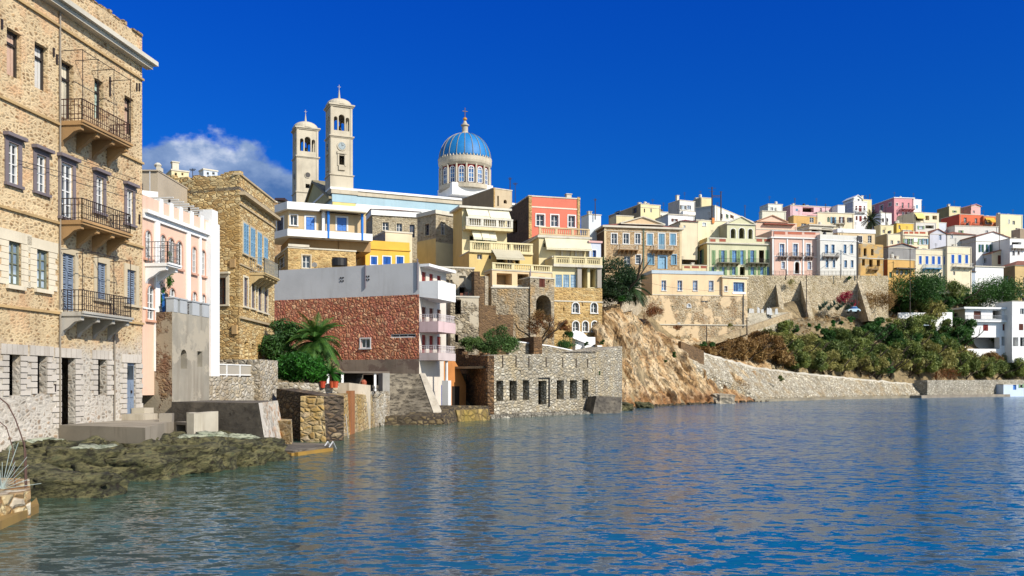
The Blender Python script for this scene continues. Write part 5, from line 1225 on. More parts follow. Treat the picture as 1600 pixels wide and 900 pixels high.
# stone houses left of the terraced house
GST = rubble([(186, 172, 142), (206, 194, 166), (164, 148, 118)], (190, 176, 148), 2.4, 1.8, .12, bd=.06)
house('stone_yellow_house', 'pale stone house with yellow painted lower storey, left of the terraced house', 681, 116, 708, 118, 328, 420, GST, lp=652, extra=6, par=.3, corn=[(0, .5, .18)],
      fe=[W(688.5, 347, 696, 367, c='white', g=(2, 3), sur='stone', sw=.1), D(690.5, 400, 698, 419, c='grey'), BX(680.8, 378, 708, 420, .04, 'yellow_plaster', m=CRM)], lf=[W(664, 350, 671, 368, c='grey', g=(2, 3), sur='stone', sw=.1), BX(652, 378, 681, 420, .04, 'yellow_plaster', m=YL1), Hh(664.5, 402, 671, 409)])
house('white_gabled_house', 'white-corniced stone house with a thin red roof edge, behind the small yellow house', 582, 124, 655, 126, 327, 385, GST, lp=566, extra=5, par=.2, corn=[(0, .8, .2)], cm=WHITE, roof='hip', roofm=(TERRA, .8),
      fe=[W(597.5, 347, 607.5, 360, c='white', g=(2, 2), sur='stone', sw=.1), W(619.5, 349, 628.5, 362, c='white', g=(2, 2), sur='stone', sw=.1), W(640, 351, 648, 371, c='grey', g=(2, 3))])
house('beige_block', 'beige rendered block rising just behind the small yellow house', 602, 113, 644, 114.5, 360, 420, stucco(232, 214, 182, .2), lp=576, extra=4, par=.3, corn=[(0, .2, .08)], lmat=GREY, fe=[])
OCH = stucco(236, 186, 72, .25)
house('small_yellow_house', 'small bright yellow house with three blue shuttered windows above the grey wall', 571, 106, 640, 108, 375, 420, OCH, lp=557, extra=5, par=.3, corn=[(.9, 1.05, .12)], cm=OCH,
      fe=rows(S, ((579.5, 589), (598.5, 610.5), (619.5, 630)), 401, 413.5, c='blue', sur='white', sw=.12, dep=.1))
# blue pillar house
SAN = stucco(205, 180, 140, .2)
YQ = 98.0
house('blue_pillar_house', 'stone lower storey of the flat-roofed house with blue pillars, behind the black water tank', 450, YQ, 556, YQ+3, 385, 430, rubble([(206, 166, 104), (224, 192, 130), (184, 146, 92)], (216, 186, 130), 2.2, 1.8, .12), dep=9, lp=421, extra=6, par=.1,
      fe=[W(472.5, 399, 485, 419, c='white', g=(2, 2), sur='stone', sw=.14), Hh(519, 402, 543, 418, dep=.8), BX(450, 381, 483, 385, .15, 'ledge')], lf=[W(434, 400, 445, 420, c='white', g=(2, 2), sur='stone', sw=.14)])
root = thing('blue_pillar_flat', 'upper flat of the blue pillar house with white parapet bands and recessed veranda', 'house', (PX(500, 101), 104, ZZ(384, YQ)))
f = Fac.px(450, YQ, 572, YQ+3.3); lfq = Fac.px(416, YQ+4.5, 450, YQ)
ops = []; opl = []
for ft in (W(453.5, 336, 464.5, 352, c='white', g=(2, 1), sur='white', sw=.1), D(478, 339, 491.5, 360, c='blue', sur='white', sw=.18, dep=.1, noop=0), D(526.5, 340, 541.5, 361, c='blue', sur='white', sw=.18, dep=.1)): feature(root, f, ft, ops)
feature(root, lfq, D(433, 341, 443, 360, c='dark', sur='white', sw=.18, dep=.1), opl)
zb1, zb2, zb3, zb4 = ZZ(370.5, YQ), ZZ(359.5, YQ), ZZ(328, YQ), ZZ(316.5, YQ)
m = MB(); panel(m, f, 0, f.L, zb1, zb3, ops); panel(m, lfq, 0, lfq.L, zb1, zb3, opl); e1 = f.B-f.n*8; e0 = lfq.A-f.n*5; panel(m, Fac(f.B, e1), 0, 8, zb1, zb3, []); m.build('wall', SAN, root)
m = MB(); 
for (p, z0, z1, e) in ((1.0, zb1, zb2, 0), (.7, zb3, zb4, 0)):
    A_ = Vector(lfq.pt(0, 0, p)[:2]); B_ = Vector(f.pt(-.2, 0, p)[:2]); C_ = Vector(f.pt(f.L+(.5 if z0 == zb1 else -1), 0, p)[:2]); mm = MB(); hh_ = z1-z0
    poly = [tuple(A_), tuple(B_), tuple(C_), tuple(f.pt(f.L, 0, -8)[:2]), tuple(lfq.pt(0, 0, -5)[:2])]
    if z0 == zb1: mm.prism(poly, z0, z0+.12); ff = Fac(A_, B_); ff.box(mm, 0, ff.L, z0+.12, z1, -.12, 0); ff = Fac(B_, C_); ff.box(mm, .003, ff.L, z0+.12, z1, -.12, 0); mm.build('balcony', WHITE, root)
    else: mm.prism(poly, z0, z1); mm.build('roof', WHITE, root)
m = MB(); f.box(m, f.s(498), f.L-.3, ZZ(328, YQ), ZZ(326, YQ), 0, 1.5); m.build('canopy', stucco(186, 176, 150, .3), root)
for px in (510.5, 563): m = MB(); s = f.s(px); m.bar(f.pt(s, zb1, .9), f.pt(s, zb3, .9), .16, 8); m.build('pillar', paint(20, 120, 215), root)
m = MB(); f.box(m, f.s(502), f.s(507), zb1, zb3, 0.003, .6); m.build('pilaster', WHITE, root)
m = MB(); f.box(m, f.L-3, f.L+.6, ZZ(386, YQ), zb1, -7, -.3); f.box(m, 0.2, f.L-.5, ZZ(386, YQ), zb1-.003, -7, -.5); m.build('recess_wall', stucco(176, 142, 96, .3), root)
m = MB(); m.lathe((PX(530, 95), 95, ZZ(417, 95)), [(.7, 0), (.8, .1), (.8, .75), (.7, .9), (.2, 1.0)], 16); solo(m, 'water_tank', paint(28, 26, 26), 'round black water tank behind the grey wall, below the blue pillar house', 'tank')
m = MB(); m.lathe((PX(492, 96), 96, ZZ(418, 96)), [(.05, 0), (.05, .3)], 8); m.bar((PX(492, 96), 96, ZZ(414, 96)), (PX(491.6, 96), 95.8, ZZ(414, 96)), .28, 12); solo(m, 'satellite_dish', GREY, 'small grey satellite dish beside the black water tank', 'dish')

# ================================================================== church
CHW = stucco(212, 202, 180, .3, .72); CHY = stucco(236, 214, 140, .15); CHB = stucco(170, 200, 214, .15)
al = math.radians(24); cu = Vector((math.cos(al), math.sin(al)))
church = thing('church', 'church with two stone bell towers, one taller with a clock, and a ribbed blue dome', 'church', (PX(640, 172), 175, 30))
def tower(pxl, Y, w, spec, nm):
    """spec rows: bottoms and tops in photo rows at depth Y"""
    A_ = Vector(pp(pxl, Y)); f = Fac(A_, A_+cu*w); b = -f.n; C_ = A_+b*w; D_ = f.B+b*w; L = Fac(C_, A_); R = Fac(f.B, D_); K = Fac(D_, C_)
    y_base, y_c3, y_c2, y_c1, y_dome, y_spire = spec; z = lambda y: ZZ(y, Y)
    def wl(m, z0, z1, ex, ops): 
        for fc in (f, L, R, K):
            g_ = Fac(fc.A-fc.u*ex+fc.n*ex, fc.B+fc.u*ex+fc.n*ex); panel(m, g_, 0, g_.L, z0, z1, [(o[0]+ex, o[1], o[2]+ex, o[3], o[4], o[5]) for o in ops])
    m = MB(); wl(m, z(y_base), z(y_c3), .15, []); 
    cw = w/2
    wl(m, z(y_c3), z(y_c2), .05, [(cw-w*.12, z(y_c3)+(z(y_c2)-z(y_c3))*.28, cw+w*.12, z(y_c3)+(z(y_c2)-z(y_c3))*.52, 0, .3)] if nm == 'tall' else [(cw-w*.1, z(y_c3)+1.0, cw+w*.1, z(y_c3)+1.9, 0, .3)])
    zb_, zt_ = z(y_c2), z(y_c1); hb = zt_-zb_
    wl(m, zb_, zt_, 0, [(w*.14, zb_+hb*.2, w*.31, zb_+hb*.64, 1, .5), (w*.36, zb_+hb*.2, w*.64, zb_+hb*.72, 1, .5), (w*.69, zb_+hb*.2, w*.86, zb_+hb*.64, 1, .5)])
    t = m.build('bell_tower', CHW, church)
    m = MB()
    for zq, e, h in ((z(y_c3), .32, .35), (z(y_c2), .32, .4), (z(y_c1), .42, .5)):
        for k, (ee, h0, h1) in enumerate(((e*.5, -h*.5, 0), (e, 0.002, h*.5))):
            q = [Vector(f.pt(-ee, 0, ee)[:2]), Vector(f.pt(w+ee, 0, ee)[:2]), Vector(f.pt(w+ee, 0, -w-ee)[:2]), Vector(f.pt(-ee, 0, -w-ee)[:2])]; m.prism([tuple(p) for p in q], zq+h0, zq+h1)
    for fc in (f, L):   # corner pilasters and niche frames
        for a in (0.0, w-.38): fc.box(m, a, a+.38, zb_+.1, zt_-.35, .003, .1); fc.box(m, a-.04, a+.42, z(y_c3)+.2, zb_-.35, .053, .16)
        if nm == 'tall':
            hq = z(y_c2)-z(y_c3); fc.box(m, cw-w*.22, cw+w*.22, z(y_c3)+hq*.56, z(y_c3)+hq*.62, .055, .3); fc.box(m, cw-w*.2, cw-w*.125, z(y_c3)+hq*.25, z(y_c3)+hq*.56, .055, .2); fc.box(m, cw+w*.125, cw+w*.2, z(y_c3)+hq*.25, z(y_c3)+hq*.56, .055, .2); fc.box(m, cw-w*.15, cw+w*.15, z(y_c3)+hq*.14, z(y_c3)+hq*.24, .055, .3)
    m.build('tower_cornice', CHW, t)
    m = MB(); cc = f.pt(cw, z(y_c1)+.25, -cw); hd = z(y_dome)-z(y_c1)-.25; r = w*.6
    prof = [(r*1.05, 0), (r*1.03, hd*.15)]+[(r*.98*math.cos(a), hd*.15+hd*.85*math.sin(a)) for a in [i*math.pi/2/7 for i in range(7)]]+[(.25, hd)]
    m.lathe(cc, prof, 24); m.build('cupola', CHW, t, smooth=False)
    m = MB(); hs = z(y_spire)-z(y_dome)
    m.lathe((cc[0], cc[1], cc[2]+hd-.05), [(.3, 0), (.2, hs*.2), (.08, hs*.62), (.05, hs*.66)], 8)
    p = Vector((cc[0], cc[1], cc[2]+hd+hs*.6)); m.bar(p, p+Vector((0, 0, hs*.4)), .05, 5); c3 = Vector((cu.x, cu.y, 0)); m.bar(p+Vector((0, 0, hs*.25))-c3*.3, p+Vector((0, 0, hs*.25))+c3*.3, .05, 5); m.build('spire_cross', CHW, t)
    # clock / rosette
    zq = z(y_c3)+(z(y_c2)-z(y_c3))*(.76 if nm == 'tall' else .5)
    for fc in (f, L):
        m = MB(); c = Vector(fc.pt(cw, zq, .055)); n3 = Vector((fc.n.x, fc.n.y, 0)); rr_ = w*.19 if nm == 'tall' else w*.13
        m.bar(c, c+n3*.14, rr_*1.15, 20); 
        k_ = m.build('clock_rim' if nm == 'tall' else 'rosette_rim', CHW, t); m = MB(); m.bar(c+n3*.1, c+n3*.16, rr_*.92, 20); k2 = m.build('clock_face' if nm == 'tall' else 'round_window', paint(150, 165, 170) if nm == 'tall' else PC['dark'], t)
        if nm == 'tall':
            m = MB(); p = c+n3*.18; u3 = Vector((fc.u.x, fc.u.y, 0)); m.bar(p, p+Vector((0, 0, rr_*.75)), .035, 4); m.bar(p, p+u3*rr_*.45+Vector((0, 0, rr_*.25)), .045, 4)
            for i in range(12): a = i*math.pi/6; d = u3*math.cos(a)+Vector((0, 0, math.sin(a))); m.bar(p+d*rr_*.7, p+d*rr_*.86, .03, 4)
            m.build('clock_hands', PC['dark'], t)
    # a bell inside
    m = MB(); m.lathe((cc[0], cc[1], zb_+hb*.3), [(.5, 0), (.42, .2), (.3, .6), (.1, .75)], 12); m.build('bell', paint(90, 80, 50, .4), t)
    return f
TF = tower(517, 165, 4.0, (300, 273, 212, 163, 148, 125), 'tall')
TS = tower(464, 190, 4.5, (320, 300, 244, 199, 184.5, 165), 'short')
# nave
A_ = Vector(pp(519, 164.7)); NF = Fac(A_, A_+cu*38); nb = -NF.n; nd = 30
zt = ZZ(293, 165); NC = A_+nb*nd
for (z0, z1, mt, nm, ex) in ((28, ZZ(329, 165), CHY, 'nave_wall', 0), (ZZ(329, 165), ZZ(316, 165), WHITE, 'white_band', .06), (ZZ(316, 165), ZZ(303, 165), CHB, 'blue_frieze', .03), (ZZ(303, 165), zt-.4, CHW, 'cornice', .25), (zt-.4, zt, WHITE, 'roof_edge', .45)):
    m = MB(); m.prism([NF.pt(-ex, 0, ex)[:2], NF.pt(38+ex, 0, ex)[:2], NF.pt(38+ex, 0, -nd-ex)[:2], NF.pt(-ex, 0, -nd-ex)[:2]], z0+.001, z1); m.build(nm, mt, church)
m = MB(); NF.box(m, 0.0, 4.3, 28, ZZ(300, 165)-.05, .0, .35); m.build('tower_plinth', CHY, church)
m = MB(); NF.box(m, -.1, 4.5, ZZ(316, 165), ZZ(303.5, 165), .1, .4); m.build('plinth_frieze', CHB, church)
m = MB(); NF.box(m, -.3, 4.7, ZZ(303, 165), ZZ(297, 165), .1, .6); m.build('plinth_cornice', CHW, church)
# gabled west front between the towers
WF = Fac(NC, A_); m = MB(); zg = ZZ(316, 168); c = WF.L/2
m.add([WF.pt(0, zg, .3), WF.pt(WF.L, zg, .3), WF.pt(c, zg+6.0, .3), WF.pt(0, zg, -3), WF.pt(WF.L, zg, -3), WF.pt(c, zg+6.0, -3)], [(0, 1, 2), (0, 2, 5, 3), (2, 1, 4, 5)]); m.build('gable', stucco(196, 184, 130, .3), church)
m = MB()
for a, b in ((-.3, c), (WF.L+.3, c)): m.hexa([WF.pt(a, zg-.1, .7), WF.pt(b, zg+6.0, .7), WF.pt(b, zg+6.0, -3), WF.pt(a, zg-.1, -3), WF.pt(a, zg+.3, .7), WF.pt(b, zg+6.5, .7), WF.pt(b, zg+6.5, -3), WF.pt(a, zg+.3, -3)])
m.build('raking_cornice', stucco(150, 140, 110, .4), church)
# dome
dc = Vector(P3(726.5, 300, 181)); Rd = 41.0*181/FL; zd = lambda y: ZZ(y, 181)
m = MB(); m.prism([(dc.x+(Rd*1.15)*math.cos(a+al+math.pi/4)*1.0, dc.y+Rd*1.15*math.sin(a+al+math.pi/4)) for a in (0, math.pi/2, math.pi, 1.5*math.pi)], zd(312), zd(294)); m.build('dome_base', WHITE, church)
m = MB(); m.lathe((dc.x, dc.y, zd(296)), [(Rd*.9, 0), (Rd*.9, zd(262)-zd(296))], 32); dr = m.build('drum', stucco(150, 32, 36, .2), church)
m = MB(); m.lathe((dc.x, dc.y, zd(265)), [(Rd*.93, 0), (Rd*1.0, .5), (Rd*1.02, .9), (Rd*1.02, zd(252)-zd(265)), (Rd*.9, zd(251)-zd(265))], 48)
for i in range(48):
    a = 2*math.pi*i/48; p = Vector((dc.x+Rd*1.0*math.cos(a), dc.y+Rd*1.0*math.sin(a), zd(252))); m.bar(p, p+Vector((0, 0, .45)), .2, 5, .02)
m.lathe((dc.x, dc.y, zd(300)), [(Rd*1.0, 0), (Rd*1.0, .8), (Rd*.92, .9)], 32)
m.build('dome_cornice', CHW, church)
m = MB(); nw = 16
for i in range(nw):
    a = 2*math.pi*i/nw+.11
    for r_, rr_ in ((Rd*.96, .21),): m.bar((dc.x+r_*math.cos(a), dc.y+r_*math.sin(a), zd(297)), (dc.x+r_*math.cos(a), dc.y+r_*math.sin(a), zd(264)), rr_, 8)
m.build('drum_columns', CHW, dr)
for i in range(nw):
    a = 2*math.pi*(i+.5)/nw+.11
    if math.sin(a) > .35: continue
    n_ = Vector((math.cos(a), math.sin(a))); t_ = Vector((-n_.y, n_.x)); c_ = Vector((dc.x, dc.y))+n_*Rd*.9; w = .62
    fw = Fac(c_-t_*w, c_+t_*w)
    if fw.n.dot(n_) < 0: fw = Fac(c_+t_*w, c_-t_*w)
    z0, z1 = zd(292), zd(267); m = MB(); zc_ = z1-w
    f2_ = fw; f2_.box(m, 0, .16, z0, zc_, 0.01, .16); f2_.box(m, 2*w-.16, 2*w, z0, zc_, .01, .16); f2_.box(m, w-.05, w+.05, z0, z1-.15, .01, .12)
    for j in range(4): zz = z0+(zc_-z0)*j/3; f2_.box(m, .16, 2*w-.16, zz-.04, zz+.06, .01, .13)
    n8 = 8
    for k in range(n8):
        a1, a2 = math.pi*k/n8, math.pi*(k+1)/n8; q = []
        for oo in (.01, .16):
            for aa, rr_ in ((a1, w-.16), (a2, w-.16), (a2, w), (a1, w)): q.append(f2_.pt(w-rr_*math.cos(aa), zc_+rr_*math.sin(aa), oo))
        m.hexa(q)
    wo_ = m.build('window', PC['white'], dr); m = MB(); f2_.box(m, .1, 2*w-.1, z0, zc_+.3, .012, .05); m.build('pane', glassm('blue'), wo_)
DB = paint(6, 118, 186, .6, .9, .25)
m = MB(); hd = zd(209)-zd(252); prof = [(Rd*.985*math.cos(t_)**.92 if t_ < 1.45 else .9, hd*math.sin(t_)) for t_ in [i*1.5/14 for i in range(15)]]
m.lathe((dc.x, dc.y, zd(252)), prof, 48); dm = m.build('dome', DB, church, smooth=True)
m = MB()
for i in range(20):
    a = 2*math.pi*i/20+.05
    pts = [Vector((dc.x+(r_+.07)*math.cos(a), dc.y+(r_+.07)*math.sin(a), zd(252)+z_)) for r_, z_ in prof]
    for p, q in zip(pts[:-1], pts[1:]): m.bar(p, q, .06, 4)
m.build('dome_rib', stucco(170, 160, 130, .3), dm)
m = MB(); m.lathe((dc.x, dc.y, zd(210)), [(1.1, 0), (.75, .25), (.6, .5), (.6, 1.6), (.85, 1.7), (.85, 1.9), (.5, 2.1), (.22, 2.7)], 16); ln = m.build('lantern', CHW, church)
m = MB(); m.lathe((dc.x, dc.y, zd(189)), [(.1, 0), (.42, .25), (.42, .5), (.1, .75)], 14); m.build('gold_ball', paint(210, 150, 40, .3), ln)
m = MB(); p = Vector((dc.x, dc.y, zd(184))); m.bar(p, p+Vector((0, 0, 2)), .08, 6); c3 = Vector((cu.x, cu.y, 0)); m.bar(p+Vector((0, 0, 1.3))-c3*.55, p+Vector((0, 0, 1.3))+c3*.55, .08, 6); m.build('cross', paint(120, 95, 50, .4), ln)
# apse block in front of the drum
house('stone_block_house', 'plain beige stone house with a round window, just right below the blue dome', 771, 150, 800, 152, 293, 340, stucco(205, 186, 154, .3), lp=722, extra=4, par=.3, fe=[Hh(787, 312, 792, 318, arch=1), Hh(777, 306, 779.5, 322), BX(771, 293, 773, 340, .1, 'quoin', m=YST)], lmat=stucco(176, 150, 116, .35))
# ================================================================== RIGHT HILL
BRK = rubble([(190, 156, 112), (208, 176, 132), (170, 136, 96), (216, 190, 150)], (206, 180, 142), 2.4, 1.8, .12, bd=.06, big=.2)
house('neoclassical_house', 'brick-coloured neoclassical house with low pediment, white windows left and pale blue shutters right', 944, 168, 1065, 171, 352, 456, BRK, lp=925, extra=4, par=.1, corn=[(0, .35, .4), (.9, 1.0, .06)], roof='hip', roofm=(TERRA, 1.2), lmat=BRWN,
      fe=rows(W, ((955.5, 964), (974, 982.5), (992.5, 1000.5)), 365, 381, c='white', g=(2, 2), sur='white', sw=.15, dep=.2) + rows(S, ((1011, 1020), (1047, 1056)), 365, 383, c='lblue', sur='white', sw=.15, dep=.15) + [S(1029, 365, 1038.5, 391, c='lblue', sur='white', sw=.15, dep=.15)] +
         [BAL(965, 995, 390.5, p=1.1, nb=5, m=stucco(176, 140, 96, .4), rm=paint(210, 205, 190)), BAL(1018, 1050, 391, p=1.1, nb=5, m=stucco(176, 140, 96, .4), rm=paint(210, 205, 190)),
          W(975, 400, 985, 417, c='white', g=(2, 3)), W(993.5, 398, 1001, 412, c='white', g=(1, 3), sur='white', sw=.12), S(1012.5, 397, 1021.5, 413, c='lblue', sur='lblue', sw=.1), D(1030, 401, 1040.5, 420, c='lblue', sur='lblue', sw=.3), S(1049, 398, 1056.5, 413, c='lblue', sur='lblue', sw=.12),
          PD(971, 1037, 350, 339.5, dep=5, m=stucco(226, 196, 156, .2), rm=TRIM), BX(1004.5, 356, 1006.5, 420, .12, 'drainpipe', m=paint(70, 90, 70)), BX(944, 352, 947, 450, .06, 'quoin', m=stucco(220, 200, 160, .2)), BX(1061.5, 352, 1065, 420, .06, 'quoin', m=stucco(220, 200, 160, .2))])
PCH = stucco(238, 210, 168, .2)
PWL = rubble([(206, 184, 146), (186, 156, 112), (222, 204, 172)], (206, 190, 160), 2.4, 1.5, .14, stain=(168, 128, 84), plaster=(226, 200, 160, .5, .3), bd=.08)
house('peach_long_house', 'long low peach house with four white windows, on a tall patchy retaining wall', 1019, 161, 1129, 163, 422, 462, PCH, dep=9, extra=0, par=.2, corn=[(0, .6, .12)], cm=stucco(190, 205, 215, .15),
      fe=rows(W, ((1034, 1041), (1059, 1066), (1083, 1090), (1108, 1115)), 438, 454, .005, c='white', g=(2, 3), sur='white', sw=.06, gl='blue') + [BX(1019, 459.5, 1129, 461, .1, 'string_course')])
house('peach_annex', 'small peach annex with a wide blue window, right of the long peach house', 1129, 162.5, 1167, 164, 432, 462, PCH, dep=8, extra=0, par=.2, corn=[(0, .2, .25)],
      fe=[W(1132, 447, 1136.5, 455, c='white', g=(2, 2), sur='white', sw=.06), W(1146, 441, 1163, 456, c='lblue', g=(4, 1), gl='blue', sur='white', sw=.06), BX(1144, 456, 1165, 459, .1, 'sill', m=WHITE)])
house('retaining_wall', 'tall patchy stone and plaster retaining wall under the peach houses', 1000, 160.6, 1168, 163, 461.5, 532, PWL, cat='wall', dep=10, extra=5, par=0, fe=[Hh(1074, 475, 1079, 480, arch=1), Hh(1100, 470, 1102, 472), Hh(1050, 478, 1052, 480), Hh(1120, 476, 1121.6, 478), Hh(1090, 500, 1091.6, 502), Hh(1060, 505, 1061.6, 507), BX(1000, 506, 1168, 507.5, .15, 'ledge'), BX(1160.5, 460, 1162, 516, .1, 'drainpipe', m=WIRE)])
wall('retaining_wall', 'pale crumbling rubble wall between the palm and the patchy retaining wall', [pp(940, 131), pp(985, 148), pp(1002, 160)], [ZZ(470, 131), ZZ(432, 148), ZZ(430, 160)], 8, 3, rubble([(206, 190, 160), (224, 210, 184), (180, 160, 128)], (200, 184, 154), 2.0, 1.4, .14, bd=.12))
# green shuttered house
GRN = stucco(214, 212, 176, .15)
house('green_shutter_house', 'pale green three-storey house with green shutters, dark balconies and a triple-arched attic', 1105, 205, 1205, 208, 371, 431, GRN, lp=1067, extra=2, par=.9, corn=[(1.05, 1.35, .35)], lmat=YL1,
      fe=[S(1112, 391, 1118, 414, c='green', dep=.08)] + [W(a, 391, b, 413, c='lblue', g=(2, 3), gl='blue', sh='green', shw=.55, sur='white', sw=.06, dep=.15) for a, b in ((1127, 1132), (1144, 1150.5), (1157, 1161.5), (1172.5, 1178))] + [Hh(1186, 391, 1194, 413, dep=.4), S(1196, 391, 1201, 412, c='green', dep=.1)] +
         [W(a, 417, b, 429.5, c='lblue', g=(2, 2), gl='blue', sh='green', shw=.55, dep=.15) for a, b in ((1112, 1115.5), (1128, 1132), (1144, 1149), (1173, 1178), (1188, 1193), (1198, 1202))] + [Hh(1156, 417, 1164, 430, dep=.6), BAL(1120, 1152, 411, p=1.5, nb=5, m=stucco(150, 148, 130, .4)), BAL(1166, 1197, 411.5, p=1.5, nb=5, m=stucco(150, 148, 130, .4)),
          BX(1108, 371, 1134, 372.5, .1, 'coping', m=OFFW), BX(1180, 371, 1204, 372.5, .1, 'coping', m=OFFW), BX(1109, 373.5, 1118, 377.5, .03, 'brick_panel', m=stucco(165, 90, 70, .2)), BX(1124, 373.5, 1134, 377.5, .03, 'brick_panel', m=stucco(165, 90, 70, .2)), BX(1182, 373.5, 1191, 377.5, .03, 'brick_panel', m=stucco(165, 90, 70, .2)), BX(1194, 373.5, 1203, 377.5, .03, 'brick_panel', m=stucco(165, 90, 70, .2))],
      lf=[W(1092, 391, 1097, 413, c='lblue', g=(2, 2), sh='green'), Hh(1072, 386, 1084, 396, dep=2), Hh(1078, 395, 1083, 412, dep=.5)])
house('attic_pavilion', 'pedimented attic with three arched openings on top of the green-shuttered house', 1136, 206.5, 1180, 208, 350, 378, GRN, dep=6, extra=0, par=0, roof='flat', fe=[Hh(1141.5, 357, 1149.5, 374, arch=1, dep=.8, sur='white', sw=.15), Hh(1154.5, 356, 1163.5, 374.5, arch=1, dep=.8, sur='white', sw=.15), Hh(1169, 357.5, 1176, 374, arch=1, dep=.8, sur='white', sw=.15), PD(1136, 1180, 350, 339, dep=5.5, m=GRN, rm=OFFW)], lmat=stucco(180, 176, 146, .3))
root = thing('roof_shelter', 'dark lean-to shelter on the terrace left of the triple-arched attic', 'shelter', (PX(1095, 212), 212, ZZ(380, 210)))
f = Fac.px(1070, 211, 1112, 212); m = MB(); f.box(m, 0, f.L, ZZ(360, 211), ZZ(357, 211), -7, .5); m.build('roof', paint(70, 60, 55), root)
m = MB(); f.box(m, 0, f.L, ZZ(372, 211), ZZ(360, 211), -7, -3); m.build('back_wall', DCONC, root)
for px in (1071, 1085, 1099, 1111): m = MB(); s = f.s(px); f.box(m, s-.1, s+.1, ZZ(376, 211), ZZ(360, 211), 0, .2); m.build('post', stucco(170, 160, 120, .3), root)
house('low_terrace', 'low cream terrace wall with brown panels left of the green-shuttered house', 1066, 203, 1106, 204.5, 413, 432, CRM, dep=5, extra=2, par=.5, fe=[BX(a, 415.5, b, 419, .03, 'brick_panel', m=stucco(160, 90, 70, .2)) for a, b in ((1069, 1078), (1081, 1092), (1095, 1104))])
# pink and white house
PK2 = stucco(228, 190, 172, .15)
house('pink_white_house', 'pink house framed by white pilasters with an arched door and three small balconies', 1206, 207, 1281, 209, 360, 429.5, PK2, dep=10, extra=2, par=.9, corn=[(1.5, 1.75, .3), (0, .12, .1)], cm=WHITE,
      fe=rows(W, ((1218.5, 1225.5), (1239.5, 1246.5), (1260, 1266.5)), 381, 400, c='white', g=(2, 3), gl='blue', sur='white', sw=.22) + [W(1221.5, 409, 1226.5, 420, c='white', g=(2, 2), gl='blue', sur='white', sw=.16), W(1262.5, 409, 1267.5, 421, c='white', g=(2, 2), gl='blue', sur='white', sw=.16), Hh(1242, 409, 1249, 427.5, arch=1, sur='white', sw=.35, dep=.5)] +
         [BX(a, 373, b, 429, .12, 'pilaster', m=WHITE) for a, b in ((1206.5, 1208.5), (1229, 1231), (1254, 1256), (1278.5, 1281))] + [BX(a, 361.5, b, 366, .03, 'brick_panel', m=stucco(190, 110, 84, .2)) for a, b in ((1209, 1227), (1231, 1253), (1257, 1274))] + [BX(1207, 399.5, 1281, 400.6, .08, 'string_course', m=WHITE)] + [BAL(a, b, 401.5, p=.9, nb=3, m=stucco(150, 130, 120, .3)) for a, b in ((1216, 1228), (1234, 1252), (1258, 1269))])
WH2 = stucco(222, 220, 212, .12)
house('white_seafront_house', 'plain white two-storey house with blue-grey windows, right of the pink and white house', 1281.5, 207.5, 1341, 210, 366, 430, WH2, dep=10, extra=2, par=.4, corn=[(1.2, 1.35, .12)], cm=WHITE,
      fe=rows(W, ((1289, 1294), (1299, 1304), (1318, 1322.5), (1328.5, 1333)), 382, 396, c='lblue', g=(2, 3), gl='blue', sur='white', sw=.12) + rows(W, ((1290, 1294.5), (1301, 1305), (1319, 1323.5), (1329.5, 1333.5)), 406.5, 418, c='lblue', g=(2, 3), gl='blue', sur='white', sw=.12) + [BAL(1285, 1308, 401, p=.9, nb=4, m=stucco(150, 140, 130, .3)), BX(1339.5, 368, 1341, 430, .1, 'drainpipe', m=WIRE)])
OCR = stucco(206, 166, 98, .5, .8, (186, 170, 140))
house('ochre_ruin', 'ochre ruin with empty black windows, right of the white two-storey house', 1342, 210, 1380, 211.5, 381, 432, OCR, dep=8, extra=4, par=.8, corn=[(3.2, 3.4, .12)],
      fe=[Hh(1349.5, 388, 1354, 400, dep=.6), Hh(1342.5, 388, 1344.5, 398, dep=.6), Hh(1361, 389, 1365, 399, dep=.6), Hh(1347, 405, 1351.5, 415, dep=.6), Hh(1358, 405.5, 1363.5, 417, dep=.6), Hh(1370, 406, 1375, 416, dep=.6), BAL(1357, 1369, 421, p=1, nb=2, m=stucco(180, 150, 110, .4)), BX(1342, 381, 1380, 401.5, .03, 'grey_render', m=stucco(180, 170, 148, .4), o0=.001)] if 0 else
         [Hh(1349.5, 388, 1354, 400, dep=.6), Hh(1342.5, 388, 1344.5, 398, dep=.6), Hh(1361, 389, 1365, 399, dep=.6), Hh(1347, 405, 1351.5, 415, dep=.6), Hh(1358, 405.5, 1363.5, 417, dep=.6), Hh(1370, 406, 1375, 416, dep=.6), BAL(1357, 1369, 421, p=1, nb=2, m=stucco(180, 150, 110, .4))])
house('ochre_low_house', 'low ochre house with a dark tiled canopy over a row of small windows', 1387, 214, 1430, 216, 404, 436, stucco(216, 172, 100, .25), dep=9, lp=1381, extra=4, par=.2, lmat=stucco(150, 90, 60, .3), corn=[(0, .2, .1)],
      fe=[Hh(1400, 422, 1404, 429), Hh(1407, 422, 1411, 429), Hh(1414.5, 422, 1418.5, 429), BX(1397, 418.5, 1427, 420.5, 1.0, 'canopy', m=paint(70, 60, 50)), D(1389.5, 425, 1394, 434, c='dgreen')])
house('grey_gable_house', 'grey shaded blank wall between the ochre low house and the cream blue-shuttered house', 1388, 222, 1431, 224, 386, 408, stucco(150, 148, 146, .3), dep=9, extra=4, par=.2, roof='gable', roofm=(TERRA, 1.0), fe=[])
CW = stucco(236, 222, 190, .15)
BLUW = dict(c='lblue', gl='blue', g=(2, 3), sur='white', sw=.08)
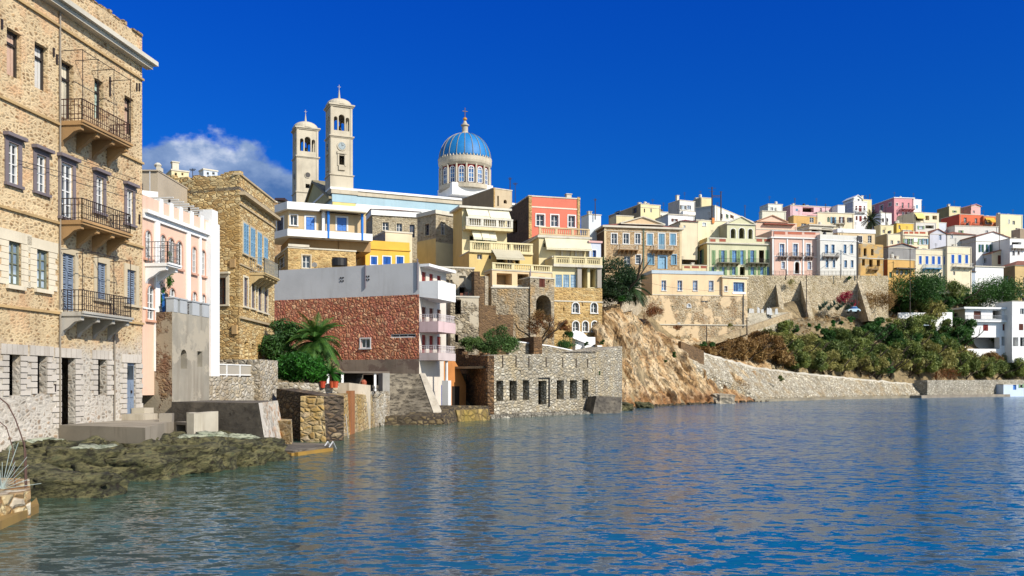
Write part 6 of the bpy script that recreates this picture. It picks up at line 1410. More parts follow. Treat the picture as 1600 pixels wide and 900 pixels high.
house('blue_shutter_house', 'cream house with five sky-blue windows and a blue balcony', 1430, 234, 1480, 236, 388.5, 434, CW, dep=10, extra=4, par=.4, corn=[(0, .18, .1), (1.4, 1.5, .08)],
      fe=rows(S, ((1436, 1440), (1446, 1450.5), (1456, 1460.5), (1465, 1469.5), (1474.5, 1478)), 400, 412.5, .02, c='blue', sur='white', sw=.1, dep=.1) + [BAL(1442, 1467, 419.5, p=1.2, nb=4, m=paint(70, 150, 200), rm=paint(60, 150, 210)), W(1466.5, 426, 1471, 434, c='white', arch=1)])
house('blue_shutter_house', 'cream house with three sky-blue windows and a pale balcony, a step taller than its neighbour', 1480, 235, 1518, 237, 384, 434, CW, dep=10, extra=4, par=.4, corn=[(0, .15, .1), (1.9, 2.0, .08)],
      fe=rows(S, ((1486.5, 1491), (1497, 1502), (1508, 1512.5)), 398, 411.5, .02, c='blue', sur='white', sw=.1, dep=.1) + [BAL(1489, 1517, 417, p=1.1, nb=4, m=TRIM, rm=paint(200, 205, 205)), W(1489, 424, 1492.5, 430, c='white')])
house('shed_house', 'low white-blue shed with a dark tiled porch below the cream houses', 1486, 246, 1524, 247, 424, 450, stucco(190, 200, 215, .15), dep=6, extra=4, par=.2, roof='hip', roofm=(tiles(90, 70, 60), 1.2), fe=[Hh(1500, 436, 1508, 446, dep=1)])
house('white_low_house', 'plain white windowless house front, low, below the small beige pedimented house', 1524, 247, 1568, 249, 415, 452, WHITE, dep=10, lp=1506, extra=5, par=.1, corn=[(0, .3, .25)], cm=TRIM, lmat=stucco(190, 205, 225, .1), fe=[])
house('beige_gable_house', 'small beige house with shallow pediment and one tall shuttered window', 1549.5, 259, 1576, 260, 396, 420, stucco(232, 214, 176, .15), dep=9, lp=1527, extra=4, par=0, roof='gable', roofm=(TERRA, 1.0), fe=[S(1559, 399, 1566.5, 413, c='brown', dep=.1)], lf=[W(1536, 403, 1541, 411)], lmat=stucco(176, 184, 200, .2))
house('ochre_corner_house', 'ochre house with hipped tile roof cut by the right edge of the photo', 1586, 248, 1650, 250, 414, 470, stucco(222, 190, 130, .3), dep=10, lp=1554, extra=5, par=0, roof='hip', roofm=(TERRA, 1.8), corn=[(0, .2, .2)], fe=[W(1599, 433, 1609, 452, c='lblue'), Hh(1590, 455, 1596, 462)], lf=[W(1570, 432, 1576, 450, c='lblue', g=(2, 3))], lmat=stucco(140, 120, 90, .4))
# second row
house('white_pediment_house', 'large white house with shallow pediment, green-shuttered windows and a long grey side wall', 1525, 262, 1577, 264, 370, 420, WHITE, dep=10, lp=1440, extra=4, par=0, roof='gable', roofm=(TERRA, 1.6), corn=[(1.2, 1.35, .1)], lmat=stucco(186, 184, 186, .2),
      fe=[W(a, 382, b, 394, c='white', gl='blue', g=(2, 2), sh='dgreen', shw=.5, dep=.1) for a, b in ((1531.5, 1534.5), (1543, 1546.5), (1552, 1555.5), (1568, 1571))])
house('white_corner_house', 'tall narrow white house with arched doors behind the right edge', 1578, 256, 1604, 257, 372, 425, WHITE, dep=8, extra=4, par=.3, fe=[Hh(1582, 392, 1585.5, 399, arch=1), Hh(1590, 392, 1593, 398, arch=1), BAL(1579, 1602, 388, p=1, solid=1, h=1.0), Hh(1581, 378, 1596, 384, dep=1.5)])
house('flat_beige_block', 'grey-beige block in shadow at the far right of the skyline', 1594, 268, 1620, 269, 357, 380, stucco(170, 150, 126, .3), dep=8, lp=1580, extra=5)
house('beige_attic_house', 'beige upper storey with white cornice, behind the white two-storey seafront house', 1309, 226, 1367, 228, 357, 382, stucco(220, 198, 158, .2), dep=9, lp=1302, extra=5, par=.4, corn=[(0, 1.0, .15)], cm=WHITE, fe=[Hh(1341, 369, 1347, 379), W(1356, 368, 1362, 379.5)])
house('cream_stepped_house', 'cream house with two small windows behind the wooden pole', 1386, 240, 1407, 241, 365, 392, CW, dep=8, lp=1368, extra=5, par=.3, fe=[W(1391.5, 375.5, 1395.5, 381.5), W(1402, 376, 1406, 382)], lmat=stucco(200, 176, 126, .3))
house('cream_upper_house', 'cream house with bare garden wall, just above the cream house behind the pole', 1375, 252, 1396, 253, 351, 370, CRM, dep=8, lp=1366, extra=5, par=.3, fe=[W(1379, 359, 1382.5, 364), W(1390, 360, 1393, 364)])
house('red_balustrade_house', 'cream house with a terracotta panelled parapet and dark shutters under it', 1411, 244, 1450, 245.5, 361, 395, CW, dep=9, extra=5, par=.6, corn=[(1.0, 1.2, .2)], fe=[BX(a, 362, b, 365, .03, 'brick_panel', m=stucco(180, 90, 60, .2)) for a, b in ((1413, 1419), (1421, 1427), (1429, 1435), (1437, 1446))] + [Hh(a, 373, b, 382) for a, b in ((1413.5, 1418.5), (1421, 1425), (1436, 1440), (1443, 1448))] + [BX(1427, 372, 1433, 378, .2, 'awning', m=WHITE)])
house('lavender_gable_house', 'pale lavender house with a red tile roof and one small blue window', 1453, 266, 1478, 267, 365, 392, stucco(206, 208, 220, .15), dep=10, extra=5, par=0, roof='gable', roofm=(TERRA, 1.4), fe=[W(1467, 367, 1471, 375, gl='blue')])
house('tile_roof_house', 'long low white house with dull red tile roof, right of the lavender gable', 1480, 268, 1524, 269, 366, 385, WH2, dep=9, extra=5, par=0, roof='hip', roofm=(TERRA, 1.6), fe=[Hh(1486, 366, 1489, 372)])
house('yellow_patio_house', 'bright yellow house front on the upper slope', 1401, 262, 1428, 263, 348, 366, stucco(240, 200, 90, .15), dep=8, extra=5, par=.2, fe=[Hh(1411, 360, 1424, 365), W(1404, 352, 1407, 358)], chim=[(.3, 1, .6)])
house('white_terrace_house', 'white flat-roofed house beside the bright yellow front', 1431, 270, 1463, 271, 347, 370, WH2, dep=8, extra=5, par=.3, fe=[Hh(1436, 353, 1442, 358), Hh(1446, 352, 1459, 357, dep=1.2)])
house('white_terrace_house', 'white house with plain pale blue side left of the red-orange house', 1464, 276, 1479, 277, 347, 366, stucco(206, 214, 224, .12), dep=8, extra=5, par=.3, fe=[])
house('white_long_house', 'long white blank house front below the red-orange house', 1492, 274, 1560, 276, 352, 376, WH2, dep=7, lp=1480, extra=5, par=.3, fe=[Hh(1500, 360, 1503, 364), Hh(1540, 360, 1544, 365)], corn=[(0, .2, .12)])
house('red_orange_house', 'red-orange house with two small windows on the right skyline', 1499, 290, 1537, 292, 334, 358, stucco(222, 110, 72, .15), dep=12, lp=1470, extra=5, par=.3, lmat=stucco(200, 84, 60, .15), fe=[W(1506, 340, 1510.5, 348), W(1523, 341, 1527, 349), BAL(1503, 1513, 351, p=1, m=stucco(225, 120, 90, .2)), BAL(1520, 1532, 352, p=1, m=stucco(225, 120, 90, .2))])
house('red_orange_annex', 'orange annex with a yellow awning joined to the red-orange house', 1537, 291, 1562, 292, 337, 358, stucco(224, 130, 76, .2), dep=8, extra=5, par=.3, fe=[AW(1539, 340, 1553, 346, p=1.2, m=stucco(230, 180, 60, .1)), Hh(1540, 346, 1550, 350)])
house('cream_skyline_house', 'cream flat-roofed house at the right end of the skyline', 1563, 286, 1598, 288, 334, 362, stucco(232, 226, 186, .12), dep=9, lp=1556, extra=5, par=.3, fe=[W(1582, 345, 1586, 351), Hh(1576, 343, 1577.5, 349)], chim=[(1, 2, .6), (4.5, 2, .4)])
house('pink_far_house', 'small far pink house with gabled top above the red-orange house', 1517, 312, 1532, 313, 322, 342, stucco(226, 176, 170, .12), dep=10, lp=1497, extra=6, par=0, roof='gable', roofm=(stucco(200, 150, 140), .7), fe=[W(1520, 329, 1523, 333)], lmat=stucco(200, 140, 130, .2))
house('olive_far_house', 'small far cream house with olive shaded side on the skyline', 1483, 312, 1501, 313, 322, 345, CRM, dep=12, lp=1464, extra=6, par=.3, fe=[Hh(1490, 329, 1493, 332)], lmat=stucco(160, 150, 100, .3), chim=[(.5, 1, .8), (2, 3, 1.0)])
house('cream_gallery_house', 'cream house with a shaded open gallery below the big pink house', 1428, 272, 1467, 274, 331, 352, CW, dep=8, extra=5, par=.3, fe=[Hh(1431, 337, 1443, 345, dep=2), Hh(1446, 337, 1452, 344, dep=1.5), Hh(1457, 337, 1464, 343, dep=1.5), AW(1429, 333, 1442, 340, p=1.3, m=stucco(236, 214, 130, .1))])
PK3 = stucco(226, 160, 164, .12)
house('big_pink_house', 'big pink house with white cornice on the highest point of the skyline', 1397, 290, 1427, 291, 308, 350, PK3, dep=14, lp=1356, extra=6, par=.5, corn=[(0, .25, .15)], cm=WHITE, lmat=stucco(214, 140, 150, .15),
      fe=[W(1400, 317, 1403, 321, sur='white', sw=.1), W(1409, 316.5, 1412, 325), W(1418.5, 317, 1421, 325), BAL(1406, 1426, 327, p=1.4, m=PK3, rm=paint(150, 120, 120)), W(1401, 333, 1403, 337), Hh(1410, 332, 1413, 338), BAL(1406, 1426, 340, p=1.4, m=PK3, rm=paint(150, 120, 120)), Hh(1417, 332, 1421, 338)],
      lf=[W(1362, 323, 1366, 330, sur='white', sw=.15), W(1375, 320.5, 1380, 329, sur='white', sw=.15), W(1388, 317, 1393, 322, sur='white', sw=.15), Hh(1384, 333, 1388, 341)])
house('white_annex', 'white cube annex at the right side of the big pink house', 1427.5, 291, 1440, 292, 311, 335, WHITE, dep=8, extra=6, par=.3, corn=[(0, .2, .1)], cm=WHITE, fe=[S(1431, 320, 1434.5, 326, c='lblue', dep=.1)])
house('white_tall_house', 'tall narrow white house with gabled attic and red doors, left of the big pink house', 1333, 280, 1355, 281, 314, 352, WHITE, dep=9, lp=1319, extra=6, par=.3, corn=[(0, .2, .12), (2.0, 2.1, .08)], cm=WHITE, lmat=stucco(196, 200, 210, .15),
      fe=[S(1336.5, 321.5, 1339.3, 328, c='brown', dep=.1), S(1342, 321.5, 1346.3, 331, c='red', dep=.1), S(1349.3, 322, 1351.8, 328, c='brown', dep=.1), BAL(1336, 1350, 331.5, p=.8, m=WHITE), S(1337, 337.5, 1340, 344, c='brown', dep=.1), S(1342.5, 337.5, 1346.5, 346, c='red', dep=.1), S(1350, 338, 1353, 343.5, c='dark' if 0 else 'brown', dep=.1)])
house('gabled_attic', 'little white gabled attic room on top of the tall narrow white house', 1334, 281, 1346, 281.5, 310, 315, WHITE, dep=6, extra=0, par=0, roof='gable', roofm=(WHITE, 1.0), fe=[Hh(1341, 309.5, 1344, 313)] if 0 else [Hh(1340, 311, 1343, 314)])
house('cream_far_wall', 'cream flat-roofed block on the skyline right of the small gabled attic', 1348, 284, 1362, 285, 311, 330, CRM, dep=7, extra=5, par=.3, chim=[(.2, .8, 1.2)])
house('white_wide_house', 'low white house behind the small palm on the upper slope', 1376, 268, 1393, 269, 332, 352, WHITE, dep=8, lp=1356, extra=5, par=.3, fe=[Hh(1378, 341, 1381, 347), Hh(1385, 341, 1388, 347)])
house('cream_arch_house', 'cream house with two dark doors, left of the tall narrow white house', 1277, 254, 1335, 256, 331, 356, CW, dep=8, extra=5, par=.4, corn=[(0, .25, .12)], fe=[Hh(1292.5, 339, 1296.5, 347, arch=1), Hh(1300, 339, 1304, 349, arch=1), Hh(1313.5, 339, 1317, 348), Hh(1326, 340, 1330, 347), BAL(1303, 1318, 350, p=.9)])
house('white_flat_house', 'little white cube house on the skyline above the cream house with two dark doors', 1309, 262, 1320, 262.5, 320, 335, WHITE, dep=6, lp=1297, extra=5, par=.3)
house('pink_roof_house', 'long pale pink flat-roofed house on the skyline with a deep dark balcony recess', 1235, 262, 1298, 265, 320, 345, stucco(232, 190, 196, .12), dep=10, lp=1212, extra=5, par=.3, corn=[(0, .2, .12)], lmat=stucco(196, 150, 150, .2), fe=[Hh(1254, 324, 1271.5, 331.5, dep=1.5), S(1243, 326, 1247, 330, c='lblue', dep=.1), W(1281, 325, 1284, 333), BAL(1279, 1289, 335, p=1, m=WHITE)], chim=[(2, 2, .8), (7, 3, .7)])
house('ochre_plain_house', 'ochre block with dark red windows below the pale pink skyline house', 1240, 250, 1276, 252, 336, 366, stucco(214, 172, 104, .3), dep=8, lp=1231, extra=5, par=.3, fe=[Hh(1265, 340, 1271.5, 348), W(1252, 349, 1260, 356), BX(1254, 333, 1276, 336, .1, 'coping', m=stucco(230, 180, 180, .2))])
house('white_pergola_house', 'low white-roofed house with pergola beams, above the white seafront house', 1265, 232, 1303, 234, 350, 372, stucco(214, 210, 196, .2), dep=7, extra=5, par=.2, corn=[(0, .35, .4), (1.2, 1.4, .4)], fe=[Hh(1268, 357, 1280, 364, dep=1.2), Hh(1284, 357, 1300, 363, dep=1.2)])
house('white_cottage', 'small white house with a dark window, on the skyline left of the pale pink house', 1200, 258, 1223, 259, 318, 336, stucco(226, 232, 222, .12), dep=8, lp=1187, extra=5, par=.3, fe=[Hh(1204, 324, 1208, 329), BX(1200, 331, 1223, 332, .1, 'string_course')])
house('white_cottage', 'low cream terrace house just under the small white skyline house', 1191, 248, 1228, 249, 329, 345, stucco(228, 226, 206, .15), dep=8, lp=1186, extra=5, par=.3, corn=[(0, .2, .12)])
house('pink_pediment_house', 'pink house with a wide triangular pediment, behind the green-shuttered house', 1181, 222, 1245, 224, 347, 372, stucco(238, 200, 176, .15), dep=9, extra=5, par=0, fe=[PD(1183, 1230, 346.5, 337, dep=7, m=stucco(238, 200, 176, .15), rm=stucco(190, 150, 120, .3)), BX(1192, 349, 1240, 351, .8, 'ledge', m=stucco(150, 80, 60, .3)), BX(1181, 357, 1245, 358.5, .1, 'string_course'), Hh(1205.5, 340.5, 1209, 346)] if 0 else [PD(1183, 1230, 346.5, 337, dep=7, m=stucco(238, 200, 176, .15), rm=stucco(190, 150, 120, .3)), BX(1192, 349, 1240, 351, .8, 'ledge', m=stucco(150, 80, 60, .3)), BX(1181, 357, 1245, 358.5, .1, 'string_course')])
house('white_chimney_house', 'white house with a tall chimney on the skyline, left of the twin poles', 1062, 232, 1086, 234, 312, 342, WH2, dep=9, lp=1044, extra=5, par=.3, chim=[(.2, 1.5, 1.4)], fe=[Hh(1065, 321, 1070, 327), Hh(1073.5, 321, 1079.5, 327), BX(1062, 328, 1086, 329, .1, 'string_course'), BAL(1064, 1085, 335, p=1, m=WHITE, solid=1, h=.7)], lmat=stucco(190, 184, 176, .2))
house('cream_tall_block', 'cream block with blank shaded side just left of the twin poles', 1095, 238, 1112, 239, 308, 330, CRM, dep=12, lp=1083, extra=5, par=.3, lmat=stucco(170, 164, 140, .3), fe=[], chim=[(.2, 3, .4)])
house('long_white_wall_house', 'long white house whose roofline slopes to the right, behind the twin poles', 1117, 226, 1180, 250, 320.5, 350, stucco(238, 234, 214, .12), dep=9, lp=1087, extra=5, par=.3, lmat=stucco(160, 168, 176, .2), fe=[Hh(1125, 334, 1129, 341), Hh(1134, 335, 1138, 341), Hh(1142, 336, 1145, 341)])
house('low_white_house', 'low white house with an angled blue-shaded roof, under the white chimney house', 1044, 212, 1085, 214, 334, 352, stucco(232, 234, 234, .1), dep=9, lp=1024, extra=4, par=.2, lmat=stucco(190, 200, 214, .15), corn=[(0, .2, .15)], fe=[Hh(1052, 342, 1056, 346)])
house('cream_shed', 'cream shed with a thin dull red roof just right of the neoclassical house', 1063, 206, 1090, 207, 345.5, 378, stucco(234, 218, 186, .15), dep=7, extra=4, par=0, roof='hip', roofm=(tiles(130, 60, 60), .8), fe=[Hh(1068, 352, 1071, 356)])
house('cream_shed', 'stepped cream rooftop room with an orange jar, left of the triple-arched attic', 1088, 209, 1136, 211, 343, 366, stucco(238, 228, 190, .15), dep=7, extra=3, par=.3, corn=[(0, .2, .1)], fe=[Hh(1098, 348, 1103, 353), BX(1112, 340.5, 1115.5, 349, .3, 'clay_jar', m=paint(220, 130, 40))])
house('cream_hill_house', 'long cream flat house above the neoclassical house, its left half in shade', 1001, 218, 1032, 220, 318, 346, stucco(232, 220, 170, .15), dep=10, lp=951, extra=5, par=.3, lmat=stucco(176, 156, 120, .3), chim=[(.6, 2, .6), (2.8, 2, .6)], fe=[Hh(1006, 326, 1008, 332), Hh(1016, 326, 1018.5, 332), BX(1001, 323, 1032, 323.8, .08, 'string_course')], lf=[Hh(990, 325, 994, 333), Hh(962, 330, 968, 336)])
house('white_small_house', 'little white house seen past the right edge of the salmon house', 920, 172, 939, 173, 334, 362, stucco(220, 228, 232, .12), dep=6, lp=908, extra=4, par=.3, corn=[(0, .15, .1)], chim=[(.2, .5, .5)])
house('cream_back_shed', 'small cream room on the roofline just left of the low pediment', 963, 182, 990, 183, 336, 356, CRM, dep=6, lp=952, extra=3, par=.3)
house('white_back_house', 'white box house between the cream flat house and the chimney house', 1024, 224, 1044, 225, 330, 348, WH2, dep=8, extra=4, par=.3, fe=[Hh(1030, 336, 1034, 340)])
# villa with veranda
house('white_villa', 'modern white villa with a long balcony rail and red shutters among the tamarisks', 1508, 229, 1581, 231, 480, 548, WHITE, dep=6, extra=3, par=.0, corn=[(-.02, .45, .9)], cm=WHITE, roofm=WHITE,
      fe=[S(1521.5, 486, 1533, 499, c='brown', dep=.3), Hh(1551, 485, 1565, 498, dep=1.2), BX(1508, 499, 1581, 503, .9, 'balcony_slab', m=WHITE), W(1512, 507, 1520, 520, arch=1, c='green'), S(1536, 507, 1544, 517, c='red', dep=.1), S(1566.5, 506.5, 1575, 516.5, c='brown', dep=.1), Hh(1509, 527, 1562, 545, dep=2), Hh(1565, 526, 1579, 540, dep=2),
          BAL(1508.5, 1580.5, 499.5, p=.95, h=1.1, nb=2, m=WHITE, rm=paint(170, 175, 180))], lf=[Hh(1490, 489, 1495, 495)], lmat=stucco(214, 210, 190, .15))
house('white_villa_wing', 'taller right wing of the white villa cut by the photo edge', 1581.5, 228, 1640, 230, 470, 548, WHITE, dep=6, extra=3, par=.3, fe=[W(1594, 482, 1600, 491, c='white', g=(2, 1)), S(1592, 506, 1599, 516, c='brown', dep=.1), Hh(1583, 527, 1591, 541, dep=1.5), Hh(1594, 527, 1604, 541, dep=1.5)])
wall('white_garden_wall', 'long blank white garden wall left of the white villa', [pp(1404, 216), pp(1488, 224)], [ZZ(488.5, 216), ZZ(488, 224)], 14, .4, WHITE)
# retaining wall with buttresses under the house row
RTW = rubble([(212, 194, 160), (226, 212, 182), (184, 164, 128)], (206, 190, 158), 2.0, 1.5, .13, stain=(160, 140, 92), bd=.1)
wall('promenade_wall', 'long tall stone retaining wall carrying the street of the pink and white houses', [pp(1130, 203), pp(1205, 203.5), pp(1341, 207), pp(1388, 209)], [ZZ(431, 203), ZZ(430.5, 203.5), ZZ(430.5, 207), ZZ(431, 209)], 14, 2, RTW)
for (a0, ay, bx0, bx1, by, lb) in ((1213, 437, 1204, 1229, 487, 'tapering stone buttress partly hidden by the small tree'), (1251.5, 433, 1234, 1274, 489, 'largest tapering stone buttress, with a broad dark face'), (1341.5, 441, 1339, 1366, 487, 'tapering buttress beside the red bougainvillea')):
    Y = 203.5+(a0-1130)*.017; m = MB(); top = P3(a0, ay, Y); pr = 9.0
    xr = PX(bx1, Y-pr*.75); xb = PX(a0-3, Y); base = ZZ(by+3, Y-4)-2
    xl = PX(a0, Y); yo = Y-pr
    m.add([(xl-.3, Y+.5, base), (xl+.9, Y+.5, base), (PX(bx1, yo), yo, base), (PX(bx1, yo)-1.2, yo, base), (xl-.3, Y+.5, top.z), (xl+.5, Y+.5, top.z), (xl+.5, Y-.4, top.z-.2), (xl-.3, Y-.4, top.z-.2)],
          [(0, 3, 7, 4), (3, 2, 6, 7), (2, 1, 5, 6), (4, 7, 6, 5), (0, 4, 5, 1)])
    solo(m, 'buttress', RTW, lb, 'buttress')
wall('low_terrace_wall', 'pale low wall in front of the little marble yard below the promenade', [pp(1168, 172), pp(1234, 181)], [ZZ(489, 172), ZZ(488, 181)], 8, .5, rubble([(200, 190, 166), (216, 206, 184)], (190, 180, 156), 2.4))
wall('slope_path_wall', 'thin low path wall climbing diagonally from the long peach wall to the bougainvillea', [pp(1000, 152), pp(1070, 154), pp(1150, 160), pp(1238, 172)], [ZZ(548, 152), ZZ(541, 154), ZZ(517, 160), ZZ(487, 172)], 'low', .5, rubble([(186, 160, 120), (206, 186, 150)], (180, 160, 124), 2.6))
wall('slope_wall', 'dark shaded end wall at the top of the stony embankment', [pp(1064, 139.5), pp(1100, 142.5)], [ZZ(533, 139.5), ZZ(548, 142)], 2, .6, BSH)
# low quay at the far right, little blue boat house
wall('shore_quay', 'low grey stone quay along the far right shore', [pp(1449, 197.5), pp(1562, 217), pp(1640, 229)], [ZZ(594, 198), ZZ(593.5, 217), ZZ(593, 229)], -.5, 3, rubble([(186, 180, 164), (210, 204, 186), (160, 152, 132)], (140, 132, 116), 1.8, 1.4, .14, bd=.12))
wall('shore_ledge', 'thin low landing ledge in front of the far right quay', [pp(1440, 191), pp(1560, 212), pp(1640, 224)], [.55, .55, .55], -.5, 2.5, stucco(150, 140, 124, .6))
wall('shore_ledge', 'thin kerb of dark stone along the waterline of the embankment', [pp(1180, 149.6), pp(1300, 171), pp(1440, 197)], .45, -.6, 1.0, stucco(150, 140, 118, .7))
house('boat_hut', 'tiny white and blue boat hut at the far right end of the quay', 1568, 214, 1600, 216, 600, 611, stucco(206, 220, 236, .1), dep=5, extra=2, par=.1, fe=[D(1583, 600, 1588, 609, c='blue'), Hh(1594, 600, 1597, 606)])
# parked car, parasols
def car(px, Y, py, label, body, L=4.0):
    x = PX(px, Y); z = ZZ(py, Y); root = thing('parked_car', label, 'car', (x, Y, z)); m = MB()
    sec = [(-L/2, .35, .62), (-L*.42, .3, .8), (-L*.2, .28, .86), (L*.22, .28, .9), (L*.42, .3, .82), (L/2, .38, .6)]
    vs = []
    for (a, lo, hi) in sec: vs += [(x+a, Y-.8, z+lo), (x+a, Y+.8, z+lo), (x+a, Y+.75, z+hi), (x+a, Y-.75, z+hi)]
    fs = [(i*4+k, i*4+(k+1) % 4, i*4+4+(k+1) % 4, i*4+4+k) for i in range(5) for k in range(4)]+[(0, 1, 2, 3), (20, 23, 22, 21)]
    m.add(vs, fs); m.hexa([(x-L*.1, Y-.6, z+1.36), (x+L*.2, Y-.6, z+1.36), (x+L*.2, Y+.6, z+1.36), (x-L*.1, Y+.6, z+1.36), (x-L*.1, Y-.6, z+1.42), (x+L*.2, Y-.6, z+1.42), (x+L*.2, Y+.6, z+1.42), (x-L*.1, Y+.6, z+1.42)])
    m.build('body', body, root); m = MB()
    m.add([(x-L*.25, Y-.72, z+.88), (x+L*.34, Y-.72, z+.88), (x+L*.34, Y+.72, z+.88), (x-L*.25, Y+.72, z+.88), (x-L*.11, Y-.6, z+1.355), (x+L*.21, Y-.6, z+1.355), (x+L*.21, Y+.6, z+1.355), (x-L*.11, Y+.6, z+1.355)], [(0, 1, 5, 4), (1, 2, 6, 5), (2, 3, 7, 6), (3, 0, 4, 7)]); m.build('window', glassm('blue'), root)
    for a in (-L*.3, L*.3):
        for b in (-.82, .66): m = MB(); m.bar((x+a, Y+b, z+.32), (x+a, Y+b+.16, z+.32), .32, 14); m.build('wheel', BLACKD, root)
for (px, Y, py, lb, c) in ((1333, 196, 489, 'pale blue car parked below the buttress by the red bougainvillea', paint(200, 225, 235, .2)),):
    car(px, Y, py, lb, c, 2.7)
root = thing('parasol', 'white parasol canopy over the hedge left of the villa', 'parasol', (PX(1437, 212), 212, 12)); m = MB(); c = P3(1437, 505, 212); m.lathe((c.x, c.y, c.z-.7), [(2.7, 0), (1.3, .5), (.05, 1.0)], 8); m.build('canopy', stucco(200, 215, 232, .1), root); m = MB(); m.bar((c.x, c.y, c.z-3), (c.x, c.y, c.z), .05, 6); m.build('pole', WIRE, root)
# little pale statues / slabs in the yard
for i, px in enumerate((1172, 1176, 1185, 1191, 1200, 1204, 1213)):
    m = MB(); c = P3(px, 489+(i % 2), 176); m.hexa([c+Vector((-.3, -.3, -.3)), c+Vector((.3, -.3, -.3)), c+Vector((.3, .3, -.3)), c+Vector((-.3, .3, -.3)), c+Vector((-.22, -.1, .8+.2*(i % 3))), c+Vector((.2, -.1, .9)), c+Vector((.2, .1, .9)), c+Vector((-.22, .1, .8+.2*(i % 3)))])
    solo(m, 'marble_slab', stucco(214, 216, 214, .2), 'one of the small pale upright slabs in the yard under the small trees', 'slab', 'pale slabs in the yard')

# ---- poles, lamps, antennas
def pole(label, px, Y, y0, y1, r=.12, arms=(), cat='pole', name='utility_pole', mat=None):
    root = thing(name, label, cat, (PX(px, Y), Y, ZZ(y1, Y)-1)); m = MB(); m.bar((PX(px, Y), Y, ZZ(y1, Y)-1), (PX(px, Y), Y, ZZ(y0, Y)), r, 6, r*.7); m.build('mast', mat or paint(60, 48, 40), root)
    m = MB()
    for (yy, w) in arms: z = ZZ(yy, Y); m.bar((PX(px, Y)-w, Y, z), (PX(px, Y)+w, Y, z), .05, 4)
    if arms: m.build('crossarm', WIRE, root)
    return root
pole('left and taller one of the twin black poles on the skyline', 1112.5, 222, 292, 345, .2, ((294, 1.0), (299, .7)))
pole('right one of the twin black poles on the skyline', 1126.5, 222, 299, 345, .2, ((300, .5),))
m = MB(); m.bar(P3(1112.5, 306, 222), P3(1126.5, 306, 222), .12, 4); m.bar(P3(1112.5, 308, 222), P3(1126.5, 308, 222), .06, 4); solo(m, 'pole_crossbeam', paint(60, 48, 40), 'black crossbeam joining the twin skyline poles', 'beam')
pole('thin pole standing in front of the largest buttress', 1260, 198, 430, 489, .12, ((434, .3),))
pole('short pole with small crossbars by the bougainvillea buttress', 1339, 199, 435, 470, .12, ((455, 1.2), (462, 1.2)))
pole('wooden pole at the corner between the white house and the ochre ruin', 1339.5, 206.5, 370, 428, .16, ((372, .8),))
pole('tall thin pole rising in front of the cream blue-shuttered house', 1422, 212, 388, 490, .12, ((390, .4),))
pole('thin pole in front of the cream house with small windows', 1407.5, 236, 357, 392, .12)
pole('thin pole on the skyline near the big pink house', 1384, 262, 322, 350, .13)
pole('curved street lamp pole in front of the white pedimented house', 1561.5, 240, 365, 385, .1, ((366, 1.2),), 'street lamp', 'street_lamp')
pole('short black street lamp on the promenade before the white seafront house', 1313.5, 205, 413, 428, .1, ((414, .25),), 'street lamp', 'street_lamp')
pole('short black street lamp on the promenade before the pink and white house', 1228, 204, 421, 430, .1, ((422, .25),), 'street lamp', 'street_lamp')
pole('dark lamp post at the foot of the patchy retaining wall', 1167, 160, 496, 515, .12, ((497, .4), (501, .4)), 'lamp post', 'lamp_post')
pole('thin dark post below the patchy retaining wall', 1104, 155, 508, 530, .1, (), 'post', 'post')
for (px, Y, y0, y1, lb) in ((797, 152, 277, 296, 'thin chimney pipe on the beige house below the dome'), (805, 130, 285, 312, 'roof antenna left of the salmon house'), (930, 172, 310, 335, 'tall roof antenna right of the salmon house'), (1164, 240, 320, 335, 'roof antenna on the long sloping white house'), (1242, 263, 309, 321, 'dark twin antenna on the pale pink skyline house'),
                            (301, 101, 263, 280, 'thin dark pole on the ridge between the yellow and white cube houses'), (371, 56, 268, 275, 'small antenna on the corner of the stone house'), (1290, 258, 318, 332, 'thin antenna above the cream house with two dark doors'), (1359, 285, 303, 312, 'thin skyline antenna beside the gabled attic'), (1517, 300, 318, 324, 'short antenna on the far pink house')):
    pole(lb, px, Y, y0, y1, .05 if Y < 150 else .1, ((y0+1.5, .35), (y0+3.5, .25)), 'antenna', 'roof_antenna')
# wires across the promenade row
m = MB()
def cable(a, b, sag, r=.03):
    pts = [a.lerp(b, i/12)-Vector((0, 0, sag*4*(i/12)*(1-i/12))) for i in range(13)]
    for p, q in zip(pts[:-1], pts[1:]): m.bar(p, q, r, 3)
cable(P3(1260, 431, 198), P3(1339.5, 371, 206), 1.0); cable(P3(1339.5, 371, 206), P3(1422, 389, 212), 1.2)
solo(m, 'overhead_cable', WIRE, 'overhead cables strung between the promenade poles', 'cable')
m = MB(); cable(P3(940, 420, 130), P3(1165, 450, 161), 1.5, .02); solo(m, 'overhead_cable', WIRE, 'thin cable crossing in front of the neoclassical house', 'cable')

# railing along promenade
root = thing('promenade_railing', 'low dark railing along the promenade above the retaining wall', 'railing', (PX(1270, 205), 205, ZZ(430, 205)))
m = MB(); rail(m, [(PX(1206, 204.2), 204.2, ZZ(430.3, 204)), (PX(1341, 207), 207, ZZ(430.3, 207))], 1.0, .9, .03); m.build('rails', PC['dark'], root)
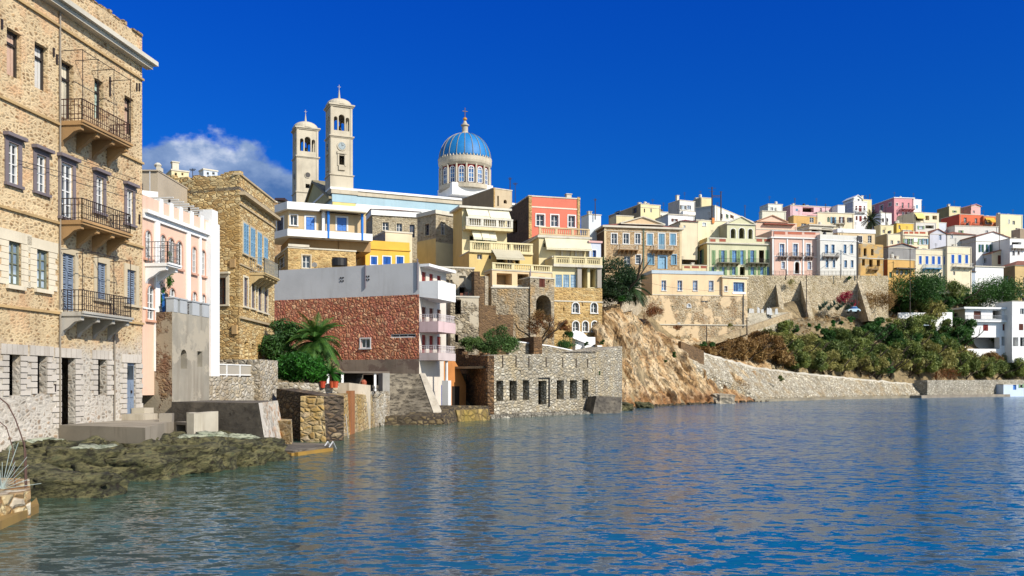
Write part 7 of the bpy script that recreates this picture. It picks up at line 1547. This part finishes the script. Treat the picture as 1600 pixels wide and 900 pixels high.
# ================================================================== VEGETATION
def leaves(mb, c, rx, ry, rz, n, size, rng, shell=.55, asp=.6):
    for _ in range(n):
        while True:
            d = Vector((rng.uniform(-1, 1), rng.uniform(-1, 1), rng.uniform(-1, 1)))
            if 0.05 < d.length <= 1: break
        d = d.normalized()*(shell+(1-shell)*rng.random())*(1+.12*rng.gauss(0, 1))
        p = Vector((c[0]+d.x*rx, c[1]+d.y*ry, c[2]+d.z*rz)); s = size*rng.uniform(.6, 1.3)
        a = Vector((rng.gauss(0, 1), rng.gauss(0, 1), rng.gauss(0, 1))).normalized(); b = a.cross(Vector((rng.gauss(0, 1), rng.gauss(0, 1), rng.gauss(0, 1)))).normalized()
        mb.quad(p-a*s-b*s*asp*.3, p+b*s*asp*.5, p+a*s, p-b*s*asp*.5+a*s*.1)
def bush_mesh(mb, c, r, h, nc, nl, size, seed, flat=1.0):
    rng = random.Random(seed); c = Vector(c)
    for i in range(nc):
        a = rng.uniform(0, 2*math.pi); q = math.sqrt(rng.random())*.72
        zc = h*(.22+.56*rng.random()*(1-q*.5)); cr = r*rng.uniform(.28, .5)
        leaves(mb, (c.x+math.cos(a)*q*r, c.y+math.sin(a)*q*r*flat, c.z+zc), cr, cr, cr*.8, nl//nc, size, rng)
def tree_proto(seed, r, h, nc, nl, size, leaf, bark=paint(80, 66, 50, .9), multi=3, name='tamarisk_tree', stem=.35):
    rng = random.Random(seed); root = thing(name, 'x', 'tree', (0, 0, -500)); m = MB(); o = Vector((0, 0, -500))
    for k in range(multi):
        a = rng.uniform(0, 6.28); p = o+Vector((math.cos(a)*.15, math.sin(a)*.15, -.5)); rr = .16*h/4
        for j in range(4):
            q = p+Vector((math.cos(a)*r*.12*(j+.5), math.sin(a)*r*.12*(j+.5), h*(stem+.35)/4)); m.bar(p, q, rr, 6, rr*.75); rr *= .75; p = q
        for j in range(3):
            b = a+rng.uniform(-1, 1); m.bar(p, p+Vector((math.cos(b)*r*.4, math.sin(b)*r*.4, h*.25)), rr, 5, rr*.4)
    m.build('trunk', bark, root)
    m = MB()
    for i in range(nc):
        a = rng.uniform(0, 2*math.pi); q = math.sqrt(rng.random())*.75; zc = h*(stem+.08+(.82-stem)*rng.random()*(1-q*.45)); cr = r*rng.uniform(.22, .42)
        leaves(m, (o.x+math.cos(a)*q*r, o.y+math.sin(a)*q*r, o.z+zc), cr, cr, cr*.8, nl//nc, size, rng, .5)
    m.build('crown', leaf, root)
    return root
def place(proto, px, Y, z, sc, rz, label, group, first, cat='tree'):
    o = proto if first else copy_tree(proto)
    o.location = (PX(px, Y), Y, z); o.scale = (sc, sc, sc*random.uniform(.9, 1.1)); o.rotation_euler = (0, 0, rz); o['label'] = label; o['group'] = group; o['category'] = cat
    return o
OLV = leafm((112, 112, 54), (176, 168, 92), (206, 196, 124)); DOL = leafm((70, 92, 38), (140, 152, 72), (190, 188, 108)); DGR = leafm((34, 70, 24), (76, 122, 44)); BRO = leafm((130, 96, 52), (172, 138, 80), (190, 164, 106))
VIV = leafm((22, 74, 14), (56, 130, 26), (90, 160, 44)); ORG = leafm((130, 60, 30), (150, 110, 50), (96, 104, 44)); PINE = leafm((22, 46, 20), (48, 80, 34))
protos = {'olive': tree_proto(1, 3.0, 4.6, 20, 6000, .24, OLV, stem=.1), 'olive2': tree_proto(2, 2.8, 4.2, 15, 6000, .24, OLV, stem=.1), 'dark': tree_proto(3, 3.0, 4.8, 18, 6000, .24, DOL, stem=.1), 'dark2': tree_proto(4, 3.2, 4.4, 16, 6000, .24, DOL, stem=.1),
          'green': tree_proto(5, 2.6, 4.4, 14, 6000, .24, DGR, stem=.1), 'brown': tree_proto(6, 3.0, 4.2, 16, 6000, .24, BRO, stem=.1)}
used = set()
LBL = {'olive': 'yellow-olive tamarisk in the grove above the embankment coping', 'olive2': 'round yellowish olive tamarisk in the grove on the slope', 'dark': 'dark olive tamarisk in the grove above the shore', 'dark2': 'broad dark tamarisk in the grove above the shore',
       'green': 'deep green tree in the grove on the slope', 'brown': 'brownish dry tamarisk left in the grove'}
def T(kind, px, py, sc, Y=None):
    """py = row of the foot; finds where the land has that row"""
    best = None
    if Y is None:
        y0 = Yw(px); 
        for i in range(3, 60):
            t = i*.8; yy, z = hz(px, t); r = HZ-(z-CH)*FL/yy
            if r <= py: best = (yy, z); break
        if best is None: best = hz(px, 30)
        Y, z = best
    else: z = ground(px, Y)
    place(protos[kind], px, Y, z-.3, sc, random.uniform(0, 6.28), LBL[kind], 'tamarisks, kind '+LBL[kind].split()[0]+' '+LBL[kind].split()[1], kind not in used); used.add(kind)
G = [('brown', 1140, 560, 1.1), ('brown', 1166, 562, 1.2), ('brown', 1192, 560, 1.3), ('olive2', 1212, 560, 1.3), ('dark2', 1232, 566, 1.3), ('olive', 1256, 562, 1.1), ('brown', 1176, 548, 1.0), ('green', 1290, 548, 1.0), ('dark', 1320, 545, 1.1), ('dark2', 1340, 548, 1.2), ('green', 1372, 535, 1.2), ('dark', 1405, 530, 1.3), ('dark2', 1430, 530, 1.3), ('brown', 1100, 560, .75), ('brown', 1128, 560, .8), ('brown', 1152, 563, .8), ('brown', 1180, 566, 1.0), ('brown', 1205, 568, 1.15), ('brown', 1222, 572, .9),
     ('dark', 1240, 577, .95), ('olive2', 1262, 572, .8), ('dark2', 1268, 582, .9), ('olive', 1290, 584, 1.1), ('olive2', 1315, 586, 1.1), ('dark', 1300, 566, 1.2), ('dark2', 1325, 566, 1.3), ('green', 1355, 548, 1.3), ('dark', 1345, 575, 1.2),
     ('olive', 1345, 588, .9), ('olive2', 1368, 589, 1.2), ('olive', 1390, 586, 1.4), ('dark', 1380, 566, 1.2), ('green', 1392, 548, 1.3), ('dark2', 1408, 572, 1.4), ('olive2', 1420, 590, 1.25), ('green', 1418, 552, 1.3), ('dark', 1436, 588, 1.4), ('olive', 1440, 570, 1.2),
     ('green', 1450, 548, 1.4), ('olive', 1462, 588, 1.5), ('dark2', 1470, 565, 1.4), ('dark', 1484, 588, 1.4), ('olive2', 1500, 575, 1.3), ('green', 1482, 552, 1.6), ('green', 1500, 545, 1.7), ('dark2', 1508, 590, 1.6), ('olive', 1525, 585, 1.4), ('dark', 1532, 592, 1.5), ('brown', 1545, 572, 1.3),
     ('dark2', 1555, 590, 1.7), ('olive2', 1566, 578, 1.3), ('dark', 1578, 592, 1.7), ('olive', 1592, 575, 1.3), ('dark2', 1600, 592, 1.7), ('dark', 1625, 590, 1.6), ('green', 1230, 560, .6), ('olive2', 1232, 548, .7), ('dark', 1275, 552, .75), ('olive', 1250, 556, .8)]
for k, px, py, sc in G: T(k, px, py, sc*(1.12 if px < 1505 else .85))
for k, px, Y, sc in (('dark2', 1490, 238, 1.8), ('green', 1500, 239, 1.8), ('dark', 1513, 240, 1.7), ('green', 1526, 240, 1.8), ('dark2', 1539, 240, 1.8), ('green', 1552, 241, 1.8), ('dark', 1565, 241, 1.8), ('green', 1576, 242, 2.0), ('dark2', 1588, 242, 1.9), ('green', 1470, 228, 1.5), ('dark', 1310, 187, 1.3), ('olive2', 1335, 190, 1.2), ('dark2', 1358, 193, 1.4), ('green', 1376, 196, 1.3), ('dark', 1404, 204, 1.4)): T(k, px, None, sc, Y)
for k, px, Y, sc in (('dark', 1178, 178, .95), ('dark2', 1212, 180, 1.15), ('green', 1160, 182, .8), ('dark2', 1430, 222, 1.6), ('olive', 1450, 221, 1.5), ('dark', 1470, 222, 1.4), ('green', 1410, 221, 1.2), ('green', 1400, 222, 1.1), ('green', 1480, 226, 1.3), ('green', 1385, 221, .8)):
    T(k, px, None, sc, Y)
# green mound left of the villa terraces and individual bushes
def shrub(name, label, px, py, Y, w, h, leaf, n=1500, size=.16, cat='shrub', group=None, flat=1.0, seed=None, nc=9):
    m = MB(); wr = w/2*Y/FL; hh_ = h*Y/FL; c = P3(px, py, Y); bush_mesh(m, c, wr, hh_, nc, n, size, seed or int(px*7+py), flat)
    return solo(m, name, leaf, label, cat, group)
shrub('hedge', 'wide dark green mound of bushes below the cream blue-shuttered houses', 1425, 466, 217, 110, 42, DGR, 17000, .3, nc=44)
for px, py, w, h, lb in ((1243, 528, 16, 26, 'round bright green shrub left of the cypress-like shrub'), (1277, 524, 12, 30, 'narrow bright green upright shrub on the slope'), (1264, 512, 6, 8, 'tiny round green shrub on the slope'), (1301, 514, 10, 22, 'small upright green shrub below the agaves'), (1330, 506, 13, 15, 'round green shrub below the parked car'), (1314, 508, 8, 9, 'small green shrub between two upright ones'),
                         (1372, 512, 10, 15, 'green shrub right of the buttress'), (1327, 440, 8, 11, 'green tuft growing on the promenade wall')):
    Y = 206 if py == 440 else 183+(px-1243)*.05
    shrub('slope_shrub', lb, px, py, Y, w, h, VIV if py != 440 else DGR, 900, .16)
for px, py, w, h, lb in ((1099, 541, 14, 9, 'flat dark green shrub on the path above the embankment'), (1114, 543, 10, 13, 'round green shrub beside the flat one above the embankment')): shrub('slope_shrub', lb, px, py, 148, w, h, DGR, 700, .13)
shrub('cliff_shrub', 'dark green shrub growing on the upper cliff', 1053, 561, 133, 9, 16, DGR, 600, .12); shrub('cliff_shrub', 'small green tuft on the middle of the cliff', 1040, 568, 127, 5, 9, DGR, 300, .1)
shrub('cliff_shrub', 'green shrub low on the right edge of the cliff', 1129, 590, 150, 26, 12, DOL, 900, .13); shrub('bank_shrub', 'lone green shrub on the pale stony embankment', 1221, 600, 158, 11, 19, DOL, 700, .13)
shrub('dry_scrub', 'rusty red dry scrub on top of the cliff', 1025, 498, 128, 44, 26, ORG, 1600, .13, flat=.6); shrub('dry_scrub', 'small rusty scrub clump below the patchy wall', 1058, 516, 145, 16, 9, ORG, 500, .12)
shrub('dry_scrub', 'orange dry scrub trailing along the edge of the embankment', 1150, 606, 149, 60, 12, BRO, 1300, .13, flat=.5)
shrub('dry_scrub', 'rusty dry grass band under the tamarisks', 1475, 594, 205, 60, 16, ORG, 1500, .16, flat=.4); shrub('dry_scrub', 'ochre grassy mound under the ruined end of the promenade wall', 1375, 486, 204, 60, 40, BRO, 3500, .2, nc=16)
shrub('bougainvillea', 'crimson bougainvillea against the promenade wall', 1322, 482, 201, 34, 34, leafm((140, 14, 50), (190, 30, 70)), 2400, .17, nc=12)
shrub('wall_plant', 'yellow-green plant hanging on the promenade wall left of the largest buttress', 1235, 445, 202.8, 20, 10, OLV, 400, .15, flat=.2)
shrub('wall_plant', 'green-grey tuft at the foot of the patchy wall', 1142, 517, 158.5, 12, 16, OLV, 400, .12, flat=.4); shrub('wall_plant', 'small dark plant on the rubble annex right of the long ruin', 936, 587, 94.3, 8, 10, DGR, 200, .09, flat=.3)
shrub('hedge', 'dark hedge of bushes behind the white villa roof at the right edge', 1548, 478, 240, 110, 46, DGR, 12000, .3, nc=34)
# agaves
m = MB(); AG = paint(70, 105, 88, .6); root = None
for i in range(12):
    px = 1281+i*4.6; py = 485-(i % 3)*4; Y = 200-(i % 2); c = P3(px, py, Y); rng = random.Random(i); mb = MB()
    for k in range(16):
        a = rng.uniform(0, 6.28); e = rng.uniform(.35, 1.25); L = rng.uniform(1.1, 1.7); d = Vector((math.cos(a)*math.cos(e), math.sin(a)*math.cos(e), math.sin(e))); s = d.cross(Vector((0, 0, 1))).normalized()*.11
        mb.add([c-s, c+s, c+d*L*.5+s*1.3, c+d*L*.5-s*1.3, c+d*L-Vector((0, 0, .1))], [(0, 1, 2, 3), (3, 2, 4)])
    solo(mb, 'agave', AG, 'blue-grey agave in the row between the largest buttress and the bougainvillea', 'plant', 'agaves below the promenade wall')
# bright bushes and palm above the left seawall
shrub('garden_bush', 'tall dark green bush against the stone house corner', 440, 600, 59, 74, 140, DGR, 6500, .14, nc=22)
shrub('garden_bush', 'dense bright green bush in front of the palm', 470, 602, 57.5, 84, 66, VIV, 10000, .13, nc=30)
shrub('garden_bush', 'small bright bush at the left behind the garden wall', 446, 598, 57, 30, 30, VIV, 2400, .12)
def palm(label, px, py_foot, py_crown, Y, R, nf=46, name='palm_tree', leaf=None, trunkr=.28):
    rng = random.Random(int(px)); base = P3(px, py_foot, Y); top = P3(px, py_crown, Y); root = thing(name, label, 'palm', tuple(base)); m = MB()
    n = 10
    for i in range(n): a = base.lerp(top, i/n); b = base.lerp(top, (i+1)/n); m.bar(a, b, trunkr*1.15, 10, trunkr)
    m.build('trunk', paint(110, 84, 56, .9), root); m = MB()
    for k in range(nf):
        az = rng.uniform(0, 2*math.pi); el = math.radians(rng.uniform(-25, 80)); L = R*rng.uniform(.85, 1.1); p = top.copy(); d = Vector((math.cos(az)*math.cos(el), math.sin(az)*math.cos(el), math.sin(el))); st = 14
        for i in range(st):
            q = p+d*(L/st); m.bar(p, q, .025, 3, .02); sd = d.cross(Vector((0, 0, 1)))
            sd = sd.normalized() if sd.length > .01 else Vector((1, 0, 0)); w = R*.2*math.sin(math.pi*min(1, (i+1.5)/(st+1)))+.04
            for sg in (-1, 1):
                for u in (0, .5):
                    c = p.lerp(q, u); t = c+sd*sg*w+d*w*.75-Vector((0, 0, w*.35)); m.add([c, c+d*.09*R/2.6, t], [(0, 1, 2)])
            p = q; d = (d+Vector((0, 0, -.13))).normalized()
    m.build('crown', leaf or leafm((44, 88, 26), (96, 140, 52), (130, 160, 70)), root)
palm('large bright green palm in front of the red stone wall', 494, 590, 536, 59, 2.3, 60)
palm('dark palm on top of the cliff beside the big dark tree', 985, 470, 452, 124, 3.4, 50, leaf=leafm((26, 52, 20), (56, 86, 36)))
palm('small dark palm between the white and pink skyline houses', 1361, 362, 345, 262, 3.8, 44, leaf=leafm((30, 44, 20), (60, 76, 40)))
palm('short green yucca in a red pot at the shed', 517, 596, 585, 57, .9, 20, 'yucca', leaf=VIV, trunkr=.05)
# big dark pine-like tree
p = tree_proto(77, 3.2, 8.0, 26, 11000, .15, PINE, multi=2, name='pine_tree', stem=.15); place(p, 962, 122, ground(962, 122)-.2, 1.35, .3, 'big dark tree on top of the cliff in front of the neoclassical house', '', True); del p['group']
shrub('tree_shrub', 'lower dark green foliage at the left of the cliff-top palm', 955, 470, 119, 34, 38, PINE, 3000, .13, nc=12); shrub('tree_shrub', 'yellow-green low bush under the cliff-top palm', 972, 472, 119, 20, 12, VIV, 900, .11)
# bushes above the long ruin
shrub('garden_bush', 'big soft green bush behind the long ruin', 783, 558, 88, 60, 58, leafm((50, 84, 30), (100, 134, 64)), 5000, .12, nc=16)
shrub('garden_bush', 'lighter green bush next to the big one behind the long ruin', 738, 558, 89, 46, 48, leafm((66, 96, 36), (116, 144, 72)), 3500, .12, nc=12)
shrub('garden_bush', 'low green bush above the right end of the long ruin', 762, 556, 88, 40, 26, leafm((60, 90, 34), (110, 140, 70)), 3000, .12)
p = tree_proto(91, 2.2, 4.4, 14, 3400, .12, leafm((128, 72, 36), (134, 112, 56), (170, 140, 80)), multi=4, name='small_tree', stem=.2); place(p, 842, 99, ZZ(540, 99), 1.0, 0, 'sparse orange-brown tree in front of the dark archway', '', True); del p['group']
shrub('flowering_shrub', 'reddish flowering shrub right of the dark archway', 880, 520, 102, 24, 26, ORG, 1300, .11)
shrub('terrace_shrub', 'dark green clipped shrub by the white stair', 889, 528, 103, 22, 12, DGR, 1200, .1); shrub('terrace_shrub', 'dark green hanging shrubs inside the white coping', 882, 545, 99.5, 44, 16, DGR, 2200, .1, nc=12); shrub('terrace_shrub', 'small pointed green shrub at the foot of the white stair', 916, 542, 101, 10, 12, DGR, 400, .09); shrub('terrace_shrub', 'small cypress-like shrub at the right foot of the arched stone house', 941, 540, 103, 8, 14, DGR, 400, .09)
# vines on the pink house terrace
def vine(label, pts, r, leaf, n, size=.07):
    m = MB(); rng = random.Random(int(pts[0][0]*3))
    for (px, py, Y, k) in pts: leaves(m, tuple(P3(px, py, Y)), r*k, r*k, r*k*1.1, n, size, rng, .2)
    return solo(m, 'climbing_vine', leaf, label, 'vine')
vine('green vine covering the terrace corner beside the mansion wall', [(228, 372, 41, .5), (229, 392, 41, .6), (229, 412, 41, .6), (230, 432, 41.2, .8), (234, 448, 41.3, 1.0), (232, 466, 41.3, 1.0), (243, 455, 41.4, 1.0), (243, 472, 41.4, 1.0), (250, 466, 41.6, .8)], .55, VIV, 420)
vine('vine with red flowers hanging from the white balcony of the pink house', [(262, 398, 42, .35), (264, 412, 42, .4), (261, 426, 42, .5), (255, 438, 42, .6), (250, 448, 42, .7), (264, 440, 42, .4)], .55, leafm((40, 84, 24), (84, 130, 44), (190, 60, 60)), 300)
for pr in list(protos.values()):
    if pr.location.z < -100: bpy.data.objects.remove(pr)

# uncountable low scrub and loose stones on the bare slope
rng = random.Random(5); m = MB(); m2 = MB()
for i in range(900):
    px = rng.uniform(985, 1400); t = rng.uniform(9, 33) if px > 1075 else rng.uniform(14, 34); Y = Yw(px)+t; z = ground(px, Y)
    if rng.random() < .55: leaves(m, (PX(px, Y), Y, z+.1), .4*rng.uniform(.5, 1.5), .4, .35, 22, .16, rng, .3)
    else:
        r = rng.uniform(.15, .5); X = PX(px, Y); b = [(X+math.cos(k*1.26)*r, Y+math.sin(k*1.26)*r, z-.3) for k in range(5)]; tp = (X, Y, z+r*.8); tq = (X+r*.4, Y-r*.3, z+r*.6)
        m2.add(b+[tp, tq], [(0, 1, 5), (1, 2, 5), (2, 3, 5), (3, 4, 6), (4, 0, 6), (0, 5, 6), (3, 6, 5)])
o = solo(m, 'ground_scrub', BRO, 'low dry scrub dotted over the bare slope below the promenade', 'scrub'); o['kind'] = 'stuff'
o = solo(m2, 'slope_stones', rockm([(150, 132, 100), (196, 180, 146)], scale=.9, bd=.1), 'loose stones scattered over the bare slope below the promenade', 'stones'); o['kind'] = 'stuff'
